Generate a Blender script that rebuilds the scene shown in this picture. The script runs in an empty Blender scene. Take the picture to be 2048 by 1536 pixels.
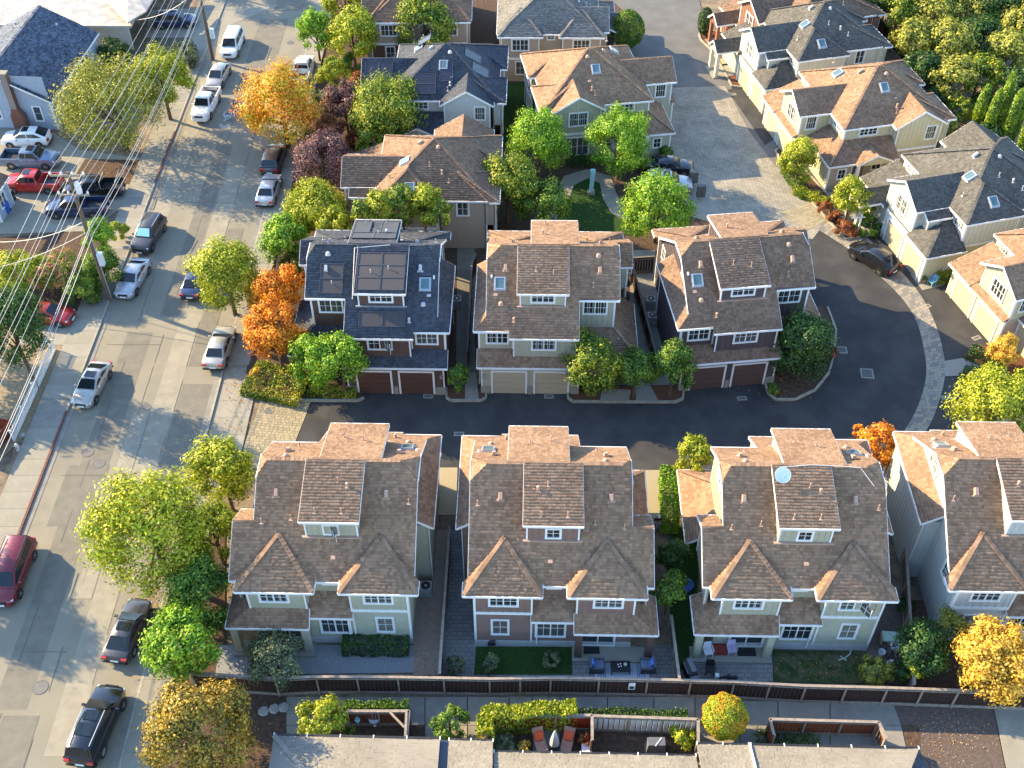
import bpy, bmesh, math, random
import numpy as np
from mathutils import Vector, Matrix
R = math.radians
random.seed(7); rng = np.random.default_rng(7)
scn = bpy.context.scene
COL = scn.collection

# ------------------------------------------------------------------ camera, sky, sun, exposure
CAM_H = 62.3; FPX = 2247.0; S45 = math.sqrt(.5)
cam_d = bpy.data.cameras.new('camera'); cam = bpy.data.objects.new('camera', cam_d); COL.objects.link(cam)
cam_d.sensor_width = 36; cam_d.lens = 36 * FPX / 2048; cam_d.clip_start = 1; cam_d.clip_end = 2000
cam.location = (0, -CAM_H, CAM_H); cam.rotation_euler = (R(45), 0, 0); scn.camera = cam
SUN = Vector((-.815, .395, .424)).normalized()
EL = math.asin(SUN.z)
world = bpy.data.worlds.new('World'); scn.world = world; world.use_nodes = True
wn = world.node_tree.nodes; wn.clear()
sky = wn.new('ShaderNodeTexSky'); sky.sky_type = 'NISHITA'; sky.sun_disc = False
sky.dust_density = .3; sky.ozone_density = 3.2; sky.air_density = 1.1; sky.sun_elevation = EL; sky.sun_rotation = math.atan2(SUN.x, SUN.y)
bgn = wn.new('ShaderNodeBackground'); bgn.inputs['Strength'].default_value = .15
wo = wn.new('ShaderNodeOutputWorld')
world.node_tree.links.new(sky.outputs[0], bgn.inputs[0]); world.node_tree.links.new(bgn.outputs[0], wo.inputs[0])
sl = bpy.data.lights.new('sun', 'SUN'); sl.energy = 3.8; sl.angle = R(.5); sl.color = (1, .78, .45)
so = bpy.data.objects.new('sun', sl); COL.objects.link(so); so.rotation_euler = SUN.to_track_quat('Z', 'Y').to_euler(); so.location = (-60, 30, 60)
scn.view_settings.view_transform = 'Standard'; scn.view_settings.look = 'None'
scn.view_settings.gamma = 1; scn.view_settings.use_curve_mapping = False
scn.view_settings.exposure = 2.12

def at(u, v, z=0.0):
    """the place on the level z that the surveyed photo point (u, v) lies over"""
    a = (u - 1024) / FPX; b = (v - 768) / FPX
    d = Vector((a, S45 - b * S45, -S45 - b * S45))
    t = (z - CAM_H) / d.z
    return Vector((d.x * t, -CAM_H + d.y * t, z))

# ------------------------------------------------------------------ materials
MATS = {}
class NT:
    def __init__(s, name):
        s.m = bpy.data.materials.new(name); s.m.use_nodes = True; s.t = s.m.node_tree; s.n = s.t.nodes; s.n.clear()
        s.out = s.n.new('ShaderNodeOutputMaterial')
    def node(s, typ, ins=None, **kw):
        n = s.n.new('ShaderNode' + typ)
        for k, v in kw.items(): setattr(n, k, v)
        for k, v in (ins or {}).items():
            if isinstance(v, bpy.types.NodeSocket): s.t.links.new(v, n.inputs[k])
            else: n.inputs[k].default_value = v
        return n
    def link(s, a, b): s.t.links.new(a, b)
def c4(c): return (c[0], c[1], c[2], 1)
def mixc(t, f, a, b, mode='MIX'):
    n = t.node('Mix', data_type='RGBA', blend_type=mode)
    for idx, v in ((0, f), (6, a), (7, b)):
        if isinstance(v, bpy.types.NodeSocket): t.link(v, n.inputs[idx])
        else: n.inputs[idx].default_value = c4(v) if idx > 0 and not hasattr(v, 'default_value') else v
    return n.outputs[2]
def ramp(t, f, stops):
    n = t.node('ValToRGB'); cr = n.color_ramp
    while len(cr.elements) < len(stops): cr.elements.new(.5)
    for e, (p, c) in zip(cr.elements, stops): e.position = p; e.color = c4(c) if len(c) == 3 else c
    t.link(f, n.inputs[0]); return n.outputs[0]
def noise(t, scale, detail=4, rough=.55, co=None, dist=0):
    if co is None: co = t.node('TexCoord').outputs['Object']
    return t.node('TexNoise', {'Vector': co, 'Scale': scale, 'Detail': detail, 'Roughness': rough, 'Distortion': dist}).outputs['Fac']
def mat(name, col, rough=.8, var=.18, scale=3.0, island=.0, bump=.0, bscale=40, metal=0, spec=.5, streak=None, alt=None):
    """plain painted, stony or earthy surface: colour with soft wear, optional per-piece tint"""
    if name in MATS: return MATS[name]
    if rough >= .8: spec = min(spec, .12)
    t = NT(name); lo = [c * (1 - var) for c in col]; hi = [min(1, c * (1 + var)) for c in col]
    c = ramp(t, noise(t, scale), [(.3, lo), (.7, hi)])
    if alt:
        f = ramp(t, noise(t, alt[1], 3), [(.45, (0, 0, 0)), (.62, (1, 1, 1))])
        c = mixc(t, f, c, alt[0])
    if island:
        ri = t.node('NewGeometry').outputs['Random Per Island']
        mr = t.node('MapRange', {'Value': ri, 'To Min': 1 - island, 'To Max': 1 + island}).outputs[0]
        c = t.node('VectorMath', {0: c, 'Scale': mr}, operation='SCALE').outputs[0]
    b = t.node('BsdfPrincipled', {'Base Color': c, 'Roughness': rough, 'Metallic': metal, 'Specular IOR Level': spec})
    if bump:
        bn = t.node('Bump', {'Height': noise(t, bscale, 3), 'Strength': bump, 'Distance': .02})
        t.link(bn.outputs[0], b.inputs['Normal'])
    t.link(b.outputs[0], t.out.inputs[0]); MATS[name] = t.m; return t.m
def leafmat(name, cols, ps=.9, trans=.24, spread=.45):
    """foliage: each leaf clump its own tint, broad patches between the given colours"""
    if name in MATS: return MATS[name]
    t = NT(name); n = len(cols)
    ri = t.node('NewGeometry').outputs['Random Per Island']
    f = t.node('Math', {0: noise(t, ps, 2), 1: 1.0}, operation='MULTIPLY').outputs[0]
    f2 = t.node('Math', {0: ri, 1: -.5}, operation='ADD').outputs[0]
    f3 = t.node('Math', {0: f2, 1: spread, 2: f}, operation='MULTIPLY_ADD').outputs[0]
    c = ramp(t, f3, [(.25 + .5 * i / max(1, n - 1), cc) for i, cc in enumerate(cols)])
    wn_ = t.node('TexWhiteNoise', {'W': ri}, noise_dimensions='1D').outputs['Value']
    mr = t.node('MapRange', {'Value': wn_, 'To Min': .55, 'To Max': 1.35}).outputs[0]
    c = t.node('VectorMath', {0: c, 'Scale': mr}, operation='SCALE').outputs[0]
    d = t.node('BsdfDiffuse', {'Color': c}); tr = t.node('BsdfTranslucent', {'Color': c})
    g = t.node('BsdfGlossy', {'Color': (1, 1, 1, 1), 'Roughness': .45})
    m = t.node('MixShader', {0: trans, 1: d.outputs[0], 2: tr.outputs[0]})
    m2 = t.node('MixShader', {0: .018, 1: m.outputs[0], 2: g.outputs[0]})
    t.link(m2.outputs[0], t.out.inputs[0]); MATS[name] = t.m; return t.m
def brickmat(name, cols, bw, bh, mortar, ms=.02, rot=0, rough=.85, off=.5):
    if name in MATS: return MATS[name]
    t = NT(name); co = t.node('TexCoord').outputs['Object']
    mp = t.node('Mapping', {'Vector': co, 'Rotation': (0, 0, rot)}).outputs[0]
    b = t.node('TexBrick', {'Vector': mp, 'Color1': c4(cols[0]), 'Color2': c4(cols[1]), 'Mortar': c4(mortar), 'Scale': 1,
                            'Mortar Size': ms, 'Brick Width': bw, 'Row Height': bh, 'Bias': 0.0})
    b.offset = off
    f = ramp(t, noise(t, .35, 5), [(.3, (.8, .8, .8)), (.7, (1.15, 1.15, 1.15))])
    c = mixc(t, 1.0, b.outputs[0], f, 'MULTIPLY')
    f = ramp(t, noise(t, 14, 3), [(.3, (.85, .85, .85)), (.7, (1.15, 1.15, 1.15))])
    c = mixc(t, 1.0, c, f, 'MULTIPLY')
    p = t.node('BsdfPrincipled', {'Base Color': c, 'Roughness': rough, 'Specular IOR Level': .12})
    inv = t.node('Math', {0: 1.0, 1: b.outputs['Fac']}, operation='SUBTRACT').outputs[0]
    bn = t.node('Bump', {'Height': inv, 'Strength': .6, 'Distance': .02}); t.link(bn.outputs[0], p.inputs['Normal'])
    t.link(p.outputs[0], t.out.inputs[0]); MATS[name] = t.m; return t.m
def paint(name, col, rough=.28, metal=.0, coat=.6):
    if name in MATS: return MATS[name]
    t = NT(name)
    c = ramp(t, noise(t, 2.5, 3), [(.35, [x * .9 for x in col]), (.65, [min(1, x * 1.06) for x in col])])
    dust = ramp(t, noise(t, 9, 4), [(.4, (rough, rough, rough)), (.75, (rough + .15,) * 3)])
    b = t.node('BsdfPrincipled', {'Base Color': c, 'Roughness': dust, 'Metallic': metal, 'Coat Weight': coat, 'Coat Roughness': .06})
    t.link(b.outputs[0], t.out.inputs[0]); MATS[name] = t.m; return t.m
def shingle(name, col, var=.3):
    if name in MATS: return MATS[name]
    t = NT(name); ri = t.node('NewGeometry').outputs['Random Per Island']
    a = [x * (1 - var) for x in col]; b = [x * (1 + var) for x in col]
    c = ramp(t, ri, [(0, a), (.5, col), (1, b)])
    f = ramp(t, noise(t, .5, 4), [(.3, (.88, .88, .88)), (.7, (1.12, 1.12, 1.12))]); c = mixc(t, 1.0, c, f, 'MULTIPLY')
    g = ramp(t, noise(t, 60, 2), [(.3, (.8, .8, .8)), (.7, (1.2, 1.2, 1.2))]); c = mixc(t, 1.0, c, g, 'MULTIPLY')
    p = t.node('BsdfPrincipled', {'Base Color': c, 'Roughness': .85, 'Specular IOR Level': .08})
    bn = t.node('Bump', {'Height': noise(t, 90, 2), 'Strength': .35, 'Distance': .01}); t.link(bn.outputs[0], p.inputs['Normal'])
    t.link(p.outputs[0], t.out.inputs[0]); MATS[name] = t.m; return t.m
WHITE = mat('white_trim', (.72, .71, .68), .5, .05, 2)
GLASS = paint('window_glass', (.018, .024, .028), .05, 0, 0)
GLASS_B = paint('window_glass_blind', (.075, .078, .075), .12, 0, 0); GLASS_C = paint('window_glass_curtain', (.035, .045, .05), .04, 0, 0)
SKYG = paint('skylight_glass', (.10, .17, .18), .06, .2, 0)
DARK = mat('dark_void', (.012, .012, .014), .7, .1)
BLACKP = mat('black_plastic', (.02, .02, .022), .45, .2)
METAL = mat('galvanised_metal', (.45, .46, .47), .4, .15, 6, metal=.6)
BARK = mat('bark', (.11, .08, .055), .95, .35, 8, bump=.6, bscale=25)
CONC = mat('concrete', (.255, .233, .182), .9, .14, 1.2, bump=.25, bscale=60, alt=((.24, .22, .175), .8))
CONC_L = mat('concrete_light', (.265, .245, .20), .9, .08, 1.4, bump=.2, bscale=60)
CONC_D = mat('concrete_grey', (.215, .20, .17), .9, .14, 1.4, bump=.2, bscale=60)
CURB = mat('curb_concrete', (.30, .275, .215), .9, .2, 2.5)
TAN_METAL = mat('tan_vent_metal', (.40, .26, .19), .55, .1)

# ------------------------------------------------------------------ mesh builder
class MB:
    def __init__(s): s.v = []; s.f = []
    def _a(s, pts): n = len(s.v); s.v.extend([tuple(p) for p in pts]); return n
    def poly(s, pts): n = s._a(pts); s.f.append(tuple(range(n, n + len(pts))))
    def hexa(s, p):  # 8 points: bottom 4, top 4
        n = s._a(p)
        for q in ((0, 3, 2, 1), (4, 5, 6, 7), (0, 1, 5, 4), (1, 2, 6, 5), (2, 3, 7, 6), (3, 0, 4, 7)): s.f.append(tuple(n + i for i in q))
    def box(s, x0, y0, z0, x1, y1, z1):
        s.hexa([(x0, y0, z0), (x1, y0, z0), (x1, y1, z0), (x0, y1, z0), (x0, y0, z1), (x1, y0, z1), (x1, y1, z1), (x0, y1, z1)])
    def slab(s, pts, d):  # polygon extruded by vector d
        k = len(pts); n = s._a(pts); d = Vector(d); s._a([Vector(p) + d for p in pts])
        s.f.append(tuple(range(n, n + k))); s.f.append(tuple(reversed(range(n + k, n + 2 * k))))
        for i in range(k): j = (i + 1) % k; s.f.append((n + j, n + i, n + k + i, n + k + j))
    def bar(s, p, q, w, h, up=(0, 0, 1)):  # box along p-q, width w across, height h along up, hanging centred
        p = Vector(p); q = Vector(q); d = (q - p).normalized(); u = Vector(up)
        x = d.cross(u)
        if x.length < 1e-4: x = d.cross(Vector((1, 0, 0)))
        x.normalize(); u = x.cross(d).normalized(); x *= w / 2; u *= h / 2
        s.hexa([p - x - u, p + x - u, q + x - u, q - x - u, p - x + u, p + x + u, q + x + u, q - x + u])
    def tube(s, p, q, r, r2=None, n=8, caps=True):
        p = Vector(p); q = Vector(q); r2 = r if r2 is None else r2; d = (q - p).normalized()
        x = d.orthogonal().normalized(); y = d.cross(x)
        b = s._a([p + (x * math.cos(6.28318 * i / n) + y * math.sin(6.28318 * i / n)) * r for i in range(n)])
        s._a([q + (x * math.cos(6.28318 * i / n) + y * math.sin(6.28318 * i / n)) * r2 for i in range(n)])
        for i in range(n): j = (i + 1) % n; s.f.append((b + i, b + j, b + n + j, b + n + i))
        if caps: s.f.append(tuple(range(b + n - 1, b - 1, -1))); s.f.append(tuple(range(b + n, b + 2 * n)))
    def lathe(s, o, prof, n=16):  # prof (r,z) from bottom
        o = Vector(o); k = len(prof); b = len(s.v)
        for r, z in prof: s._a([o + Vector((r * math.cos(6.28318 * i / n), r * math.sin(6.28318 * i / n), z)) for i in range(n)])
        for a in range(k - 1):
            for i in range(n): j = (i + 1) % n; s.f.append((b + a * n + i, b + a * n + j, b + a * n + n + j, b + a * n + n + i))
        s.f.append(tuple(range(b + n - 1, b - 1, -1))); s.f.append(tuple(range(b + (k - 1) * n, b + k * n)))
    def mesh(s, name, m, smooth=False):
        me = bpy.data.meshes.new(name); me.from_pydata(s.v, [], s.f)
        if m: me.materials.append(m)
        if smooth:
            me.polygons.foreach_set('use_smooth', [True] * len(me.polygons)); me.set_sharp_from_angle(angle=R(38))
        me.update(); return me
    def build(s, name, m, parent=None, kind=None, smooth=False, label=None, loc=None, rz=0):
        return link(name, s.mesh(name, m, smooth), parent, kind, label, loc, rz)
def link(name, me, parent=None, kind=None, label=None, loc=None, rz=0, scale=None):
    o = bpy.data.objects.new(name, me); COL.objects.link(o)
    if parent is not None: o.parent = parent
    if kind: o['kind'] = kind
    if label: o['label'] = label
    if loc is not None: o.location = loc
    if rz: o.rotation_euler = (0, 0, rz)
    if scale: o.scale = scale
    return o
def thing(name, label, cat, loc=(0, 0, 0), rz=0, group=None):
    o = bpy.data.objects.new(name, None); COL.objects.link(o); o.empty_display_size = .3
    o.location = loc; o.rotation_euler = (0, 0, rz); o['label'] = label; o['category'] = cat
    if group: o['group'] = group
    return o
def tag(o, label, cat, group=None):
    o['label'] = label; o['category'] = cat
    if group: o['group'] = group
    return o
def npmesh(name, V, F4, m):
    """fast quad mesh from numpy arrays"""
    me = bpy.data.meshes.new(name); nv = len(V); nf = len(F4)
    me.vertices.add(nv); me.vertices.foreach_set('co', V.astype(np.float32).ravel())
    me.loops.add(nf * 4); me.loops.foreach_set('vertex_index', F4.astype(np.int32).ravel())
    me.polygons.add(nf); me.polygons.foreach_set('loop_start', np.arange(0, nf * 4, 4, dtype=np.int32))
    me.polygons.foreach_set('loop_total', np.full(nf, 4, dtype=np.int32))
    me.materials.append(m); me.update(calc_edges=True); return me

# ------------------------------------------------------------------ roofs
def shingle_arrays(poly, ex=.22, tw=.24, seed=0):
    """overlapping shingle tabs laid in courses over one roof plane (polygon of 3D points)"""
    P = [np.array(p, float) for p in poly]; n = np.zeros(3)
    for i in range(len(P)): n += np.cross(P[i] - P[0], P[(i + 1) % len(P)] - P[0])
    n /= np.linalg.norm(n); n = n if n[2] > 0 else -n
    w = np.array([0, 0, 1.]) - n * n[2]; lw = np.linalg.norm(w)
    w = np.array([0, 1., 0]) if lw < .02 else w / lw
    h = np.cross(w, n); h /= np.linalg.norm(h)
    base = n * (n @ P[0])
    A = [(p @ h, p @ w) for p in P]; bs = [b for _, b in A]
    rr = np.random.default_rng(seed + len(P)); V = []
    def spans(b):
        xs = []
        for i in range(len(A)):
            (x0, y0), (x1, y1) = A[i], A[(i + 1) % len(A)]
            if (y0 <= b) != (y1 <= b): xs.append(x0 + (b - y0) / (y1 - y0) * (x1 - x0))
        xs.sort(); return [(xs[i], xs[i + 1]) for i in range(0, len(xs) - 1, 2)]
    r0 = int(math.floor(min(bs) / ex)); r1 = int(math.ceil(max(bs) / ex))
    for r in range(r0, r1 + 1):
        b0 = max(r * ex, min(bs)); b1 = min((r + 1) * ex, max(bs))
        if b1 - b0 < .03: continue
        s0, s1 = spans(b0 + .004), spans(b1 - .004)
        if len(s0) != len(s1):
            sm = spans((b0 + b1) / 2); s0 = s1 = sm
        for (l0, r0_), (l1, r1_) in zip(s0, s1):
            lo, hi = min(l0, l1), max(r0_, r1_)
            off = (r * 0.37) % 1 * tw
            k = math.floor((lo - off) / tw); x = k * tw + off
            while x < hi:
                xe = x + tw * (1.0 if rr.random() < .75 else (1.6 if rr.random() < .5 else .7))
                a0, a1 = max(x, l0), min(xe, r0_); c0, c1 = max(x, l1), min(xe, r1_)
                if a1 - a0 < 0: a0 = a1 = (min(max((x + xe) / 2, l0), r0_))
                if c1 - c0 < 0: c0 = c1 = (min(max((x + xe) / 2, l1), r1_))
                if (a1 - a0) + (c1 - c0) > .02:
                    t = .013 + .012 * rr.random() + (.026 if rr.random() < .5 else 0)
                    q = lambda a, b, z: base + h * a + w * b + n * z
                    g = .006
                    V += [q(a0 + g, b0, .002), q(a1 - g, b0, .002), q(a1 - g, b0, t), q(a0 + g, b0, t), q(c1 - g, b1, .004), q(c0 + g, b1, .004)]
                x = xe
    return V
SH_F = np.array([[0, 1, 2, 3], [3, 2, 4, 5]])
def add_shingles(parent, polys, m, ex=.22, tw=.24, seed=1):
    V = []
    for i, p in enumerate(polys): V += shingle_arrays(p, ex, tw, seed + i)
    if not V: return
    V = np.array(V); k = len(V) // 6
    F = (np.arange(k)[:, None, None] * 6 + SH_F[None]).reshape(-1, 4)
    link('shingles', npmesh('shingles', V, F, m), parent, 'stuff')

# ------------------------------------------------------------------ windows and doors (cached meshes, facing -Y)
CACHE = {}
def window_meshes(w, h, sashes, rows, cols):
    key = (round(w, 2), round(h, 2), sashes, rows, cols)
    if key in CACHE: return CACHE[key]
    tw = .11; f = MB()
    f.box(-w / 2 - tw, -.07, h / 2, w / 2 + tw, .05, h / 2 + tw)
    f.box(-w / 2 - tw, -.09, -h / 2 - tw * 1.15, w / 2 + tw, .05, -h / 2)
    f.box(-w / 2 - tw, -.067, -h / 2, -w / 2, .05, h / 2); f.box(w / 2, -.067, -h / 2, w / 2 + tw, .05, h / 2)
    sw = w / sashes
    for i in range(1, sashes): f.box(-w / 2 + i * sw - .04, -.06, -h / 2, -w / 2 + i * sw + .04, .04, h / 2)
    p = MB(); p.box(-sw / 2 + .01, -.012, -h / 2, sw / 2 - .01, .02, h / 2)
    b = MB()
    for i in range(1, cols): x = -sw / 2 + sw * i / cols; b.box(x - .013, -.03, -h / 2, x + .016, -.013, h / 2)
    for i in range(1, rows): z = -h / 2 + h * i / rows; b.box(-sw / 2, -.033, z - .013, sw / 2, -.0135, z + .013)
    for x in (-sw / 2, sw / 2 - .035): b.box(x, -.036, -h / 2, x + .035, -.0132, h / 2)
    CACHE[key] = (f.mesh('window_frame', WHITE), [p.mesh('pane', m_) for m_ in (GLASS, GLASS, GLASS_B, GLASS_C)], b.mesh('glazing_bars', WHITE), sw)
    return CACHE[key]

def place_root(root, yaw, ref_world, ref_local):
    c, s = math.cos(yaw), math.sin(yaw)
    root.location = (ref_world[0] - (c * ref_local[0] - s * ref_local[1]), ref_world[1] - (s * ref_local[0] + c * ref_local[1]), 0)
    root.rotation_euler = (0, 0, yaw)

class House:
    def __init__(s, name, label, cat, yaw, ref_world, ref_local, sx=1, roof=None, wall=None, wall2=None, group=None, detail=1, trim=None, door=None):
        s.sx = sx; s.root = thing(name, label, cat, group=group)
        place_root(s.root, yaw, ref_world, (ref_local[0] * sx, ref_local[1]))
        s.rm, s.wm, s.wm2 = roof, wall, wall2 or wall; s.detail = detail; s.trim = trim or WHITE; s.dm = door or wall
        s.rp = []; s.rb = MB(); s.fb = MB(); s.extra = []; s.vents = []
    def T(s, p): return Vector((p[0] * s.sx, p[1], p[2]))
    def roof(s, pts, fascia=(), shingles=True, t=.12, gut=.17):
        """one roof plane; fascia: list of vertex pairs that get a white board"""
        P = [s.T(p) for p in pts]; s.rb.slab(P, (0, 0, -t))
        if shingles: s.rp.append(P)
        c = sum(P, Vector()) / len(P)
        for i, j in fascia:
            a, b = P[i], P[j]; d = (b - a); out = Vector((d.y, -d.x, 0)).normalized(); m = (a + b) / 2
            if (m - c).dot(out) < 0: out = -out
            if abs(a.z - b.z) < .02: s.fb.bar(a + out * .03 + Vector((0, 0, .02 - gut / 2)), b + out * .03 + Vector((0, 0, .02 - gut / 2)), .055, gut)
            else: s.fb.bar(a + out * .004 + Vector((0, 0, -.012 - gut / 2)), b + out * .004 + Vector((0, 0, -.012 - gut / 2)), .035, gut)
    def ridge(s, pts, w=.3):
        for a, b in zip(pts, pts[1:]):
            a = s.T(a); b = s.T(b); k = max(1, int((b - a).length / .28))
            for i in range(k):
                p = a.lerp(b, i / k); q = a.lerp(b, (i + 1.15) / k)
                s.cap.bar(p + Vector((0, 0, .05)), q + Vector((0, 0, .03)), w, .05)
    cap = None
    def finish_roof(s, ex=.21, tw=.2):
        r = s.rb.build('roof', s.rm, s.root); s.roof_o = r
        add_shingles(r, s.rp, s.rm, ex, tw, random.randint(0, 999))
        if s.cap and s.cap.f: s.cap.build('ridge_cap', s.rm, r, 'stuff')
        s.fb.build('fascia', s.trim, s.root)
    def wall(s, a, b, z0, top, siding='batten', m=None, corner=True, sp=.42):
        """vertical wall from a to b, outside on the right hand of a->b; top: height or [(t,z)...]"""
        m = m or s.wm; ax, ay = a; bx, by = b; L = math.hypot(bx - ax, by - ay); dx, dy = (bx - ax) / L, (by - ay) / L
        n = Vector((dy, -dx, 0)); prof = [(0, top), (L, top)] if not isinstance(top, (list, tuple)) else [(t * L, z) for t, z in top]
        P = lambda t, z, o=0: s.T(Vector((ax + dx * t, ay + dy * t, z)) + n * o)
        w = MB(); w.slab([P(0, z0), P(L, z0)] + [P(t, z) for t, z in reversed(prof)], s.T(-n * .14))
        wo = w.build('wall', m, s.root)
        def topz(t):
            for (t0, z0_), (t1, z1_) in zip(prof, prof[1:]):
                if t0 <= t <= t1: return z0_ + (z1_ - z0_) * (t - t0) / max(1e-6, t1 - t0)
            return prof[-1][1]
        if siding == 'batten' and s.detail:
            k = max(1, int(round(L / sp))); big = s.detail >= 2; jb = MB()
            if big and 'batten' not in CACHE:
                q = MB(); q.box(-.028, -.028, 0, .028, .0, 1); CACHE['batten'] = {}
            if big and m.name not in CACHE['batten']:
                q = MB(); q.box(-.028, -.028, 0, .028, .0, 1); CACHE['batten'][m.name] = q.mesh('batten', m)
            for i in range(1, k):
                t = L * i / k; zt = topz(t) - .02
                if zt - z0 < .2: continue
                if big:
                    nn = s.T(n); rz = math.atan2(nn.y, nn.x) + math.pi / 2; p = P(t, z0 + .003, .001)
                    link('batten', CACHE['batten'][m.name], wo, loc=p, rz=rz, scale=(1, 1, zt - z0))
                else: p = P(t, z0 + .01, .016); jb.bar(p, P(t, zt, .016), .06, .03, s.T(n))
            if jb.f: jb.build('battens', m, wo, 'stuff')
        elif siding == 'lap':
            jb = MB(); z = z0 + .02; H = max(z_ for _, z_ in prof)
            while z < H - .1:
                z1 = min(z + .16, H)
                jb.hexa([P(0.01, z, .004), P(L - .01, z, .004), P(L - .01, z, .026), P(.01, z, .026), P(.01, z1, .003), P(L - .01, z1, .003), P(L - .01, z1, .008), P(.01, z1, .008)])
                z += .16
            jb.build('lap_boards', m, wo, 'stuff')
        if corner:
            for t in (.05, L - .05): cb = MB(); cb.bar(P(t, z0 + .004, .022), P(t, topz(t) - .003, .022), .11, .05, s.T(n)); cb.build('corner_board', s.trim, wo)
        return wo
    def belt(s, a, b, z, h=.2, m=None, o=.04):
        ax, ay = a; bx, by = b; L = math.hypot(bx - ax, by - ay); n = Vector(((by - ay) / L, -(bx - ax) / L, 0)) * o * .5
        q = MB(); q.bar(s.T(Vector((ax, ay, z)) + n), s.T(Vector((bx, by, z)) + n), o + .03, h); q.build('belt_board', m or s.trim, s.root)
    def window(s, x, y, z, w, h, n=(0, -1), sashes=2, rows=2, cols=2, open_=0):
        fm, pm, bm, sw = window_meshes(w, h, sashes, rows, cols)
        pm = random.choice(pm); nx, ny = n[0] * s.sx, n[1]; rz = math.atan2(ny, nx) + math.pi / 2
        o = link('window', fm, s.root, loc=s.T((x, y, z)) + Vector((nx, ny, 0)) * .012, rz=rz)
        for i in range(sashes):
            lx = -w / 2 + (i + .5) * sw
            if open_ and i == sashes - 1:
                g = link('pane', pm, o, loc=(lx + .22, -.34, 0), rz=R(-55)); link('glazing_bars', bm, o, loc=(lx + .22, -.34, 0), rz=R(-55))
            else: link('pane', pm, o, loc=(lx, 0, 0)); link('glazing_bars', bm, o, loc=(lx, 0, 0))
        return o
    def garage(s, x, y, w, h, n=(0, -1), m=None, panels=4):
        m = m or s.dm; key = ('gar', m.name, round(w, 2), round(h, 2))
        if key not in CACHE:
            f = MB(); f.box(-w / 2 - .14, -.06, 0, -w / 2, .06, h + .16); f.box(w / 2, -.06, 0, w / 2 + .14, .06, h + .16); f.box(-w / 2, -.062, h, w / 2, .06, h + .162)
            p = MB(); ph = h / panels; p.box(-w / 2, -.02, .012, w / 2, .03, ph - .012)
            for k in range(4): x0 = -w / 2 + .12 + k * (w - .12) / 4; p.box(x0, -.032, .07, x0 + (w - .6) / 4, -.018, ph - .07)
            CACHE[key] = (f.mesh('garage_door', s.trim), p.mesh('panel', m), ph)
        f, p, ph = CACHE[key]; nx, ny = n[0] * s.sx, n[1]; rz = math.atan2(ny, nx) + math.pi / 2
        o = link('garage_door', f, s.root, loc=s.T((x, y, .01)) + Vector((nx, ny, 0)) * .012, rz=rz)
        for k in range(panels): link('panel', p, o, loc=(0, 0, k * ph))
    def vent(s, x, y, z, kind, slope=(0, 1), m=None):
        """roof fitting standing at (x,y,z); slope = uphill direction"""
        m = m or TAN_METAL; key = ('vent', kind, m.name)
        if key not in CACHE:
            q = MB()
            if kind == 'pipe': q.box(-.2, -.2, .0, .2, .2, .06); q.lathe((0, 0, .04), [(.11, 0), (.06, .12), (.05, .5), (.075, .5), (.075, .62), (.03, .66)], 8)
            if kind == 'fat': q.box(-.22, -.22, 0, .22, .22, .07); q.lathe((0, 0, .05), [(.13, 0), (.11, .35), (.17, .36), (.17, .5), (.1, .56)], 10)
            if kind == 'dome': q.lathe((0, 0, 0), [(.36, 0), (.36, .06), (.29, .07), (.28, .22), (.2, .32), (.08, .36)], 14)
            if kind == 'hood':
                q.box(-.38, -.42, .0, .38, .3, .05); q.hexa([(-.24, -.38, .03), (.24, -.38, .03), (.2, .45, .2), (-.2, .45, .2), (-.17, -.3, .4), (.17, -.3, .4), (.15, .4, .52), (-.15, .4, .52)])
            if kind == 'low': q.box(-.25, -.18, .0, .25, .18, .12); q.box(-.2, -.2, .1, .2, .14, .17)
            CACHE[key] = q.mesh('roof_vent', m, smooth=True)
        sx, sy = slope[0] * s.sx, slope[1]; rz = math.atan2(sy, sx) - math.pi / 2
        o = link('roof_vent', CACHE[key], s.root, loc=s.T((x, y, z - .04)), rz=rz, scale=(.62, .62, .66))
        if kind in ('hood', 'low'): o.rotation_euler = (R(25), 0, rz)
    def skylight(s, x, y, z, slope=(0, 1), pitch=33, w=.62, h=.8, m=None):
        q = MB(); q.box(-w / 2 - .14, -h / 2 - .16, -.02, w / 2 + .14, h / 2 + .12, .05)
        for a in ((-w / 2 - .07, -h / 2 - .07, w / 2 + .07, -h / 2), (-w / 2 - .07, h / 2, w / 2 + .07, h / 2 + .07), (-w / 2 - .07, -h / 2, -w / 2, h / 2), (w / 2, -h / 2, w / 2 + .07, h / 2)): q.box(a[0], a[1], .04, a[2], a[3], .17)
        g = MB(); g.box(-w / 2, -h / 2, .05, w / 2, h / 2, .14)
        sx, sy = slope[0] * s.sx, slope[1]; rz = math.atan2(sy, sx) - math.pi / 2
        o = q.build('skylight', m or METAL, s.root); o.location = s.T((x, y, z + .02)); o.rotation_euler = (R(pitch), 0, rz)
        g.build('skylight_pane', SKYG, o)
    def box(s, name, x0, y0, z0, x1, y1, z1, m, kind=None):
        q = MB(); a = s.T((x0, y0, z0)); b = s.T((x1, y1, z1)); q.box(min(a.x, b.x), min(a.y, b.y), z0, max(a.x, b.x), max(a.y, b.y), z1)
        return q.build(name, m, s.root, kind)

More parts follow.
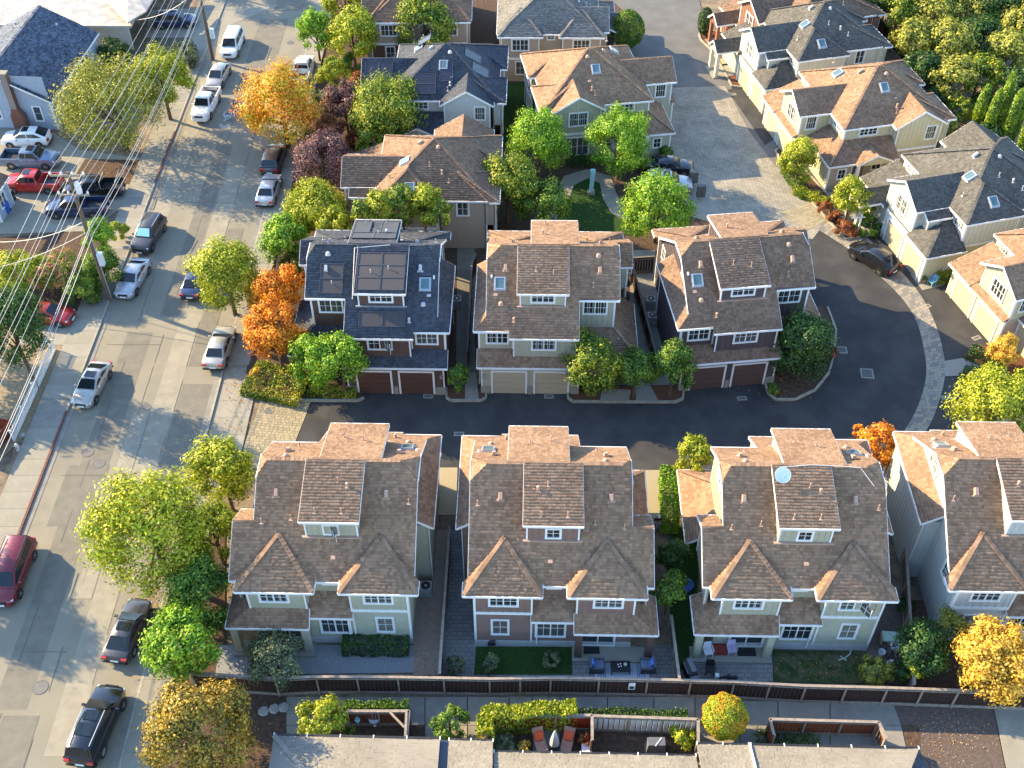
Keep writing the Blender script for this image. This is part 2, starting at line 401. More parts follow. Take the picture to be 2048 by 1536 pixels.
# ------------------------------------------------------------------ townhouse with two garages (garage side faces local -Y, patio side +Y)
def townhouse(label, yaw, rw, rl, sx, roof, wall, door, group, trim=None, patio=True, garage_side=True, porch_m=None, wins=(0, 0, 0, 0), dormer_solar=False):
    h = House('townhouse', label, 'house', R(yaw), rw, rl, sx, roof, wall, None, group, 2, trim, door); h.cap = MB()
    zg = lambda y: 5.53 + .667 * y
    zp = lambda y: 9.7 - .667 * (y - 6.25)
    G = lambda x, y: (x, y, zg(y)); Pp = lambda x, y: (x, y, zp(y))
    # main slopes with clipped gables
    h.roof([G(0, .62), G(2.65, .62), G(2.65, .18), G(7.86, .18), G(7.86, 2.7), G(10.9, 2.7), G(10.9, 5.28), (10.3, 6.25, 9.7), (2.0, 6.25, 9.7), G(.9, 5.28), G(.9, 1.55)],
           [(0, 1), (2, 3), (3, 4), (4, 5), (5, 6), (9, 10)])
    h.roof([(2.0, 6.25, 9.7), (10.3, 6.25, 9.7), Pp(10.9, 7.2), Pp(10.9, 9.4), Pp(12.2, 9.4), Pp(12.2, 12.45), Pp(.9, 12.45), Pp(.9, 7.2)], [(2, 3), (4, 5), (5, 6), (6, 7)])
    h.roof([G(10.9, 5.28), Pp(10.9, 7.2), (10.3, 6.25, 9.7)], [(0, 1)]); h.roof([G(.9, 5.28), (2.0, 6.25, 9.7), Pp(.9, 7.2)], [(2, 0)])
    h.roof([(10.9, 9.4, 7.6), (12.2, 9.4, 7.6), (12.2, 7.7, 6.5), (10.9, 7.7, 6.5)], [(1, 2), (2, 3)])
    h.ridge([(2.0, 6.25, 9.72), (10.3, 6.25, 9.72)])
    for x0, x1 in ((.63, 5.43), (6.93, 11.73)):
        xm = (x0 + x1) / 2; ap = (xm, 10.1, 7.16)
        h.roof([(x0, 13.3, 5.62), (x1, 13.3, 5.62), ap], [(0, 1)])
        h.roof([(x0, 13.3, 5.62), ap, (x0, 12.3, 5.62)], [(2, 0)]); h.roof([(x1, 13.3, 5.62), (x1, 12.3, 5.62), ap], [(0, 1)])
        h.ridge([(x0 + .05, 13.25, 5.66), (ap[0], ap[1], ap[2] + .02), (x1 - .05, 13.25, 5.66)], .26)
    # lean-to skirt on the low side
    h.roof([(0, .62, 5.95), (1.28, 1.9, 6.8), (1.28, 8.5, 6.8), (0, 8.5, 5.95)], [(2, 3), (3, 0)])
    # dormers
    h.roof([(3.2, 6.25, 9.8), (7.05, 6.25, 9.8), (7.05, 2.0, 8.46), (3.2, 2.0, 8.46)], [(1, 2), (2, 3), (3, 0)], shingles=True)
    h.roof([(4.2, 6.25, 9.82), (7.85, 6.25, 9.82), (7.85, 10.45, 8.86), (4.2, 10.45, 8.86)], [(1, 2), (2, 3), (3, 0)])
    h.wall((3.4, 2.35), (6.85, 2.35), 7.02, 8.45); h.wall((7.65, 10.1), (4.4, 10.1), 7.05, 8.82)
    for x, a, b in ((3.4, 1, 0), (6.85, 0, 1)):
        h.wall((x, 6.2) if a else (x, 2.35), (x, 2.35) if a else (x, 6.2), 7.0, [(0, 9.6), (1, 8.45)] if a else [(0, 8.45), (1, 9.6)], corner=False)
    for x, a in ((4.4, 1), (7.65, 0)):
        h.wall((x, 10.1) if a else (x, 6.3), (x, 6.3) if a else (x, 10.1), 7.0, [(0, 8.82), (1, 9.66)] if a else [(0, 9.66), (1, 8.82)], corner=False)
    h.belt((3.2, 2.3), (7.05, 2.3), 7.03, .1, TAN_METAL if roof is not SH_BLUE else METAL, .12); h.belt((7.85, 10.15), (4.2, 10.15), 7.08, .1, TAN_METAL if roof is not SH_BLUE else METAL, .12)
    # garage side
    h.roof([(.2, -.3, 3.1), (8.1, -.3, 3.1), (8.1, 1.05, 3.86), (.2, 1.05, 3.86)], [(0, 1), (1, 2), (3, 0)])
    h.roof([(8.0, 1.0, 3.05), (12.5, 1.0, 3.05), (10.6, 3.1, 4.3), (8.0, 3.1, 4.3)], [(0, 1)])
    h.roof([(12.5, 1.0, 3.05), (12.5, 7.3, 3.05), (10.6, 7.3, 4.3), (10.6, 3.1, 4.3)], [(0, 1), (1, 2)])
    h.ridge([(12.45, 1.05, 3.1), (10.65, 3.05, 4.34)], .26)
    h.wall((.5, .1), (8.0, .1), 0, 3.05, siding='plain'); h.wall((.35, 8.3), (.35, 1.05), 0, 5.86); h.wall((1.28, 8.3), (.35, 8.3), 0, 5.9, corner=False)
    h.wall((.35, 1.05), (2.95, 1.05), 3.5, 6.05); h.wall((2.95, .5), (7.7, .5), 3.3, 5.72); h.wall((2.95, 1.05), (2.95, .5), 3.4, [(0, 6.0), (1, 5.72)], corner=False)
    h.wall((7.7, .5), (7.7, 3.1), 3.4, [(0, 5.7), (1, 7.4)], corner=False); h.wall((7.7, 3.1), (10.6, 3.1), 3.9, 7.4)
    h.wall((8.0, .1), (8.0, 2.2), 0, 3.0, corner=False); h.wall((8.0, 2.2), (11.08, 2.2), 0, 3.3)
    h.wall((10.6, 3.1), (10.6, 12.5), 3.6, [(0, 7.4), (.232, 8.93), (.436, 8.93), (1, 5.42)])
    h.wall((11.08, 2.2), (11.08, 13.15), 0, 3.9, corner=False)
    h.wall((11.85, 7.9), (11.85, 12.2), 3.2, [(0, 6.45), (.37, 7.3), (1, 5.6)]); h.wall((10.6, 7.9), (11.85, 7.9), 4.2, 6.4)
    h.wall((1.28, 13.15), (1.28, 1.2), 0, [(0, 5.4), (.058, 5.45), (.5, 8.93), (.66, 8.93), (1, 6.15)])
    h.garage(2.65, .08, 2.5, 2.3); h.garage(5.9, .08, 2.5, 2.3)
    for x in (.75, 7.75):
        q = MB(); q.box(-.08, -.16, 0, .08, -.02, .3); q.box(-.1, -.18, .3, .1, 0, .34); q.build('wall_lantern', METAL, h.root, loc=h.T((x, .08, 1.75)))
    h.box('plinth', .46, -.03, 0.002, 1.2, .3, .75, CONC_L); h.box('plinth', 7.35, -.03, 0.002, 8.04, .3, .75, CONC_L); h.box('plinth', 4.12, -.03, 0.002, 4.43, .3, .75, CONC_L)
    h.window(1.75, 1.05, 5.0, 1.55, 1.05, open_=0); h.window(5.25, .5, 4.9, 1.7, 1.05, open_=wins[0]); h.window(9.1, 3.1, 6.3, 1.7, 1.1); h.window(5.12, 2.35, 7.85, 1.65, .75)
    # gable ends
    h.window(1.28, 4.9, 7.75, 1.5, 1.1, n=(-1, 0)); h.window(10.6, 5.4, 7.6, 1.5, 1.1, n=(1, 0)); h.window(1.28, 11.2, 4.6, .9, 1.1, n=(-1, 0), sashes=1)
    # patio side
    h.roof([(7.6, 11.9, 4.25), (4.75, 11.9, 4.25), (4.75, 13.55, 3.35), (7.75, 13.55, 3.35)], [(2, 3), (1, 2)])
    h.roof([(7.4, 13.1, 3.78), (7.4, 14.1, 2.95), (12.55, 14.1, 2.95), (11.1, 13.1, 3.78)], [(0, 1), (1, 2)])
    h.roof([(12.55, 14.1, 2.95), (12.55, 11.3, 2.95), (11.1, 11.3, 3.78), (11.1, 13.1, 3.78)], [(0, 1), (1, 2)])
    h.wall((4.85, 13.15), (1.28, 13.15), 3.7, 5.5); h.wall((4.85, 13.152), (1.28, 13.152), 0, 3.6, 'lap')
    h.wall((11.08, 13.15), (7.5, 13.15), 3.75, 5.5); h.wall((7.5, 12.1), (4.85, 12.1), 4.1, 5.6, corner=False)
    h.wall((7.5, 13.15), (7.5, 12.1), 3.9, 5.5, corner=False); h.wall((4.85, 12.1), (4.85, 13.15), 3.9, 5.5, corner=False)
    h.wall((11.08, 13.12), (4.85, 13.12), 0, 3.6, 'lap', corner=False)
    h.belt((4.85, 13.15), (1.28, 13.15), 3.65, .22)
    h.box('foundation', 1.26, 12.9, .002, 11.1, 13.2, .62, FOUND)
    for x in (7.75, 12.15): h.box('porch_post', x - .22, 13.68, .15, x + .22, 14.05, 2.84, porch_m or wall)
    h.box('porch_slab', 7.4, 13.2, .002, 12.5, 14.3, .15, CONC_L)
    n = (0, 1)
    h.window(3.08, 13.15, 4.98, 1.65, .85, n, open_=wins[1]); h.window(9.43, 13.15, 4.98, 1.65, .85, n, open_=wins[2]); h.window(2.86, 13.15, 2.15, .95, 1.45, n, sashes=1)
    h.window(6.0, 13.13, 2.1, 1.75, 1.75, n); h.window(9.0, 13.13, 1.3, 2.0, 1.95, n, rows=1, cols=1); h.window(6.15, 12.1, 5.15, .75, .35, n, sashes=1, rows=1, cols=3)
    h.window(6.05, 10.1, 7.75, .8, .75, n, sashes=1, open_=wins[3])
    q = MB(); a = h.T((5.15, 13.25, .3)); q.tube(a, (a.x, a.y, 3.4), .045); q.build('downpipe', h.trim, h.root)
    # roof fittings
    vm = TAN_METAL if roof is not SH_BLUE else mat('grey_vent_metal', (.42, .42, .43), .5, .1)
    for x, y, k in ((2.3, 4.7, 'hood'), (9.4, 4.6, 'hood'), (8.9, 3.6, 'pipe'), (1.6, 3.0, 'low')):
        h.vent(x, y, zg(y), k, (0, 1), vm)
    for x, y, k in ((9.6, 8.0, 'hood'), (2.8, 8.0, 'hood'), (8.6, 9.3, 'pipe'), (10.4, 9.5, 'pipe'), (5.9, 11.2, 'low'), (1.4, 8.4, 'pipe')):
        h.vent(x, y, zp(y), k, (0, -1), vm)
    for x, y, k in ((5.3, 9.8, 'pipe'), (6.9, 9.8, 'pipe'), (5.1, 8.1, 'fat'), (5.7, 7.8, 'pipe')): h.vent(x, y, 9.82 - .229 * (y - 6.25), k, (0, -1), vm)
    for x, y, k in ((2.0, 2.4, 'dome'), (9.3, 5.6, 'dome'), (3.0, 1.3, 'fat')): h.vent(x, y, zg(y), k, (0, 1), vm)
    for x, y in ((4.6, 4.0), (5.9, 3.7)): h.vent(x, y, 9.8 - .315 * (6.25 - y), 'pipe', (0, 1), vm)
    h.skylight(1.9, 3.7, zg(3.7), (0, 1))
    h.finish_roof(); return h

SH_BROWN = shingle('brown_shingles', (.236, .148, .096), .24)
SH_BROWN2 = shingle('umber_shingles', (.188, .122, .084), .24)
SH_BLUE = shingle('slate_blue_shingles', (.058, .064, .078), .25)
SH_GREY = shingle('weathered_grey_shingles', (.145, .138, .125), .22)
SH_DGREY = shingle('charcoal_shingles', (.100, .094, .084), .25)
SH_TAN = shingle('pale_tan_shingles', (.225, .205, .172), .10)
W_SAGE = mat('sage_green_siding', (.36, .345, .25), .7, .06); W_MAUVE = mat('mauve_brown_siding', (.20, .125, .10), .7, .08)
W_BROWN = mat('dark_brown_siding', (.095, .055, .042), .7, .1); W_PLUM = mat('plum_brown_siding', (.075, .055, .06), .7, .1)
W_OLIVE = mat('olive_beige_siding', (.33, .31, .235), .7, .06); W_PALE = mat('pale_blue_grey_siding', (.44, .45, .42), .7, .05)
W_CREAM = mat('cream_yellow_siding', (.50, .445, .28), .7, .05); W_IVORY = mat('ivory_siding', (.52, .50, .40), .7, .05)
W_TAUPE = mat('taupe_siding', (.36, .29, .22), .7, .06); W_RED = mat('redwood_siding', (.22, .10, .06), .7, .1)
D_RED = mat('oxblood_garage_paint', (.095, .045, .034), .5, .08); D_TAN = mat('tan_garage_paint', (.42, .35, .24), .5, .06)
D_PLUM = mat('plum_garage_paint', (.10, .06, .052), .5, .08); FOUND = mat('foundation_render', (.42, .42, .40), .8, .08)
D_CREAM = mat('buff_garage_paint', (.42, .36, .25), .5, .05)

townhouse('townhouse with slate blue roof, dark brown walls and oxblood garage doors', -1.1, at(719, 785), (7.19, .1), -1, SH_BLUE, W_BROWN, D_RED, 'townhouses with garages on the alley', wins=(1, 0, 0, 0))
townhouse('townhouse with brown roof, sage walls and tan garage doors, behind the two yellow tipped trees', -1.1, at(963, 785), (.5, .1), 1, SH_BROWN, W_SAGE, D_TAN, 'townhouses with garages on the alley')
townhouse('turned townhouse with plum walls and brown garage doors at the bend of the alley', 6.5, at(1372.3, 780), (1.12, .08), 1, SH_BROWN2, W_PLUM, D_PLUM, 'townhouses with garages on the alley')
townhouse('sage townhouse in the bottom row nearest the street, clipped hedge against its wall', 178.9, at(825.7, 1286.8), (1.28, 13.15), 1, SH_BROWN, W_SAGE, D_TAN, 'townhouses in the bottom row', wins=(0, 0, 0, 1))
townhouse('mauve brown townhouse in the bottom row with small square lawn and covered porch', 178.9, at(951.1, 1289.7), (1.28, 13.15), -1, SH_BROWN, W_MAUVE, D_TAN, 'townhouses in the bottom row', porch_m=W_BROWN)
townhouse('sage townhouse in the bottom row with the satellite dish on its dormer', 178.9, at(1732, 1299.6), (1.28, 13.15), 1, SH_BROWN, W_SAGE, D_TAN, 'townhouses in the bottom row', wins=(0, 1, 0, 0))
townhouse('pale blue grey townhouse cut by the right edge, last of the bottom row', 178.9, (27.0, -23.1), (1.28, 13.15), -1, SH_BROWN, W_PALE, D_TAN, 'townhouses in the bottom row')

# ------------------------------------------------------------------ hipped villas of the upper courts (garage faces local -X)
def right_bays(h, xe, ya, yb, z=5.3, xm=None):
    """two shallow hipped bays on the +X side"""
    for y0, y1 in ((ya, ya + 4.7), (yb - 4.7, yb)):
        ym = (y0 + y1) / 2; ap = (xe - 2.9, ym, z + 1.4); x = xe + .75
        h.roof([(x, y0, z), (x, y1, z), ap], [(0, 1)]); h.roof([(x, y0, z), ap, (xe - .1, y0, z)], [(2, 0)]); h.roof([(x, y1, z), (xe - .1, y1, z), ap], [(0, 1)])
        h.ridge([(x - .05, y0 + .05, z + .05), (ap[0], ap[1], ap[2] + .03), (x - .05, y1 - .05, z + .05)], .24)
        h.wall((x - .4, y0 + .35), (x - .4, y1 - .35), 2.7, z - .1); h.wall((xe - .4, y0 + .35), (x - .4, y0 + .35), 2.7, z - .1, corner=False); h.wall((x - .4, y1 - .35), (xe - .4, y1 - .35), 2.7, z - .1, corner=False)
        h.window(x - .4, ym, 4.25, 1.7, 1.15, n=(1, 0)); h.window(x - .4, ym, 1.6, .9, 1.4, n=(1, 0), sashes=1)
        h.wall((x - .41, y0 + .35), (x - .41, y1 - .35), 0, 2.6, 'plain', m=h.wm2); h.belt((x - .4, y0 + .35), (x - .4, y1 - .35), 2.66, .25)
    h.window(xe - .4, (ya + yb) / 2, 4.75, .7, .4, n=(1, 0), sashes=1, cols=2)

def villa_p(name, label, yaw, rw, rl, sx, roof, wall, wall2, door, group, detail=1, vm=None, zc=0):
    h = House(name, label, 'house', R(yaw), rw, rl, sx, roof, wall, wall2, group, detail, None, door); h.cap = MB()
    pz = .6; A = (6.65, 7.1, 8.35); B = (7.0, 7.1, 8.35)
    h.roof([(1.55, 1.75, 5.3), A, (1.55, 12.6, 5.3)], [(2, 0)])
    h.roof([(1.55, 1.75, 5.3), (11.7, 1.75, 5.3), (12.0, 1.75, 5.3), B, A], [(0, 1)])
    h.roof([(12.0, 1.75, 5.3), (12.0, 12.6, 5.3), B], [(0, 1)]); h.roof([(1.55, 12.6, 5.3), A, B, (12.0, 12.6, 5.3)], [(3, 0)])
    h.ridge([(1.6, 1.8, 5.36), (6.65, 7.1, 8.4), (1.6, 12.5, 5.36)], .22); h.ridge([(12, 1.8, 5.36), (7.0, 7.1, 8.4), (12, 12.5, 5.36)], .22)
    right_bays(h, 11.95, 1.4, 12.5)
    # front gable
    r = (8.97, .85, 6.87); rb = (8.97, 4.4, 6.87)
    h.roof([(6.39, .85, 5.32), r, rb, (6.39, 1.75, 5.32)], [(0, 1), (3, 0)]); h.roof([(11.55, .85, 5.32), (11.55, 1.75, 5.32), rb, r], [(3, 0), (0, 1)])
    h.wall((6.75, 1.15), (11.2, 1.15), 2.9, [(0, 5.38), (.5, 6.7), (1, 5.38)]); h.wall((6.75, 2.05), (6.75, 1.15), 2.8, 5.3, corner=False); h.wall((11.2, 1.15), (11.2, 2.0), 0, 5.3, corner=False)
    h.wall((6.75, 1.16), (11.2, 1.16), 0, 2.7, 'plain', m=wall2); h.belt((6.75, 1.15), (11.2, 1.15), 2.75, .25)
    h.window(10.2 if zc == 0 else 8.97, 1.15, 4.35, .95 if zc == 0 else 1.7, 1.3, sashes=1 if zc == 0 else 2)
    if zc: h.window(8.97, 1.15, 1.35, 2.2, 1.9, rows=2)
    # garage wing gable
    r = (-1.5, 7.2, 6.77); rb = (4.0, 7.2, 6.77)
    h.roof([(-1.6, 4.75, 5.3), (1.5, 4.75, 5.3), rb, (-1.6, 7.2, 6.77)], [(0, 1), (3, 0)]); h.roof([(-1.6, 9.65, 5.3), (-1.6, 7.2, 6.77), rb, (1.5, 9.65, 5.3)], [(0, 1), (3, 0)])
    h.wall((-1.2, 9.3), (-1.2, 5.1), 2.75, [(0, 5.3), (.5, 6.5), (1, 5.3)], m=wall); h.wall((-1.2, 5.1), (1.85, 5.1), 2.75, 5.28, m=wall); h.wall((1.85, 9.3), (-1.2, 9.3), 2.75, 5.28, m=wall)
    h.wall((1.85, 2.05), (6.75, 2.05), 3.0, 5.25); h.wall((1.85, 5.1), (1.85, 2.05), 3.0, 5.25, m=wall); h.wall((1.85, 12.3), (1.85, 9.3), 3.0, 5.25)
    h.wall((11.6, 12.3), (1.85, 12.3), 0, 5.25); h.wall((11.55, 2.05), (11.55, 12.3), 0, 5.25, 'plain', corner=False)
    h.window(-.1, 5.1, 4.3, .95, 1.25, sashes=1); h.window(-1.2, 7.2, 4.35, 1.5, 1.3, n=(-1, 0)); h.window(4.25, 2.05, 4.65, 1.75, .65); h.window(1.85, 3.6, 4.7, 1.5, .5, n=(-1, 0)); h.window(1.85, 11.0, 4.7, 1.2, .6, n=(-1, 0))
    h.window(8.6, 12.3, 4.3, 1.6, 1.1, n=(0, 1))
    # ground floor: garage box and its lean-to roof
    h.wall((-1.5, 12.3), (-1.5, 5.05), 0, 2.85, 'plain'); h.wall((-1.5, 5.05), (0, 5.05), 0, 2.85, 'plain', m=wall2); h.wall((1.85, 12.3), (-1.5, 12.3), 0, 2.8, 'plain', corner=False)
    h.garage(-1.5, 10.2, 2.5, 2.25, n=(-1, 0)); h.garage(-1.5, 7.0, 2.5, 2.25, n=(-1, 0)); h.belt((-1.5, 12.3), (-1.5, 4.9), 2.8, .22)
    h.roof([(-1.9, 9.6, 2.95), (-1.9, 12.7, 2.95), (1.85, 12.7, 4.4), (1.85, 9.6, 4.4)], [(0, 1), (1, 2)])
    h.roof([(-1.75, 5.0, 2.95), (-1.75, 9.6, 2.95), (-1.2, 9.6, 3.2), (-1.2, 5.0, 3.2)], [])
    # porch wing
    h.roof([(-.3, -.35, 2.85), (1.9, 2.05, 3.98), (1.9, 5.05, 3.98), (-.3, 5.05, 2.85)], [(3, 0)])
    h.roof([(-.3, -.35, 2.85), (6.75, -.35, 2.85), (6.75, 2.05, 3.98), (1.9, 2.05, 3.98)], [(0, 1), (1, 2)])
    h.ridge([(-.25, -.3, 2.92), (1.9, 2.05, 4.04)], .22)
    r = (4.25, -.7, 3.78); rb = (4.25, 1.65, 3.78)
    h.roof([(2.35, -.7, 2.9), r, rb, (2.35, -.3, 2.9)], [(0, 1)]); h.roof([(6.15, -.7, 2.9), (6.15, -.3, 2.9), rb, r], [(3, 0)])
    h.wall((2.6, -.45), (5.9, -.45), 2.6, [(0, 2.85), (.5, 3.6), (1, 2.85)], corner=False)
    h.wall((0, 0), (2.3, 0), 0, 2.75, 'plain', m=wall2); h.wall((0, 5.05), (0, 0), 0, 2.75, m=wall); h.wall((2.3, 0), (2.3, 1.4), 0, 2.75, 'plain', m=wall2, corner=False); h.wall((2.3, 1.4), (6.75, 1.4), 0, 2.8, 'plain', m=wall2, corner=False)
    for x in (2.7, 5.8): h.box('porch_post', x - .14, -.5, 0, x + .14, -.22, 2.62, WHITE)
    h.window(1.3, 0, 1.7, .7, .95, sashes=1); h.window(5.6, 1.4, 1.5, .9, 1.5, sashes=1, rows=3); h.box('front_door', 3.3, 1.3, .02, 4.3, 1.37, 2.2, mat('door_paint', (.16, .13, .11), .5)); h.box('foundation', -.03, -.03, 0.002, 2.33, .1, .45, CONC_L)
    zf = lambda x, y: 5.3 + .6 * (y - 1.75)
    zl = lambda x, y: 5.3 + .6 * (x - 1.55)
    vm = vm or TAN_METAL
    for x, y, k in ((7.2, 6.2, 'dome'), (7.4, 4.0, 'low'), (7.1, 2.7, 'pipe'), (7.3, 3.2, 'fat')): h.vent(x, y, zf(x, y), k, (0, 1), vm)
    for x, y, k in ((5.3, 7.6, 'hood'), (4.2, 11, 'pipe')): h.vent(x, y, zl(x, y), k, (1, 0), vm)
    h.skylight(6.6, 5.0, zf(0, 5.0), (0, 1), 31); h.skylight(3.9, 9.2, zl(3.9, 0), (1, 0), 31)
    h.finish_roof(); return h

def villa_q(name, label, yaw, rw, rl, sx, roof, wall, wall2, door, group, detail=1, vm=None, porch=True, front_win=False):
    h = House(name, label, 'house', R(yaw), rw, rl, sx, roof, wall, wall2, group, detail, None, door); h.cap = MB()
    A = (7.8, 6.4, 8.3); J = (5.65, 3.6, 7.02)
    h.roof([(2.8, .6, 5.3), J, (5.65, 4.25, 7.02), A, (2.8, 11.5, 5.3)], [(4, 0)])
    h.roof([(2.8, .6, 5.3), (8.52, .6, 5.3), J], [(0, 1)]); h.roof([(8.52, .6, 5.3), (8.52, 1.4, 5.3), (5.65, 4.25, 7.02), J], [(0, 1)])
    h.roof([(8.52, 1.4, 5.3), (12.9, 1.4, 5.3), A, (5.65, 4.25, 7.02)], [(0, 1)])
    h.roof([(12.9, 1.4, 5.3), (12.9, 11.5, 5.3), A], [(0, 1)]); h.roof([(2.8, 11.5, 5.3), A, (12.9, 11.5, 5.3)], [(2, 0)])
    h.ridge([(2.85, .65, 5.36), (J[0], J[1], J[2] + .04), (8.47, .65, 5.36)], .22); h.ridge([(5.65, 4.25, 7.07), (7.8, 6.4, 8.35), (2.85, 11.45, 5.36)], .22); h.ridge([(12.85, 1.45, 5.36), (7.8, 6.4, 8.35), (12.85, 11.45, 5.36)], .22)
    right_bays(h, 12.85, 1.2, 11.6)
    # back wing
    h.roof([(7.33, 11.5, 5.3), (10.07, 8.7, 6.97), (10.07, 12.6, 6.97), (7.33, 12.6, 5.3)], [(2, 3), (3, 0)]); h.roof([(12.8, 11.5, 5.3), (12.8, 12.6, 5.3), (10.07, 12.6, 6.97), (10.07, 8.7, 6.97)], [(1, 2), (0, 1)])
    h.wall((12.4, 12.3), (7.7, 12.3), 0, [(0, 5.3), (.5, 6.8), (1, 5.3)]); h.wall((7.7, 12.3), (7.7, 11.2), 0, 5.25, corner=False)
    # garage gable
    rb = (5.3, 5.85, 6.8)
    h.roof([(-.3, 3.3, 5.27), (2.8, 3.3, 5.27), rb, (-.3, 5.85, 6.8)], [(0, 1), (3, 0)]); h.roof([(-.3, 8.4, 5.27), (-.3, 5.85, 6.8), rb, (2.8, 8.4, 5.27)], [(0, 1), (3, 0)])
    h.roof([(.45, 2.5, 4.79), (2.8, 2.5, 4.79), (2.8, 3.32, 5.28), (.45, 3.32, 5.28)], [(0, 1), (3, 0)])
    h.wall((0, 8.1), (0, 3.6), 2.75, [(0, 5.3), (.5, 6.6), (1, 5.3)]); h.wall((0, 3.6), (.75, 3.6), 2.75, 5.25); h.wall((.75, 3.6), (.75, 2.8), 2.9, 4.9, corner=False); h.wall((.75, 2.8), (3.1, 2.8), 2.9, 4.8); h.wall((3.1, 8.1), (0, 8.1), 2.75, 5.25)
    h.wall((3.1, .9), (8.2, .9), 2.9, 5.25); h.wall((3.1, .91), (8.2, .91), 0, 2.7, 'plain', m=wall2); h.belt((3.1, .9), (12.5, .9 if False else .9), 2.75, .25) if False else h.belt((3.1, .9), (8.2, .9), 2.75, .25)
    h.wall((8.2, 1.7), (12.5, 1.7), 0, 5.25); h.wall((8.2, .9), (8.2, 1.7), 0, 5.25, corner=False); h.wall((3.1, 2.8), (3.1, .9), 2.9, 5.25); h.wall((3.1, 11.2), (3.1, 8.1), 0, 5.25)
    h.wall((12.4, 1.7), (12.4, 11.2), 0, 5.2, 'plain', corner=False); h.wall((12.4, 11.2), (3.1, 11.2), 0, 5.2)
    h.window(0, 5.85, 4.3, 1.5, 1.35, n=(-1, 0)); h.window(3.1, 1.85, 4.6, 1.3, .6, n=(-1, 0)); h.window(3.1, 10, 4.6, 1.1, .6, n=(-1, 0))
    h.window(10.4, 1.7, 4.3, .95, 1.3, sashes=1)
    if front_win: h.window(7.0, .9, 4.0, 1.0, .9, sashes=1)
    # ground floor
    h.wall((-.3, 7.2), (-.3, .3), 0, 2.8, 'plain'); h.wall((-.3, .3), (3.1, .3), 0, 2.8, 'plain', m=wall2); h.belt((-.3, 7.2), (-.3, .25), 2.85, .25)
    h.garage(-.3, 2.1, 2.5, 2.3, n=(-1, 0)); h.garage(-.3, 5.3, 2.5, 2.3, n=(-1, 0)); h.box('foundation', -.33, .26, .002, 3.1, .5, .5, CONC_L)
    h.roof([(-.6, 0, 2.95), (1.6, 2.2, 4.05), (1.6, 3.5, 4.05), (-.6, 3.5, 2.95)], [(3, 0)]); h.roof([(-.6, 0, 2.95), (3.25, 0, 2.95), (3.25, 2.8, 4.35), (2.2, 2.8, 4.35), (1.6, 2.2, 4.05)], [(0, 1), (1, 2)]); h.ridge([(-.55, .05, 3.02), (1.6, 2.2, 4.12)], .22)
    h.roof([(-.45, 7.6, 2.95), (-.45, 12.2, 2.95), (3.1, 12.2, 4.3), (3.1, 7.6, 4.3)], [(0, 1), (1, 2)]); h.wall((.0, 12), (.0, 7.4), 0, 2.9, m=wall); h.wall((3.1, 11.8), (0, 11.8), 0, 2.8)
    if porch:
        r = (-2.6, 9.3, 3.9)
        h.roof([(-2.6, 8.1, 2.95), (1.8, 8.1, 2.95), (1.8, 9.3, 3.9), r], [(0, 1), (3, 0)]); h.roof([(-2.6, 10.5, 2.95), r, (1.8, 9.3, 3.9), (1.8, 10.5, 2.95)], [(0, 1), (3, 0)])
        h.wall((-2.4, 10.3), (-2.4, 8.3), 2.6, [(0, 2.95), (.5, 3.75), (1, 2.95)], corner=False)
        for y in (8.45, 10.1): h.box('porch_post', -2.4, y - .17, .1, -2.06, y + .17, 2.62, wall)
        h.box('porch_slab', -2.6, 8.1, .002, 0, 10.6, .12, CONC_L)
    h.box('meter_box', 1.6, .2, .7, 2.1, .29, 1.4, wall)
    zf = lambda y: 5.3 + .6 * (y - 1.4)
    zl = lambda x: 5.3 + .6 * (x - 2.8)
    vm = vm or METAL
    for x, y, k in ((8.2, 5.7, 'dome'), (8.6, 3.6, 'fat'), (7.5, 4.2, 'pipe'), (9.2, 2.9, 'pipe')): h.vent(x, y, zf(y), k, (0, 1), vm)
    for x, y, k in ((6.6, 6.7, 'hood'), (4.0, 3.6, 'pipe')): h.vent(x, y, zl(x), k, (1, 0), vm)
    h.skylight(5.9, 2.0, 5.3 + .6 * 1.4, (0, 1), 31); h.skylight(5.3, 5.0, zl(5.3), (1, 0), 31)
    h.finish_roof(); return h

GR = 'houses round the right hand loop'; GU = 'houses of the middle court'
VG = mat('grey_vent_metal', (.42, .42, .43), .5, .1)
villa_p('villa', 'tan roofed house on the loop with entry gable porch, second below the top right', 12, at(1649.3, 381), (0, 0), 1, SH_BROWN, W_CREAM, W_TAUPE, D_CREAM, GR, 1)
villa_q('villa', 'ivory house with charcoal roof on the loop, behind the black parked car', 15, at(1836, 567), (-.4, .25), 1, SH_DGREY, W_IVORY, W_CREAM, D_CREAM, GR, 1, VG, front_win=False)
villa_q('villa', 'ivory house with charcoal roof at the top of the loop, above the tan roofed one', 14, at(1595.3, 124.1, 5.3), (2.8, .6), 1, SH_DGREY, W_IVORY, W_CREAM, D_CREAM, GR, 1, VG)
villa_p('villa', 'cream sided tan roofed house cut by the right edge, yellow sapling before it', 16, at(2035.9, 599.7, 5.3), (-1.4, 4.8), 1, SH_BROWN, W_CREAM, W_TAUPE, D_CREAM, GR, 1)
villa_q('villa', 'redwood coloured house at the top edge with brown porch roof', 17, at(1470, 48, 2.9), (-.45, 8.1), 1, SH_BROWN2, W_RED, W_RED, D_TAN, GR, 1)
villa_p('villa', 'tan roofed house with sage front gable facing the green', 9, at(1306.7, 201.2, 5.3), (1.55, 1.75), -1, SH_BROWN, W_SAGE, W_SAGE, D_TAN, GU, 1, zc=1)
villa_p('villa', 'slate blue roofed house with solar panels and pale green gable', -1, at(879.2, 211.8, 5.3), (6.39, .85), 1, SH_BLUE, W_PALE, W_TAUPE, D_TAN, GU, 1, VG)
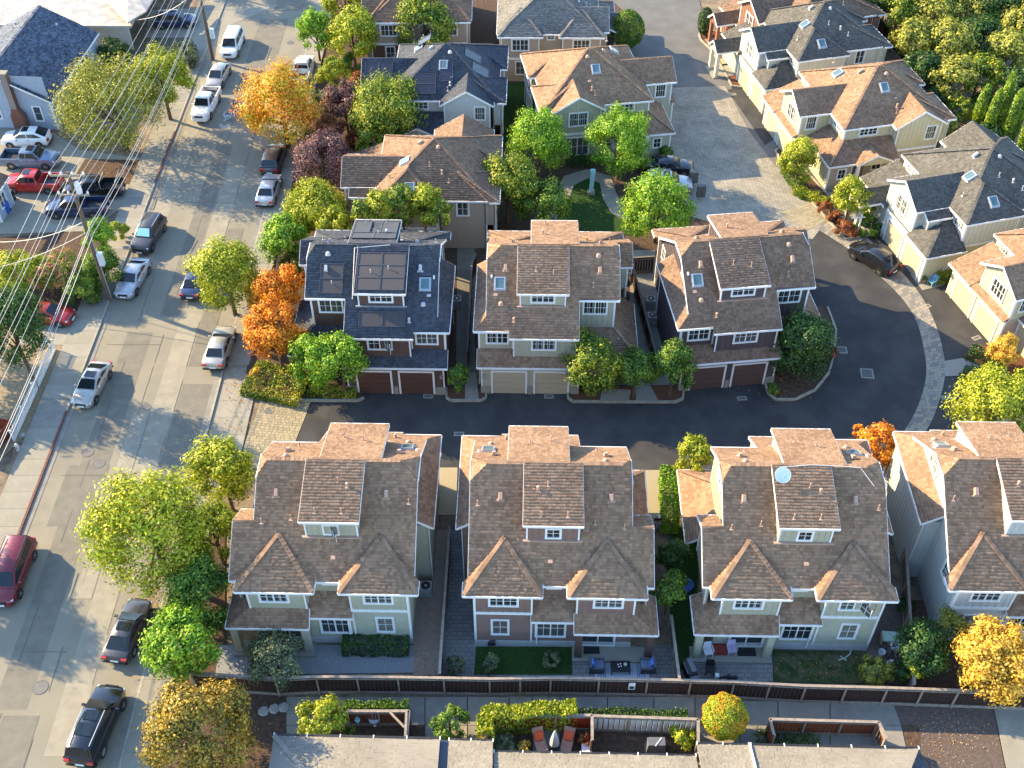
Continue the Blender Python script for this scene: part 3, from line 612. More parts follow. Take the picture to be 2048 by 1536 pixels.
villa_q('villa', 'brown roofed house behind the slate blue townhouse, purple tree on its left', -1, at(879.5, 413, 5.3), (8.52, .6), 1, SH_BROWN2, W_TAUPE, W_TAUPE, D_TAN, GU, 1, TAN_METAL, porch=False)
villa_p('villa', 'grey roofed beige house at the top edge with two hipped bays', 89.4, at(995.3, 74.6, 5.3), (12.7, 12.5), -1, SH_GREY, W_TAUPE, W_TAUPE, D_TAN, GU, 1, VG)
villa_p('villa', 'brown roofed house at the top edge beside the street trees', -89, at(731, 46, 5.3), (12.7, 1.4), 1, SH_BROWN2, W_TAUPE, W_BROWN, D_TAN, GU, 1)

# ------------------------------------------------------------------ ground
ASPH = mat('street_asphalt', (.228, .205, .155), .9, .12, .7, bump=.5, bscale=90, alt=((.205, .185, .142), .35))
ASPH_P = mat('street_patch_asphalt', (.168, .153, .122), .9, .12, 1.2, bump=.5, bscale=90)
ASPH_P2 = mat('street_patch_pale', (.262, .236, .18), .9, .12, 1.2, bump=.5, bscale=90)
ASPH_D = mat('alley_asphalt', (.047, .046, .046), .88, .14, .6, bump=.5, bscale=90, alt=((.062, .060, .058), .4))
SOIL = mat('garden_soil', (.085, .055, .038), .95, .35, 4, bump=.8, bscale=30)
DIRT = mat('dry_dirt', (.15, .115, .085), .95, .3, 2.5, bump=.8, bscale=30, alt=((.24, .18, .11), .8))
LAWN = mat('lawn_green', (.028, .060, .014), .95, .3, 6, bump=1, bscale=70)
LAWN_W = mat('worn_lawn', (.04, .065, .022), .95, .35, 3, bump=1, bscale=70, alt=((.10, .09, .05), 1.2))
MULCH = mat('bark_mulch', (.13, .06, .035), .95, .4, 20, bump=1, bscale=50)
COURT = brickmat('court_pavers', [(.24, .215, .17), (.32, .285, .215)], .42, .28, (.09, .085, .08), .012, R(35))
PATIO = brickmat('patio_pavers', [(.17, .165, .155), (.23, .21, .19)], .42, .3, (.08, .08, .08), .014, 0)
GRAVEL = mat('grey_gravel', (.24, .245, .25), .95, .3, 18, bump=1, bscale=60)

def sheet(name, px, z, m, kind='structure', t=.05, parent=None):
    q = MB(); q.slab([at(u, v, z) for u, v in px], (0, 0, -t)); return q.build(name, m, parent, kind if parent is None else None)
def rect(name, x0, y0, x1, y1, z, m, kind='structure', parent=None, t=.05):
    q = MB(); q.box(x0, y0, z - t, x1, y1, z); return q.build(name, m, parent, kind if parent is None else None)
q = MB(); q.box(-900, -500, -1.2, 900, 1200, -.06); q.build('ground', DIRT, None, 'structure')
st = MB(); st.box(-34, -130, -.055, -23, 240, 0); street = st.build('street', ASPH, None, 'structure')
PZ = [.003]
for x0, y0, x1, y1, m in ((-31.6, -28, -29.5, 6, ASPH_P), (-27.6, -31, -25.9, 30, ASPH_P2), (-29.4, 8, -27.8, 34, ASPH_P), (-25.8, -14, -23.2, 0, ASPH_P), (-33.2, 14, -31.7, 40, ASPH_P2),
                          (-32.4, -14, -29.4, -8.4, ASPH_P), (-30.8, -36, -28.6, -28.4, ASPH_P), (-29.2, 38, -26.0, 60, ASPH_P), (-33.8, 44, -31, 58, ASPH_P2), (-25.8, 2, -24.4, 20, ASPH_P), (-28.9, -20, -27.7, -3, ASPH_P2), (-28, 62, -24, 75, ASPH_P)):
    PZ[0] += .0011; rect('street_patch', x0, y0, x1, y1, PZ[0], m, parent=street, t=.0008)
seam = MB()
for x, y0, y1 in ((-28.55, -40, 60), (-25.95, -40, 40), (-31.0, -38, 12)):
    y = y0
    while y < y1: dx = random.uniform(-.04, .04); L_ = random.uniform(.6, 6); seam.box(x + dx, y, -.01, x + dx + .022, y + L_, .0182); y += L_ + random.uniform(.3, 5)
for y in (-24, -9.4, 4.5, 24): x0_ = -33.5 + random.uniform(0, 3); seam.box(x0_, y, -.01, x0_ + random.uniform(2.5, 5), y + .022, .0184)
seam.build('street_crack', mat('bitumen', (.12, .11, .09), .8, .2), street, 'stuff')
# gutters, kerbs, sidewalks with their slabs
def kerb_run(x0, x1, y0, y1, m=CURB, name='kerb', step=3.0, h=.13, red=()):
    root = bpy.data.objects.new(name, None); COL.objects.link(root); root['kind'] = 'structure'
    a = MB(); a.box(x0, 0, 0, x1, step - .02, h); me = {0: a.mesh('kerb_stone', m), 1: a.mesh('kerb_stone', mat('red_kerb_paint', (.16, .07, .055), .8, .35, 6))}
    y = y0
    while y < y1: link('kerb_stone', me[1 if any(r0 <= y <= r1 for r0, r1 in red) else 0], root, loc=(0, y, 0)); y += step
kerb_run(-34.16, -34.0, -42, 100, red=((-15.5, -5), (25, 35))); kerb_run(-23.0, -22.84, -42, 100)
for nm, xa, xb in (('gutter', -34.0, -33.55), ('gutter', -23.45, -23.0)): rect(nm, xa, -120, xb, 200, .0215, CONC_D)
def slab_walk(name, x0, x1, y0, y1, step, z, mats, gap=.018):
    root = bpy.data.objects.new(name, None); COL.objects.link(root); root['kind'] = 'structure'; ms = []
    for m in mats: a = MB(); a.box(x0, 0, -.05, x1, step - gap, z); ms.append(a.mesh('slab', m))
    y = y0
    while y < y1: link('slab', random.choice(ms), root, loc=(0, y, random.uniform(0, .006))); y += step
slab_walk('sidewalk', -36.4, -34.17, -42, 95, 1.55, .12, [CONC, CONC, CONC_L, CONC_D]); slab_walk('sidewalk', -22.83, -20.95, -42, -9, 1.6, .12, [CONC, CONC, CONC_L])
slab_walk('sidewalk', -22.83, -20.95, 2, 95, 1.6, .12, [CONC, CONC, CONC_L])
# entry apron and alley
slab_walk('driveway_apron', -22.83, -20.0, -9, 2, 1.8, .02, [CONC_L, CONC, CONC_L])
sheet('alley', [(560, 935), (612, 806), (640, 770), (1700, 770), (2120, 800), (2120, 950), (1900, 990), (1300, 990)], .004, ASPH_D)
sheet('loop_road', [(1480, 800), (1600, 700), (1600, 520), (1560, 430), (1600, 400), (1780, 470), (1900, 560), (2120, 700), (2120, 930), (1850, 930), (1500, 930)], .009, ASPH_D)
sheet('upper_road', [(1230, 100), (1290, 60), (1190, -30), (1390, -30), (1420, 80), (1480, 165), (1530, 240), (1600, 300), (1720, 430), (1620, 440), (1330, 420), (1300, 200)], .001, mat('upper_asphalt', (.135, .13, .12), .9, .12, .6, bump=.5, bscale=90))
sheet('paver_court', [(1325, 176), (1450, 172), (1500, 265), (1545, 325), (1600, 375), (1650, 415), (1655, 440), (1625, 478), (1560, 470), (1440, 450), (1340, 420), (1300, 300)], .013, COURT)
sheet('parking_strip', [(1455, 180), (1500, 165), (1560, 270), (1530, 290)], .017, ASPH_D)
sheet('entry_concrete', [(1380, 372), (1404, 372), (1440, 425), (1400, 430)], .018, CONC_L)
# paver ribbons: every paver is a piece
def paver_quads(rows, cw, gap=.02):
    """rows: list of (inner point, outer point) stations along a ribbon -> rotated box placements"""
    out = []; rr = random.Random(3)
    for a, b in zip(rows, rows[1:]):
        a0, a1, b0, b1 = [Vector(p) for p in (a[0], a[1], b[0], b[1])]; w = (a1 - a0).length; t = 0
        while t < w - .05:
            c = min(w, t + cw * rr.choice((.7, 1, 1, 1.35))); 
            if w - c < .12: c = w
            out.append([a0.lerp(a1, t / w), a0.lerp(a1, c / w), b0.lerp(b1, c / w), b0.lerp(b1, t / w)]); t = c
    return out
def ribbon(name, inner, outer, z, step, cw, mats, limit=300, border=True):
    def resample(px):
        P = [at(u, v, z) for u, v in px]; out = []
        for i in range(len(P) - 1):
            p0 = P[max(0, i - 1)]; p1, p2 = P[i], P[i + 1]; p3 = P[min(len(P) - 1, i + 2)]
            for k in range(12):
                s = k / 12; out.append(.5 * ((2 * p1) + (p2 - p0) * s + (2 * p0 - 5 * p1 + 4 * p2 - p3) * s * s + (3 * p1 - p0 - 3 * p2 + p3) * s ** 3))
        out.append(P[-1]); L = [0]
        for i in range(1, len(out)): L.append(L[-1] + (out[i] - out[i - 1]).length)
        return out, L
    (A, LA), (B, LB) = resample(inner), resample(outer); n = int((LA[-1] + LB[-1]) / 2 / step)
    def pick(P, L, f):
        t = f * L[-1]
        for i in range(1, len(P)):
            if L[i] >= t: return P[i - 1].lerp(P[i], (t - L[i - 1]) / max(1e-6, L[i] - L[i - 1]))
        return P[-1]
    rows = [(pick(A, LA, i / n), pick(B, LB, i / n)) for i in range(n + 1)]
    base = MB(); 
    for (a, b), (c, d) in zip(rows, rows[1:]): base.poly([a - Vector((0, 0, .012)), b - Vector((0, 0, .012)), d - Vector((0, 0, .012)), c - Vector((0, 0, .012))])
    root = base.build(name, mat('joint_sand', (.10, .092, .08), .95), None, 'structure')
    Q = paver_quads(rows, cw); Q.sort(key=lambda q: q[0].y); rest = [MB() for _ in mats]; cnt = 0
    for q4 in Q:
        c = sum(q4, Vector()) / 4; g = [c + (p - c) * .93 for p in q4]; h = random.uniform(.0, .008); mi = random.randrange(len(mats))
        if cnt < limit:
            m = MB(); m.slab([p - c + Vector((0, 0, h)) for p in g], (0, 0, -.03)); m.build('paver', mats[mi], root, loc=c); cnt += 1
        else: rest[mi].slab([p + Vector((0, 0, h)) for p in g], (0, 0, -.03))
    for m, mm in zip(rest, mats):
        if m.f: m.build('pavers', mm, root, 'stuff')
PV = [mat('paver_grey', (.25, .23, .19), .9, .1, 9, bump=.4), mat('paver_tan', (.30, .26, .195), .9, .1, 9, bump=.4), mat('paver_dark', (.19, .178, .16), .9, .1, 9, bump=.4)]
ribbon('paver_band', [(1625, 452), (1700, 500), (1752, 545), (1800, 592), (1832, 640), (1848, 700), (1852, 750), (1838, 806), (1808, 862), (1760, 920)],
       [(1655, 425), (1740, 480), (1790, 530), (1838, 585), (1868, 640), (1886, 700), (1890, 750), (1876, 810), (1852, 862), (1800, 930)], .026, .34, .36, PV)
PVT = [mat('buff_paver', (.31, .26, .165), .9, .1, 9, bump=.4), mat('straw_paver', (.26, .22, .145), .9, .1, 9, bump=.4)]
ribbon('entry_pavers', [(522, 790), (512, 830), (492, 880), (478, 935)], [(622, 800), (612, 830), (592, 880), (568, 940)], .026, .26, .34, PVT, 0)
ribbon('court_edge_pavers', [(1560, 425), (1610, 462)], [(1655, 395), (1672, 432)], .03, .3, .36, PVT, 0)
# covers and small marks let into the paving
def cover(name, label, cat, px, w, l, m, rnd=False, rz=0, grp=None, z=.02):
    q = MB(); p = at(*px)
    if rnd: q.lathe((0, 0, 0), [(w / 2, -.03), (w / 2, 0), (w * .42, .002), (w * .41, -.006), (w * .2, -.004)], 20)
    else:
        q.box(-w / 2, -l / 2, -.03, w / 2, l / 2, 0); q2 = MB(); q2.box(-w / 2 + .1, -l / 2 + .1, -.001, w / 2 - .1, l / 2 - .1, .004)
    o = q.build(name, m, None, loc=(p.x, p.y, z), rz=rz); tag(o, label, cat, grp)
    if not rnd: q2.build('lid', mat('cover_lid', (.10, .10, .10), .8), o)
for px, w, lab in (((175, 905), .95, 'upper left of two round manhole covers beside the shaded kerb'), ((197, 928), .95, 'lower right of two round manhole covers beside the shaded kerb'), ((290, 815), .9, 'faint manhole cover in mid street, up the road from the paired ones'),
                   ((80, 1375), 1.0, 'manhole cover in sunlight low in the street near the left edge'), ((1172, 86), 0, ''), ((581, 85), .8, 'manhole cover by the parked white pickup at the top'), ((538, 822), .75, 'round cover set in the tan entry pavers')):
    if w: cover('manhole_cover', lab, 'manhole cover', px, w, w, mat('cast_iron', (.10, .095, .09), .7, .2), True, grp='round covers', z=.036 if px[0] == 538 else .024)
for px, lab, rz in (((856, 793), 'utility cover before the oxblood garage doors', 0), ((1098, 793), 'utility cover before the tan garage doors', 0), ((1484, 797), 'utility cover before the brown garage doors', .1), ((918, 868), 'pale square cover in the dark alley between the bottom roofs', 0),
                    ((1465, 189), 'utility cover before the ivory garage at the top', .3), ((1853, 613), 'pale cover on the driveway beside the buff garage', .5), ((1953, 676), 'dark rimmed cover at the foot of the buff garage', .4), ((1892, 795), 'pale cover under the green tree on the far right', .1)):
    cover('utility_cover', lab, 'utility cover', px, .75, .42, CONC_L, rz=rz, grp='rectangular utility covers', z=.022)
cover('drain_slab', 'pale square concrete slab in the middle of the curved asphalt', 'slab', (1734, 747), 1.0, 1.1, CONC_L, rz=-.1, z=.022); cover('drain_slab', 'small concrete slab beside the dark hedge on the bend', 'slab', (1684, 700), .8, .8, CONC_L, rz=-.1, z=.022)
# planted islands, walks, yards
def island(name, px, z, m, kerb=True, curb_px=None):
    P = [at(u, v, z) for u, v in px]; q = MB(); q.slab(P, (0, 0, -z - .03)); o = q.build(name, m, None, 'structure')
    if kerb:
        k = MB(); n = len(P)
        for i in (curb_px or range(n)):
            a, b = P[i], P[(i + 1) % n]; k.bar(a, b, .16, .2); 
        k.build('kerb', CURB, o)
island('planting_bed', [(488, 780), (500, 690), (520, 640), (600, 600), (640, 690), (728, 775), (728, 795), (716, 801), (640, 801), (560, 800), (515, 792)], .12, SOIL, True, [6, 7, 8, 9, 10])
island('planting_bed', [(893, 775), (893, 795), (902, 801), (962, 801), (972, 795), (972, 775)], .10, MULCH, True, [0, 1, 2, 3, 4])
island('planting_bed', [(1135, 775), (1136, 795), (1146, 803), (1350, 804), (1366, 797), (1368, 770)], .10, MULCH, True, [0, 1, 2, 3, 4])
island('planting_bed', [(1530, 765), (1536, 785), (1552, 799), (1590, 799), (1630, 780), (1658, 745), (1668, 710), (1672, 660), (1655, 615), (1600, 600), (1540, 700)], .12, SOIL, True, [0, 1, 2, 3, 4, 5, 6, 7])
sheet('walkway', [(1200, 800), (1258, 800), (1262, 780), (1205, 775)], .13, CONC_L); sheet('walkway', [(1272, 802), (1318, 802), (1300, 770), (1270, 770)], .125, CONC)
sheet('walkway', [(930, 800), (958, 800), (952, 745), (930, 745)], .125, CONC); sheet('side_yard', [(912, 760), (950, 760), (950, 470), (915, 470)], .02, ASPH_P); sheet('side_yard', [(1255, 770), (1350, 770), (1310, 500), (1262, 500)], .02, CONC_D)
island('planting_bed', [(1402, 80), (1398, 68), (1410, 60), (1448, 66), (1478, 150), (1492, 176), (1464, 172), (1448, 142), (1424, 100)], .1, MULCH); sheet('entry_walk', [(1423, 92), (1450, 88), (1462, 98), (1432, 104)], .12, PVT[0]); sheet('entry_walk', [(1436, 118), (1470, 113), (1480, 124), (1445, 132)], .12, PVT[0])
sheet('driveway', [(1462, 175), (1545, 230), (1640, 300), (1660, 250), (1500, 120)], .012, ASPH_D)
island('planting_bed', [(1550, 302), (1566, 292), (1660, 395), (1740, 470), (1690, 478), (1625, 405), (1578, 350)], .1, SOIL)
sheet('court_walk', [(1610, 405), (1700, 380), (1740, 370), (1750, 390), (1660, 425)], .03, PVT[0])
sheet('side_walk', [(1820, 548), (1875, 545), (1890, 570), (1845, 580)], .03, CONC_L); sheet('side_walk', [(1888, 722), (1925, 716), (1960, 728), (2060, 758), (2060, 775), (1960, 750), (1890, 752)], .03, CONC_L)
island('planting_bed', [(1925, 712), (1960, 690), (2080, 700), (2080, 770), (2040, 760), (1960, 728)], .1, MULCH, False); island('planting_bed', [(1918, 745), (1960, 748), (2070, 780), (2070, 830), (1990, 800), (1920, 760)], .1, MULCH, False)
rect('court_ground', -20.9, 2.0, 21, 75, -.01, SOIL)
GL = [(1150, 460), (1130, 420), (1118, 395), (1135, 365), (1175, 352), (1205, 358), (1222, 385), (1228, 420), (1250, 445), (1275, 465)]
sheet('green_lawn', [(1130, 470), (1110, 400), (1130, 360), (1180, 350), (1220, 360), (1240, 420), (1290, 470)], .02, LAWN)
pathm = MB(); PI_ = [(1112, 440), (1137, 400), (1148, 370), (1175, 356), (1200, 366), (1205, 395), (1222, 425), (1262, 448)]; PO_ = [(1088, 420), (1112, 385), (1128, 352), (1175, 338), (1222, 352), (1232, 385), (1245, 405), (1280, 425)]
for (a, b), (c, d) in zip(zip(PI_, PO_), zip(PI_[1:], PO_[1:])): pathm.slab([at(*a, .05), at(*b, .05), at(*d, .05), at(*c, .05)], (0, 0, -.04))
pathm.build('curved_path', CONC, None, 'structure')
sheet('garden_bed', [(1222, 352), (1275, 340), (1300, 440), (1250, 405), (1235, 385)], .025, SOIL)
sheet('side_lawn', [(1005, 165), (1050, 165), (1050, 280), (1000, 285)], .02, LAWN)
# bottom yards
sheet('patio', [(440, 1290), (835, 1290), (835, 1345), (430, 1350)], .01, GRAVEL); sheet('side_yard', [(832, 1060), (902, 1060), (882, 1350), (826, 1350)], .014, mat('decomposed_granite', (.27, .20, .15), .95, .15))
sheet('patio', [(902, 1060), (940, 1060), (952, 1290), (1350, 1290), (1355, 1362), (880, 1350)], .01, PATIO); sheet('lawn', [(952, 1293), (1144, 1293), (1144, 1349), (948, 1349)], .03, LAWN)
sheet('patio', [(1355, 1280), (1545, 1300), (1546, 1363), (1358, 1360)], .01, PATIO); sheet('lawn', [(1545, 1300), (1735, 1303), (1740, 1367), (1548, 1364)], .03, LAWN_W); sheet('side_yard', [(1340, 1050), (1400, 1050), (1390, 1290), (1352, 1360), (1340, 1250)], .012, LAWN); sheet('side_yard', [(1735, 1200), (1800, 1200), (1815, 1370), (1735, 1367)], .012, mat('yard_brick', (.13, .10, .085), .95))
sheet('side_yard', [(1290, 940), (1345, 940), (1345, 1060), (1300, 1060)], .012, PVT[0]); sheet('entry_patch', [(870, 935), (915, 935), (912, 1030), (868, 1030)], .012, PVT[0])
sheet('back_garden', [(1780, 1200), (2100, 1200), (2100, 1400), (1780, 1372)], .008, SOIL)
sheet('front_garden', [(330, 1060), (450, 1060), (450, 1345), (300, 1345)], .008, SOIL)
# path slabs behind the long fence
root = bpy.data.objects.new('path', None); COL.objects.link(root); root['kind'] = 'structure'
ux = [572, 632, 770, 850, 935, 1018, 1065, 1120, 1215, 1308, 1390, 1480, 1556, 1660, 1785]
for i in range(len(ux) - 1):
    q = MB(); a, b = ux[i] + 1, ux[i + 1] - 1; q.slab([at(a, 1394 + 8 * (a > 1400), .06), at(b, 1394 + 8 * (b > 1400), .06), at(b + (18 if b > 1700 else 0), 1450, .06), at(a, 1450, .06)], (0, 0, -.08)); q.build('slab', random.choice([CONC, CONC_D, CONC_D]), root)
    if i in (0, 3, 4, 6, 10, 11, 12, 13): q = MB(); q.slab([at(a, 1451, .058), at(b + (18 if b > 1700 else 0), 1451, .058), at(b + (36 if b > 1700 else 0), 1530, .058), at(a, 1530, .058)], (0, 0, -.08)); q.build('slab', random.choice([CONC, CONC_D]), root)
sheet('parking_ground', [(1770, 1408), (1985, 1414), (2015, 1560), (1820, 1560)], .02, mat('brown_gravel', (.115, .085, .07), .95, .25, 6, bump=1, bscale=60)); sheet('driveway', [(1988, 1414), (2100, 1420), (2120, 1570), (2018, 1560)], .03, CONC)
sheet('garden_bed', [(300, 1350), (572, 1380), (572, 1560), (290, 1560)], .02, SOIL); sheet('garden_bed', [(600, 1440), (1840, 1450), (1840, 1560), (600, 1560)], .03, SOIL)
# left lots
sheet('driveway', [(-60, 240), (60, 235), (160, 300), (300, 318), (262, 405), (170, 462), (-60, 470)], .02, CONC); sheet('tree_bed', [(170, 318), (300, 320), (280, 372), (150, 352)], .035, SOIL)
sheet('driveway', [(40, 640), (172, 620), (146, 690), (30, 690)], .03, CONC_L); sheet('dry_yard', [(-80, 480), (160, 462), (240, 455), (205, 600), (160, 620), (-80, 640)], .01, SOIL)
sheet('dry_yard', [(-80, 690), (165, 690), (120, 800), (-80, 1000)], .012, mat('dry_grass', (.24, .185, .115), .95, .25, 5, bump=1)); sheet('front_yard', [(190, 60), (400, 60), (330, 150), (190, 150)], .01, mat('weedy_yard', (.12, .11, .07), .95, .4, 6, bump=1))
sheet('driveway', [(300, 20), (560, 10), (400, 75), (290, 75)], .02, CONC)

# ------------------------------------------------------------------ plants
def px_r(u, v, z, r):
    p = at(u, v, z); d = (p - Vector((0, -CAM_H, CAM_H))).dot(Vector((0, S45, -S45))); return r * d / FPX
def crown_mesh(name, rad, leaf, m, k=26, seed=0, spread=.34, density=1.0, top=0., solid=False):
    g = np.random.default_rng(seed + 11); rad = np.array(rad, float); mr = rad.mean()
    if solid: k = 1
    else: k = int(k * 1.7); spread = spread * .80
    d = g.normal(size=(k, 3)); d /= np.linalg.norm(d, axis=1)[:, None]; d[:, 2] = np.where(d[:, 2] < -.55, -d[:, 2], d[:, 2])
    f = g.uniform(.55, .90, k)[:, None]; c = d * rad * f; cr = mr * spread * g.uniform(.7, 1.25, k)
    n = int(min(20000, 6.5 * density * 4 * math.pi * mr * mr / (leaf * leaf)))
    if solid:
        o = g.normal(size=(n, 3)); o /= np.linalg.norm(o, axis=1)[:, None]; pos = o * rad * (1 - .12 * g.random(n) ** 2)[:, None] * (1 + .04 * np.sin(o @ np.array([9, 7, 5])))[:, None]; nr = o + .5 * g.normal(size=(n, 3))
    else:
        w = cr ** 2; idx = g.choice(k, n, p=w / w.sum()); o = g.normal(size=(n, 3)); o /= np.linalg.norm(o, axis=1)[:, None]
        rr = g.random(n) ** .45; pos = c[idx] + o * (cr[idx] * rr * (1 + .14 * g.normal(size=n)))[:, None]; nr = o * 1.3 + d[idx] * .5 + .42 * g.normal(size=(n, 3)) + np.array([0, 0, .15])
    nr /= np.linalg.norm(nr, axis=1)[:, None]; t = np.cross(nr, g.normal(size=(n, 3))); t /= np.linalg.norm(t, axis=1)[:, None]; b = np.cross(nr, t)
    s = (leaf * g.uniform(.55, 1.25, n))[:, None]
    V = np.stack([pos - t * s * .5, pos - b * s * .32, pos + t * s * .5, pos + b * s * .32], 1).reshape(-1, 3)
    V[:, 2] = np.maximum(V[:, 2], -rad[2] * 1.25)
    return npmesh(name, V, np.arange(n * 4).reshape(-1, 4), m), c, cr
TSEED = [100]
def tree(label, u, v, zc, rpx, m, group, leaf=.26, aspect=.9, k=26, spread=.36, name='tree', cat='tree', trunk=True, density=1.0, ry=1.0, solid=False, rzpx=None, bark=None, lean=(0, 0)):
    """crown centred over the surveyed point at height zc; radius from its spread in the photograph"""
    TSEED[0] += 1; r = px_r(u, v, zc, rpx) * (1.0 if solid else 1.16); p = at(u, v, zc); rz = px_r(u, v, zc, rzpx) if rzpx else r * aspect * (1 if solid else 1.08)
    zc_ = max(zc, .1)
    root = thing(name, label, cat, (p.x + lean[0], p.y + lean[1], 0), group=group)
    me, c, cr = crown_mesh('crown', (r, r * ry, rz), leaf * .88, m, k, TSEED[0], spread, density, solid=solid)
    cz = zc_; link('crown', me, root, loc=(-lean[0], -lean[1], cz))
    if trunk:
        tr = max(.07, r * .05); q = MB(); q.tube((0, 0, -.05), (-lean[0] * .5, -lean[1] * .5, cz * .55), tr * 1.25, tr, 9); q.tube((-lean[0] * .5, -lean[1] * .5, cz * .54), (-lean[0], -lean[1], cz + rz * .3), tr, tr * .4, 8)
        for i in range(min(7, len(c))): q.tube((-lean[0] * .6, -lean[1] * .6, cz * (.5 + .04 * i)), (c[i][0] * .8 - lean[0], c[i][1] * .8 - lean[1], c[i][2] * .8 + cz), tr * .5, tr * .12, 6)
        q.build('trunk', bark or BARK, root)
    return root
YG = leafmat('yellow_green_leaves', [(.16, .21, .012), (.34, .38, .02), (.50, .48, .04)]); BG = leafmat('bright_green_leaves', [(.07, .17, .010), (.19, .35, .018), (.36, .50, .035)])
MG = leafmat('mid_green_leaves', [(.04, .10, .012), (.10, .19, .02), (.24, .32, .03)]); DG = leafmat('dark_green_leaves', [(.022, .055, .014), (.045, .10, .02), (.10, .17, .03)])
OL = leafmat('olive_leaves', [(.13, .15, .03), (.28, .28, .04), (.44, .42, .06)]); OR = leafmat('orange_leaves', [(.42, .12, .01), (.75, .25, .015), (.85, .42, .04)])
OY = leafmat('autumn_mixed_leaves', [(.28, .29, .02), (.60, .42, .03), (.80, .36, .03), (.78, .20, .02)], ps=.45); PU = leafmat('purple_leaves', [(.08, .035, .04), (.17, .08, .08), (.30, .18, .14)]); GO = leafmat('golden_leaves', [(.42, .28, .03), (.70, .42, .05), (.80, .50, .08)])
BZ = leafmat('bronze_leaves', [(.08, .08, .015), (.27, .20, .025), (.46, .29, .04)], ps=.6); GG = leafmat('green_gold_leaves', [(.05, .11, .012), (.16, .23, .02), (.50, .46, .04)], ps=.7); RD = leafmat('red_shrub_leaves', [(.10, .05, .015), (.30, .08, .03), (.40, .16, .04)])
PG = leafmat('pale_olive_leaves', [(.06, .085, .04), (.13, .16, .08), (.28, .30, .12)]); FL = leafmat('pink_flowering_leaves', [(.14, .20, .03), (.26, .30, .04), (.55, .10, .14)], ps=1.2); TP = leafmat('topiary_leaves', [(.20, .30, .015), (.38, .42, .02), (.72, .22, .03)], ps=.8)
CY = leafmat('cypress_leaves', [(.06, .12, .015), (.18, .28, .02), (.34, .43, .035)])
gs = 'trees along the street'; gc = 'trees in the court'; ga = 'trees in front of the garages'; gb = 'trees behind the right hand houses'
T = tree
T('pale green tree beside the parked white pickup at the top', 632, 62, 3.6, 36, BG, gs, .3, 1.1)
T('bright lime tree against the brown roofed house at the top', 705, 75, 4.2, 42, YG, gs, .3, 1.25)
T('lime tree cut by the top edge above the street', 690, 0, 4, 42, YG, gs, .3)
T('large orange tree leaning over the street with olive lower leaves', 565, 222, 4.2, 78, OY, gs, .27, 1.0, k=40)
T('small dark purple tree right of the large orange tree', 690, 215, 3, 42, PU, gs, .22, 1.1); T('rust red shrubby tree at the corner of the solar house', 718, 180, 2.5, 26, RD, gs, .22, 1.2)
T('bushy purple plum tree above the yellow green hedge trees', 645, 330, 3, 56, PU, gs, .22, 1.0, k=34)
T('big dark green tree in front of the solar house', 775, 232, 4.2, 66, GG, gc, .26, 1.05, k=40)
T('dark leafed tree with yellow tips between the two top left roofs', 848, 52, 4.5, 58, GG, gc, .3, .8, k=30)
T('yellow green clipped tree left of the brown roofed house', 632, 418, 3.2, 60, YG, gs, .22, .75, k=34)
T('feathery lime tree beside the slate blue roof', 572, 488, 3.2, 46, BG, gs, .24, 1.1, k=30)
T('yellow green tree overhanging the street above the parked silver sedan', 455, 562, 3.7, 66, YG, gs, .26, 1.1, k=34)
T('upper of two orange maples left of the slate blue townhouse', 560, 578, 4.2, 48, OR, gs, .24, .95, k=24); T('lower of two orange maples left of the slate blue townhouse', 550, 662, 4.4, 54, OR, gs, .24, .95, k=26)
T('left of the twin green trees beside the oxblood garage doors', 628, 722, 3.6, 44, BG, ga, .22, 1.25, k=24); T('right of the twin green trees beside the oxblood garage doors', 682, 728, 3.6, 48, BG, ga, .22, 1.25, k=24)
T('slender dark shrub between the oxblood and the tan garage doors', 914, 755, 1.9, 20, MG, ga, .18, 1.6, k=12, trunk=False)
T('dark tree with glowing yellow tips covering the right tan garage door', 1178, 728, 3.3, 55, GG, ga, .21, 1.05, k=30); T('small mid green tree at the entry steps between two townhouses', 1272, 742, 3.0, 38, MG, ga, .2, 1.0, k=20, spread=.4)
T('dark green tree left of the brown garage doors', 1346, 738, 3.2, 38, MG, ga, .2, 1.4, k=22); T('broad dark evergreen filling the island on the bend', 1608, 700, 3.0, 56, DG, ga, .22, 1.4, k=34)
T('round bright green tree left of the sage gable', 1078, 285, 3.8, 56, BG, gc, .22, 1.1, k=44, spread=.3); T('round bright green tree right of the sage gable', 1240, 290, 3.8, 60, BG, gc, .22, 1.1, k=44, spread=.3)
T('two toned tree with yellow top behind the middle brown roof', 1015, 375, 3.8, 56, GG, gc, .24, 1.0, k=34); T('darker green tree lapping over the curved path', 1085, 410, 3.2, 50, MG, gc, .24, .9, k=26)
T('bright green tree between the two right townhouse roofs and the lawn', 1316, 418, 3.6, 68, BG, gc, .24, .95, k=44, spread=.3); T('clipped round dark evergreen at the top road', 1256, 58, 2.6, 33, MG, gc, .22, 1.15, solid=True); T('narrow conical evergreen by the redwood porch', 1411, 42, 1.8, 15, DG, gc, .2, 1.9, solid=True)
for i, (u, v, r) in enumerate(((725, 425, 22), (762, 418, 30), (805, 412, 34), (848, 415, 36), (880, 428, 22))):
    T(['leftmost small', 'second from left', 'middle', 'largest yellow tipped', 'rightmost small'][i] + ' bushy tree in the row behind the slate blue roof', u, v, 6.2, r, YG if i % 2 else GG, 'row of bushy trees behind the slate blue roof', .22, 1.2, k=18)
T('yellow green young tree before the tan roofed house on the loop', 1600, 322, 2.6, 38, YG, gb, .22, 1.0); T('yellow green young tree between the two loop houses', 1702, 395, 2.8, 34, YG, gb, .22, 1.1)
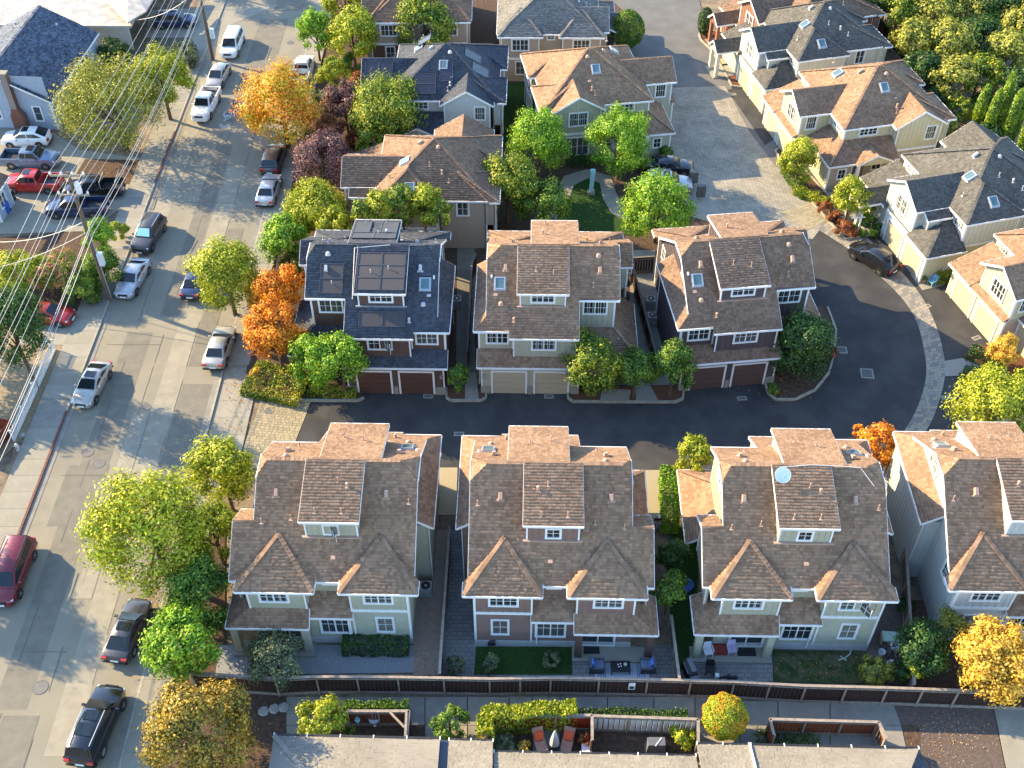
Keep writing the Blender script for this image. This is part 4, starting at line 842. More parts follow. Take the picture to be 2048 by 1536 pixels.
T('golden sapling before the buff garage on the right edge', 2008, 700, 1.6, 26, GO, gb, .18, 1.2); T('large yellow green tree near the right edge over the paver band', 1985, 815, 3.6, 74, YG, gb, .25, .85, k=36)
T('leafy yellow green tree cut by the right edge, beside the larger one', 2045, 790, 3.6, 44, YG, gb, .25, 1)
T('lime tree beside the alley left of the dish house', 1385, 912, 3.2, 33, YG, ga, .2, 1.2, k=18); T('orange maple between the two right bottom roofs', 1758, 895, 3.4, 40, OR, ga, .22, 1.1, k=22); T('tiny orange maple sprig above the dish house roof', 1716, 860, 3.0, 12, OR, ga, .2, 1.0, k=6)
# bottom left street trees
gl = 'trees at the bottom left by the street'
T('huge yellow green tree overhanging the street at the bottom left', 302, 1060, 5.4, 118, YG, gl, .27, .95, k=60, spread=.3); T('bright yellow green tree above the huge one beside the sage house', 445, 945, 4.0, 62, YG, gl, .25, 1.05, k=26); T('dark lower leafy tree behind the parked grey sedan', 398, 1190, 3.2, 66, MG, gl, .22, 1.0, k=26)
T('yellow green leafy crown between the huge tree and the sage wall', 428, 1065, 3.4, 60, YG, gl, .25, 1.0, k=20)
T('lime green tree beside the sidewalk below the parked grey sedan', 362, 1290, 3.4, 68, BG, gl, .24, 1.0, k=34); T('large bronze and gold tree at the bottom edge by the black car', 400, 1465, 3.6, 104, BZ, gl, .22, .9, k=60, spread=.28)
T('pale olive tree in the gravel yard of the sage house', 552, 1318, 1.8, 56, PG, gl, .17, .7, k=26)
gy = 'yard shrubs and trees'
T('yellow green tree leaning over the fenced pen at the bottom', 642, 1440, 1.8, 44, YG, gy, .19, .8, k=20); T('flowering green bush against the tan roof edge', 899, 1450, 1.2, 34, MG, gy, .17, .8, k=16); T('clipped round topiary tree turning orange on one side', 1450, 1433, 1.9, 46, TP, gy, .13, 1.0, solid=True, density=1.6)
T('golden maple over the fence at the bottom right', 1990, 1318, 3.6, 78, GO, gy, .23, .9, k=57, spread=.3); T('dark tree behind the fence left of the golden maple', 1845, 1300, 2.6, 52, DG, gy, .2, 1.0, k=24); T('olive shrub under the pale house wall', 1895, 1262, 2.2, 34, OL, gy, .2, 1.2, k=14); T('small lime sapling behind the fence', 1830, 1345, 1.5, 18, YG, gy, .16, 1.6, k=9)
T('rounded olive shrub at the lawn corner by the bicycles', 1750, 1340, .9, 30, OL, gy, .15, .9, k=14, trunk=False); T('dark green shrub beside the bicycles, right of the olive one', 1795, 1345, .8, 22, DG, gy, .15, 1.0, k=10, trunk=False)
T('mid green tree in the shaded gap left of the dish house', 1338, 1180, 2.6, 34, MG, gy, .2, 1.2, k=16); T('dark tree higher in the shaded gap left of the dish house', 1345, 1110, 2.4, 32, DG, gy, .2, 1.1, k=16)
for u, v, lab in ((912, 1332, 'clumpy round shrub on the paved strip left of the small lawn'), (982, 1328, 'left grassy tuft on the small square lawn'), (1103, 1320, 'right grassy tuft on the small square lawn')):
    T(lab, u, v, .5, 17, PG, 'tufted shrubs by the fence', .15, 1.2, k=10, trunk=False, cat='shrub', name='shrub')
# left lots
T('wide olive tree over the driveway with power lines above it', 228, 215, 4.8, 104, OL, gs, .26, .8, k=60, spread=.3); T('yellow green tree right behind the wide olive one', 322, 160, 4.6, 58, YG, gs, .25, .85, k=30)
T('dark round shrub before the brown plank fence at the top left', 228, 108, 1.2, 32, DG, gs, .2, .8, k=14, trunk=False, cat='shrub', name='shrub'); T('greyish shrub behind the kerb fence at the top', 372, 110, 1.2, 26, PG, gs, .2, .8, k=14, trunk=False, cat='shrub', name='shrub')
T('dark tree at the left edge beside the red car', 22, 655, 6.4, 66, DG, gs, .24, 1.1, k=34); T('yellow green hedge tree at the left edge', 42, 545, 1.8, 52, YG, gs, .2, .7, k=24); T('pink flowering bush beside the yellow green hedge tree', 125, 545, 1.6, 46, FL, gs, .18, .7, k=22); T('green bush below the pink flowering one behind the red car', 165, 580, 1.2, 36, MG, gs, .18, .8, k=16)
T('lime ivy mound climbing behind the leaning utility pole', 205, 478, 2.0, 34, BG, gs, .18, 1.0, k=18); T('dark lower ivy mass at the foot of the utility pole', 205, 545, 1.5, 38, MG, gs, .18, 1.2, k=18); T('small yellow shrub beside the dark parked crossover', 235, 465, .8, 20, YG, gs, .16, .9, k=10, trunk=False, cat='shrub', name='shrub')
for x, y, h_, r, lab in ((-45, -15.5, 6.2, 3.6, 'tree just outside the left edge shading the lower street'), (-41, 69, 7, 4.2, 'tree outside the top edge shading the street, near one'), (-43, 80, 7, 4.5, 'tree outside the top edge shading the street, far one'), (-48, 4, 6.5, 4.0, 'tree outside the left edge behind the dark one')):
    TSEED[0] += 1; root = thing('tree', lab, 'tree', (x, y, 0), group=gs); me, _, _ = crown_mesh('crown', (r, r, r * .9), .3, MG, 30, TSEED[0]); link('crown', me, root, loc=(0, 0, h_)); q = MB(); q.tube((0, 0, 0), (0, 0, h_), .25, .12); q.build('trunk', BARK, root)
# forest beyond
gf = 'woodland beyond the right hand houses'
ff = random.Random(5)
fl = ['olive woodland tree', 'green and yellow woodland tree', 'dark woodland tree', 'pale olive woodland tree']
FP = [(1740, 10, 36, 2), (1800, 20, 46, 1), (1870, 30, 52, 0), (1935, 20, 50, 3), (2000, 25, 52, 2), (2050, 60, 50, 0), (1830, 85, 44, 3), (1890, 95, 50, 0), (1955, 85, 48, 2), (2015, 110, 46, 0), (1845, 140, 36, 2), (1905, 160, 42, 3), (1960, 150, 40, 1), (2035, 170, 34, 2), (1870, 200, 30, 2), (1920, 225, 26, 1), (1965, 215, 30, 2), (1700, -15, 34, 2), (1780, -25, 44, 0), (1860, -30, 50, 2), (1940, -35, 50, 0), (2020, -40, 50, 1), (1900, 260, 18, 0), (1975, 270, 24, 2)]
where = ['at the top edge behind the grey roof', 'against the top edge, left part', 'near the top edge with broad crown', 'at the top, centre of the wood', 'at the top right corner', 'on the right edge near the top', 'behind the tan roofed house', 'in the heart of the wood', 'right of the heart of the wood', 'on the right side above the cypresses', 'low on the left rim of the wood', 'on the lower rim of the wood', 'left of the cypress row', 'on the right edge over the cypresses', 'just above the lower grey roofed house', 'near the foot of the cypresses', 'between wood and cypress row', 'cut by the top edge behind the slate roof', 'cut by the top edge, second from left', 'cut by the top edge, third from left', 'cut by the top edge, fourth from left', 'cut by the top edge at the corner', 'smallest, at the back corner of the charcoal roof', 'small, at the feet of the cypresses']
for i, (u, v, r, c) in enumerate(FP): T(fl[[0, 1, 2, 3][c]] + ' ' + where[i], u, v, 4.5 if v < 200 else 2.5, r, [OL, GG, DG, OL][c], gf, .34, .9, k=24)
for i, (u, v, h) in enumerate(((1962, 215, 52), (1985, 230, 60), (2005, 215, 80), (2022, 240, 70), (2040, 225, 85), (2055, 260, 60))):
    T(['leftmost and shortest', 'second from the left', 'third from the left', 'fourth from the left', 'second from the right', 'rightmost'][i] + ' slim cypress at the right edge', u, v, 4.2, 11, CY, 'row of cypresses', .26, 1, solid=True, rzpx=h, name='cypress', cat='cypress')
# clipped hedges
def hedge(label, px0, px1, w, h, m, n=None, leaf=.14, group='clipped hedges', z=0):
    a = at(*px0); b = at(*px1); L = (b - a).length; n = n or int(900 * L * (w + 2 * h) * .35 / (leaf / .14) ** 2); g = np.random.default_rng(int(px0[0]))
    P = g.uniform(-1, 1, (n, 3)); ax = g.integers(0, 5, n); s = np.where(g.random(n) < .5, -1, 1)
    P[:, 2] = np.where(ax < 2, 1 + .03 * g.normal(size=n), P[:, 2]); P[:, 1] = np.where((ax == 2) | (ax == 3), s, P[:, 1]); P[:, 0] = np.where(ax == 4, s, P[:, 0])
    wob = .08 * np.sin(P[:, 0] * 7) + .06 * g.normal(size=n)
    P = P * np.array([L / 2, w / 2, h / 2]) + np.stack([0 * wob, wob * .5, wob * .7], 1) + np.array([0, 0, h / 2])
    nr = g.normal(size=(n, 3)) + np.array([0, 0, .8]); nr /= np.linalg.norm(nr, axis=1)[:, None]; t = np.cross(nr, g.normal(size=(n, 3))); t /= np.linalg.norm(t, axis=1)[:, None]; bb = np.cross(nr, t); sz = (leaf * g.uniform(.6, 1.2, n))[:, None]
    V = np.stack([P - t * sz * .5, P - bb * sz * .35, P + t * sz * .5, P + bb * sz * .35], 1).reshape(-1, 3)
    c = (a + b) / 2; o = link('hedge', npmesh('hedge', V, np.arange(n * 4).reshape(-1, 4), m), loc=(c.x, c.y, z), rz=math.atan2((b - a).y, (b - a).x)); tag(o, label, 'hedge', group)
for (u, v, zc, r, m, lab) in ((600, 445, 2.6, 34, YG, 'low yellow green tree filling in between sidewalk and brown roofed house'), (668, 450, 3.4, 34, YG, 'yellow green tree at the left corner of the brown roofed house'), (592, 525, 2.0, 30, MG, 'mid green bush between the lime tree and the orange maple'), (520, 600, 2.4, 26, OY, 'small mixed autumn tree under the kerb tree'), (660, 265, 2.4, 30, RD, 'russet bush between the two purple trees'), (745, 290, 2.6, 34, GG, 'bush in front of the lower solar house tree'), (670, 150, 2.4, 30, YG, 'lime bush beside the pavement below the lime tree')):
    T(lab, u, v, zc, r, m, gs, .2, 1.0, k=16)
hedge('clipped dark hedge against the sage house wall over the gravel yard', (688, 1297), (818, 1297), 1.2, 1.0, DG); hedge('tall clipped hedge beside the paver path left of the dish house', (1337, 1068), (1333, 965), 1.1, 1.8, BG); hedge('low ground cover hedge on the bank at the alley entrance', (500, 762), (610, 785), 3.4, .7, GG, leaf=.16); hedge('low hedge along the lower front of the twin green trees', (618, 790), (712, 792), .8, .7, GG)
hedge('low hedge left of the curved path under the sage house', (1136, 330), (1182, 328), 1.0, .8, DG); hedge('dark hedge by the golden sapling on the right', (1935, 712), (1995, 735), 1.2, .9, DG); hedge('low dark hedge right of the pale walkway', (1925, 750), (2060, 788), 1.3, .6, DG); hedge('lime hedge beside the buff garage entrance', (1866, 560), (1898, 556), 1.5, 1.0, YG)
hedge('narrow ivy strip on top of the first pen fence', (690, 1430), (818, 1428), .5, 1.2, MG); hedge('long low ivy strip outside the pens', (1062, 1436), (1372, 1442), .6, .8, DG); hedge('lime vine draping the middle pen fence', (965, 1460), (1150, 1446), .9, 2.0, YG, leaf=.18); hedge('lime vine on the short left side of the middle pen', (972, 1500), (972, 1462), .9, 2.0, YG, leaf=.18)
hedge('low green hedge beside the loop house porch', (1590, 385), (1650, 410), 1.1, .6, YG); hedge('low clipped hedge below the yellow green young tree', (1570, 345), (1610, 398), 1.0, .6, MG)
for (u, v, r, m, lab) in ((1647, 418, 16, RD, 'topmost of three reddish shrubs by the paver band'), (1668, 438, 14, RD, 'middle of three reddish shrubs by the paver band'), (1690, 462, 22, RD, 'lowest and largest of three reddish shrubs by the paver band'), (1735, 455, 24, MG, 'green shrub under the white sign post'), (1738, 425, 20, BG, 'bright green low shrub beside the ivory garage'),
                          (600, 775, 15, GG, 'golden green ball shrub under the twin trees'), (510, 748, 12, GO, 'small yellow ball shrub at the alley corner'), (1665, 705, 12, RD, 'dark red ball shrub at the tip of the bend island'), (1545, 778, 12, MG, 'ball shrub at the lower corner of the bend island'), (1365, 1478, 26, YG, 'yellow flowering bush in the white fenced pen'), (1015, 1488, 22, PG, 'silver leafed bush in the lounge pen'), (1052, 1500, 16, GO, 'small golden bush by the lounge pen edge'), (1172, 1478, 16, RD, 'russet shrub in the corner of the lounge pen'), (700, 1475, 18, GG, 'yellow green bush inside the first pen'), (1330, 305, 14, MG, 'dark shrub by the sage house porch'), (1290, 400, 20, MG, 'shrub in the bed beside the parked silver crossover'), (1890, 556, 8, DG, 'dark pot shrub by the loop house wall'), (640, 200, 22, PG, 'pale white green shrub behind the big orange tree'), (620, 278, 20, PG, 'pale shrub in the shade of the big orange tree'), (715, 285, 26, RD, 'russet shrub beside the purple plum tree'), (700, 130, 26, MG, 'green shrub in front of the lime trees at the top'), (530, 690, 16, DG, 'dark green shrub by the sidewalk under the orange maple'), (1810, 1210, 18, DG, 'dark bush in the gap beside the pale house')):
    T(lab, u, v, .6, r, m, 'small ornamental shrubs', .16, .85, k=10, trunk=False, name='shrub', cat='shrub')
for i in range(1):
    # long grass in the brown pen
    g = np.random.default_rng(9); n = 900; a = at(1560, 1480); P = np.stack([a.x + g.uniform(-1.6, 2.2, n), a.y + g.uniform(-.9, .7, n), np.zeros(n)], 1); d = g.normal(size=(n, 3)) * .18; d[:, 2] = g.uniform(.3, .6, n); sd = g.normal(size=(n, 3)) * .02; sd[:, 2] = 0
    V = np.stack([P - sd, P + sd, P + d + sd * .2, P + d - sd * .2], 1).reshape(-1, 3); tag(link('grass', npmesh('grass', V, np.arange(n * 4).reshape(-1, 4), MG), kind='stuff'), 'long green grass blades in the brown plank pen', 'grass')

# ------------------------------------------------------------------ cars
TYRE = mat('tyre_rubber', (.018, .018, .018), .85, .1); RIM = paint('alloy_rim', (.42, .43, .45), .25, .8, 0); CARGLASS = paint('car_glass', (.012, .016, .02), .04, 0, 0)
TRIM_B = mat('black_trim', (.015, .015, .016), .5, .1); LAMP = paint('headlamp_glass', (.6, .62, .65), .1, .2, .5); REDL = paint('tail_lamp_red', (.35, .015, .012), .15, 0, .5); PLATE = mat('number_plate', (.7, .7, .68), .5, .1)
SHADE = mat('windscreen_sunshade', (.25, .55, .55), .4, .1)
KINDS = {  # L, W, H, belt, [rear base, roof rear, roof front, screen base], hood height, deck height
    'sedan': (4.75, 1.82, 1.44, .96, (-1.75, -1.0, .3, 1.15), .93, 1.02), 'coupe': (4.6, 1.8, 1.38, .93, (-1.85, -.95, .15, 1.05), .9, .98),
    'suv': (4.75, 1.9, 1.72, 1.08, (-2.2, -1.85, .3, 1.12), 1.06, 1.1), 'big_suv': (5.05, 1.98, 1.78, 1.1, (-2.4, -2.1, .4, 1.3), 1.1, 1.12), 'minivan': (5.1, 1.98, 1.76, 1.05, (-2.42, -2.15, .75, 1.65), 1.02, 1.1),
    'hatch': (4.5, 1.76, 1.5, .98, (-2.1, -1.25, .35, 1.3), .95, 1.02), 'pickup': (5.5, 1.95, 1.85, 1.18, (-.75, -.6, .75, 1.4), 1.15, 1.18), 'fastback': (4.7, 1.9, 1.62, 1.05, (-2.25, -1.2, .3, 1.15), 1.03, 1.1)}
CARM = {}
def car_meshes(kind, body):
    L, W, H, belt, (xb, xr, xf, xs), hood, deck = KINDS[kind]; w2 = W / 2; out = {}
    pick = kind == 'pickup'
    if pick: st = [(-L / 2, .9, .95), (-L / 2 + .08, .96, 1.12), (-L / 2 + .1, .97, .66), (xb - .1, 1, .66), (xb - .08, 1, belt)]
    else: st = [(-L / 2, .8, deck * .72), (-L / 2 + .1, .9, deck * .9), (-L / 2 + .3, .96, deck - .02), (xb, .99, deck), (-1.0, 1, belt)]
    st += [(0, 1, belt), (xs - .05, .995, hood + .03), (L / 2 - .95, .975, hood), (L / 2 - .45, .94, hood - .07), (L / 2 - .12, .84, hood - .2), (L / 2, .7, hood - .36)]
    b = MB(); n = 0; rings = []
    for x, ws, zt in st:
        w = w2 * ws; lo = .28 if abs(x) > L / 2 - .2 else .2
        half = [(w * .9, lo), (w * .985, lo + .14), (w, lo + .3 + .0 * zt), (w * .985, max(lo + .34, zt - .16)), (w * .93, zt - .045), (w * .8, zt - .005)]
        pts = [(x, -y, z) for y, z in half] + [(x, 0, zt + .02)] + [(x, y, z) for y, z in reversed(half)]
        rings.append(b._a(pts)); n = len(pts)
    for r0, r1 in zip(rings, rings[1:]):
        for i in range(n): j = (i + 1) % n; b.f.append((r0 + i, r0 + j, r1 + j, r1 + i))
    b.f.append(tuple(range(rings[0] + n - 1, rings[0] - 1, -1))); b.f.append(tuple(range(rings[-1], rings[-1] + n)))
    wb, wt = w2 * .90, w2 * .72; bz = belt - .03; b2 = MB(); rr = []
    gs_ = [(xb, deck - .01 if not pick else belt), (xr, H - .05), ((xr + xf) / 2, H), (xf, H - .05), (xs, hood + .02)]
    for k, (x, z) in enumerate(gs_):
        if k in (0, 4): half = [(wb, bz), (wb * .96, z - .01), (wb * .85, z)]; c = z + .015
        else: half = [(wb, bz), (wt + .02, z - .09), (wt - .09, z - .01)]; c = z + .025
        pts = [(x, -y, zz) for y, zz in half] + [(x, 0, c)] + [(x, y, zz) for y, zz in reversed(half)]; rr.append(b2._a(pts)); n = len(pts)
    for r0, r1 in zip(rr, rr[1:]):
        for i in range(n - 1): b2.f.append((r0 + i, r0 + i + 1, r1 + i + 1, r1 + i))
    off = len(b.v); b.v += b2.v; b.f += [tuple(i + off for i in f) for f in b2.f]
    out['body'] = b.mesh('body', body, True)
    def quadglass(x0, z0, y0, x1, z1, y1, o):
        a = Vector((x0, 0, z0)); c = Vector((x1, 0, z1)); nn = Vector((-(c - a).z, 0, (c - a).x)); nn = nn.normalized() * o
        if nn.z < 0: nn = -nn
        p0 = a.lerp(c, .1) + nn; p1 = a.lerp(c, .93) + nn; yy0 = y0 + (y1 - y0) * .1; yy1 = y0 + (y1 - y0) * .93
        q = MB(); q.slab([(p0.x, -yy0, p0.z), (p0.x, yy0, p0.z), (p0.x, yy0 * .5, p0.z + .012) if 0 else (p0.x, yy0, p0.z), (p1.x, yy1, p1.z), (p1.x, -yy1, p1.z)][:2] + [(p1.x, yy1, p1.z), (p1.x, -yy1, p1.z)], -nn * 1.5); return q
    out['windscreen'] = quadglass(xs, hood + .04, wb * .86, xf, H - .02, wt - .1, .03).mesh('windscreen', CARGLASS)
    out['rear_window'] = quadglass(xb, (deck if not pick else belt) + .02, wb * .84, xr, H - .02, wt - .1, .03).mesh('rear_window', CARGLASS)
    zt = H - .17; yb_, yt_ = wb, wt + .02
    Y = lambda z: yb_ + (yt_ - yb_) * (z - bz) / (H - .14 - bz) + .014
    z0 = belt + .05; xa0, xa1 = xb + (.45 if not pick else .12), xr + .12; xe0, xe1 = xs - .28, xf + .0; mid = (xr + xf) / 2 + .1 if not pick else (xr + xf) / 2 - .1
    wins = []
    segs = [(xa0, xa1, mid - .04, mid - .04), (mid + .04, mid + .04, xe0, xe1)]
    if kind in ('big_suv', 'minivan'): m1 = xr + .75; segs = [(xa0, xa1, m1 - .04, m1 - .04), (m1 + .04, m1 + .04, mid - .04 + .25, mid - .04 + .25), (mid + .04 + .25, mid + .04 + .25, xe0, xe1)]
    for a0, a1, c0, c1 in segs:
        q = MB(); q.slab([(a0, Y(z0), z0), (c0, Y(z0), z0), (c1, Y(zt), zt), (a1, Y(zt), zt)], (0, -.02, 0)); q2 = MB(); q2.slab([(x, -y, z) for x, y, z in [(a0, Y(z0), z0), (c0, Y(z0), z0), (c1, Y(zt), zt), (a1, Y(zt), zt)]], (0, .02, 0)); wins += [q.mesh('side_window', CARGLASS), q2.mesh('side_window', CARGLASS)]
    out['side'] = wins
    r = .36 if kind in ('pickup', 'big_suv') else .33; t = MB(); t.tube((0, -.11, 0), (0, .11, 0), r, n=20); ri = MB()
    ri.tube((0, -.116, 0), (0, .116, 0), r * .22, n=8)
    for k in range(5):
        a = k * 1.2566; c, s_ = math.cos(a), math.sin(a); ri.bar((c * .05, -.1, s_ * .05), (c * r * .66, -.1, s_ * r * .66), .06, .05, (0, 1, 0)); ri.bar((c * .05, .1, s_ * .05), (c * r * .66, .1, s_ * r * .66), .06, .05, (0, 1, 0))
    ri.tube((0, -.112, 0), (0, .112, 0), r * .69, n=20); arch = MB(); arch.tube((0, -.01, 0), (0, .012, 0), r + .07, n=20)
    out['tyre'] = t.mesh('tyre', TYRE); out['rim'] = ri.mesh('rim', RIM); out['arch'] = arch.mesh('wheel_arch', TRIM_B); out['wx'] = (L * .31, -L * .295); out['r'] = r
    q = MB(); q.box(-.12, -.2, -.07, .06, .2, .07); out['headlight'] = q.mesh('headlight', LAMP); q = MB(); q.box(-.05, -.17, -.07 if kind in ('sedan', 'coupe', 'hatch') else -.18, .1, .17, .07); out['taillight'] = q.mesh('taillight', REDL)
    q = MB(); q.box(-.02, -.26, -.07, .02, .26, .07); out['plate'] = q.mesh('number_plate', PLATE); q = MB(); q.box(-.03, -.42, -.1, .02, .42, .1); out['grille'] = q.mesh('grille', TRIM_B)
    q = MB(); q.box(-.07, -.1, -.06, .07, .1, .06); out['mirror'] = q.mesh('wing_mirror', body, True); q = MB(); q.box(-.02, -W * .45, -.1, .08, W * .45, .06); out['bumper'] = q.mesh('bumper', TRIM_B)
    return out
def car(kind, label, u, v, heading, body, group, extras=(), cat='car'):
    L, W, H, belt, (xb, xr, xf, xs), hood, deck = KINDS[kind]
    key = (kind, body.name); CARM.setdefault(key, None)
    if CARM[key] is None: CARM[key] = car_meshes(kind, body)
    m = CARM[key]; p = at(u, v, .8); root = thing('parked_' + ('pickup' if kind == 'pickup' else 'car'), label, cat, (p.x, p.y, .02), R(heading), group)
    link('body', m['body'], root); link('windscreen', m['windscreen'] if 'shade' not in extras else m['windscreen'], root); link('rear_window', m['rear_window'], root)
    if 'shade' in extras:
        q = MB(); q.slab([(xs - .1, -.62, hood + .12), (xs - .1, .62, hood + .12), (xf + .14, .5, H - .08), (xf + .14, -.5, H - .08)], (.02, 0, .03)); q.build('sunshade', SHADE, root)
    for w in m['side']: link('side_window', w, root)
    for x in m['wx']:
        for s in (-1, 1):
            a = link('wheel_arch', m['arch'], root, loc=(x, s * (W / 2 + .002), m['r'] + .02)); t = link('wheel', m['tyre'], root, loc=(x, s * (W / 2 - .1), m['r'])); link('rim', m['rim'], t)
    fz = hood - .3
    for s in (-1, 1):
        link('headlight', m['headlight'], root, loc=(L / 2 - .17, s * W * .33, fz)); link('taillight', m['taillight'], root, loc=(-L / 2 - .0, s * W * .36, deck - .22)); link('wing_mirror', m['mirror'], root, loc=(xs - .42, s * (W / 2 + .07), belt + .02))
    link('grille', m['grille'], root, loc=(L / 2 - .01, 0, fz - .06)); link('number_plate', m['plate'], root, loc=(L / 2 + .03, 0, .42)); link('number_plate', m['plate'], root, loc=(-L / 2 - .03, 0, .55))
    link('bumper', m['bumper'], root, loc=(-L / 2 - .02, 0, .4))
    if 'sunroof' in extras: q = MB(); q.box(xf - .75, -.42, H + .012, xf - .12, .42, H + .032); q.build('sunroof', CARGLASS, root)
    if 'sunroof2' in extras: q = MB(); q.box(xf - 1.75, -.48, H + .012, xf - .95, .48, H + .036); q.build('sunroof', CARGLASS, root)
    if 'rails' in extras:
        for s in (-1, 1): q = MB(); q.bar((xr + .15, s * (wt_ := W / 2 * .68), H + .05), (xf - .05, s * wt_, H + .05), .04, .04); q.build('roof_rail', METAL if 'silver' in extras else TRIM_B, root)
    if kind == 'pickup':
        for s in (-1, 1): q = MB(); q.box(-L / 2 + .06, s * (W / 2 - .05) - .055, .6, xb - .06, s * (W / 2 - .05) + .055, 1.18); q.build('bed_side', body, root)
        q = MB(); q.box(-L / 2 + .02, -W / 2 + .09, .6, -L / 2 + .1, W / 2 - .09, 1.15); q.build('tailgate', body, root); q = MB(); q.box(-L / 2 + .12, -W / 2 + .12, .69, xb - .1, W / 2 - .12, .73); q.build('bed_liner', TRIM_B, root)
        if 'rack' in extras:
            for x in (-L / 2 + .3, xb - .25):
                q = MB(); q.tube((x, -.9, 1.15), (x, -.85, 1.85), .03); q.tube((x, .9, 1.15), (x, .85, 1.85), .03); q.tube((x, -.88, 1.85), (x, .88, 1.85), .03); q.build('ladder_rack', METAL, root)
    q = MB()
    for s in (-1, 1):
        for x in (mid_ for mid_ in ((xr + xf) / 2 - .05, xf + .35)): q.box(x - .09, s * (W / 2 - .01) - .02, belt - .16, x + .09, s * (W / 2 - .01) + .02, belt - .12)
    q.build('door_handles', TRIM_B, root); return root
P_W = paint('white_paint', (.72, .72, .70)); P_S = paint('silver_paint', (.42, .43, .45), .3, .4); P_CH = paint('champagne_silver_paint', (.40, .38, .34), .3, .4); P_G = paint('charcoal_paint', (.055, .055, .06), .3, .3); P_K = paint('black_paint', (.010, .010, .012), .12); P_M = paint('maroon_paint', (.16, .015, .02), .25, .2); P_R = paint('red_paint', (.38, .02, .018), .22)
P_B = paint('slate_blue_paint', (.14, .19, .27), .28, .4); P_N = paint('navy_paint', (.02, .035, .09), .2, .2); P_PR = paint('plum_red_paint', (.10, .012, .03), .3, .3)
cl, cr_ = 'cars parked along the left kerb', 'cars parked along the right kerb'; cd = 'vehicles on the left driveways'; cc = 'cars in the court and loop'
car('minivan', 'white minivan parked at the left kerb near the top, roof rails, nose down the street', 464, 85, -92, P_W, cl, ('rails', 'silver'), 'minivan'); car('hatch', 'pale silver hatchback parked behind the white pickup at the left kerb', 436, 148, -96, P_CH, cl)
car('pickup', 'white pickup with hood scoop parked at the left kerb beside the bicycle marking', 411, 206, -94, P_W, cl, (), 'pickup'); car('suv', 'charcoal crossover with teal sunshade in its windscreen at the left kerb', 296, 466, -98, P_G, cl, ('rails', 'silver', 'shade'), 'suv')
car('sedan', 'silver sedan parked at the left kerb by the utility pole', 264, 552, -97, P_S, cl); car('coupe', 'champagne silver coupe with sunroof parked at the left kerb below the white fence', 182, 764, -97, P_CH, cl, ('sunroof',)); car('minivan', 'maroon minivan cut by the left edge', 22, 1140, -90, P_M, cl, ('rails',), 'minivan')
car('pickup', 'white work pickup with a ladder rack at the right kerb near the top', 606, 138, 88, P_W, cr_, ('rack',), 'pickup'); car('suv', 'black crossover half hidden under the orange tree at the right kerb', 547, 314, 88, P_G, cr_, (), 'suv'); car('sedan', 'silver sedan behind the black crossover at the right kerb', 537, 375, 88, P_S, cr_)
car('sedan', 'dark blue sedan in the street half under the yellow green tree', 392, 555, 87, P_N, cr_); car('sedan', 'pearl silver sedan at the right kerb beside the orange maples', 439, 690, 86, P_CH, cr_); car('coupe', 'dusty charcoal sedan with sunroof at the right kerb under the huge tree', 255, 1255, 82, P_G, cr_, ('sunroof',)); car('big_suv', 'black three row suv with glass roof panels at the bottom left kerb', 192, 1446, 82, P_K, cr_, ('rails', 'silver', 'sunroof', 'sunroof2'), 'suv')
car('fastback', 'white crossover on the driveway against the grey house', 52, 273, 182, P_W, cd, ('sunroof',), 'suv'); car('pickup', 'slate blue crew pickup with sunroof on the driveway', 60, 315, -2, P_B, cd, ('sunroof',), 'pickup'); car('pickup', 'red pickup with sunroof facing the house', 66, 363, 178, P_R, cd, ('sunroof',), 'pickup')
car('pickup', 'black pickup with a ladder rack under the power lines', 186, 374, 182, P_K, cd, ('rack',), 'pickup'); car('pickup', 'dark navy pickup in front of the black one', 152, 412, 182, P_N, cd, (), 'pickup'); car('hatch', 'red hatchback on the driveway under the hedge', 92, 625, -8, P_R, cd); car('suv', 'dark blue suv on the driveway at the top edge', 350, 38, 4, P_N, cd, (), 'suv')
car('fastback', 'glossy black suv parked on the paver band by the ivory garages', 1748, 512, 128, P_K, cc, (), 'suv'); car('sedan', 'black sedan parked beside the silver crossover at the court', 1338, 328, -4, P_K, cc); car('suv', 'silver crossover with roof rails parked at the court under the trees', 1335, 364, -4, P_S, cc, ('rails', 'silver', 'sunroof'), 'suv')

# ------------------------------------------------------------------ utility poles and wires
WOOD_P = mat('weathered_pole_wood', (.13, .095, .07), .9, .3, 6, bump=.6, bscale=30); WOOD_G = mat('grey_timber', (.25, .21, .17), .9, .25, 5, bump=.4); WIRE = mat('bare_wire', (.42, .41, .39), .5, .1); PORC = mat('porcelain', (.6, .6, .58), .4, .1)
PB = at(220, 600); PB2 = at(426, 120)
def pole(label, base, H_, arms):
    root = thing('utility_pole', label, 'utility pole', base, group='utility poles'); q = MB(); q.tube((0, 0, -.2), (0, 0, H_), .21, .14, 12); q.build('pole', WOOD_P, root)
    tops = []
    for z, L, n in arms:
        a = MB(); a.box(-L / 2, -.24, z - .07, L / 2, -.12, z + .07); ao = a.build('crossarm', WOOD_G, root)
        for i in range(n):
            x = -L / 2 + .08 + i * (L - .16) / (n - 1); b = MB(); b.lathe((x, -.18, z + .07), [(.05, 0), (.05, .1), (.1, .12), (.06, .2), (.09, .22), (.04, .3)], 8); b.build('insulator', PORC, ao); tops.append(Vector(base) + Vector((x, -.18, z + .37)))
    return root, tops
p1, t1 = pole('leaning looking utility pole with transformer between the ivy and the silver sedan', PB, 12.9, [(12.7, 2.7, 4), (10.9, 2.4, 4)])
p2, t2 = pole('utility pole at the top beside the white minivan', PB2, 11.8, [(11.4, 2.7, 4), (9.6, 2.4, 4)])
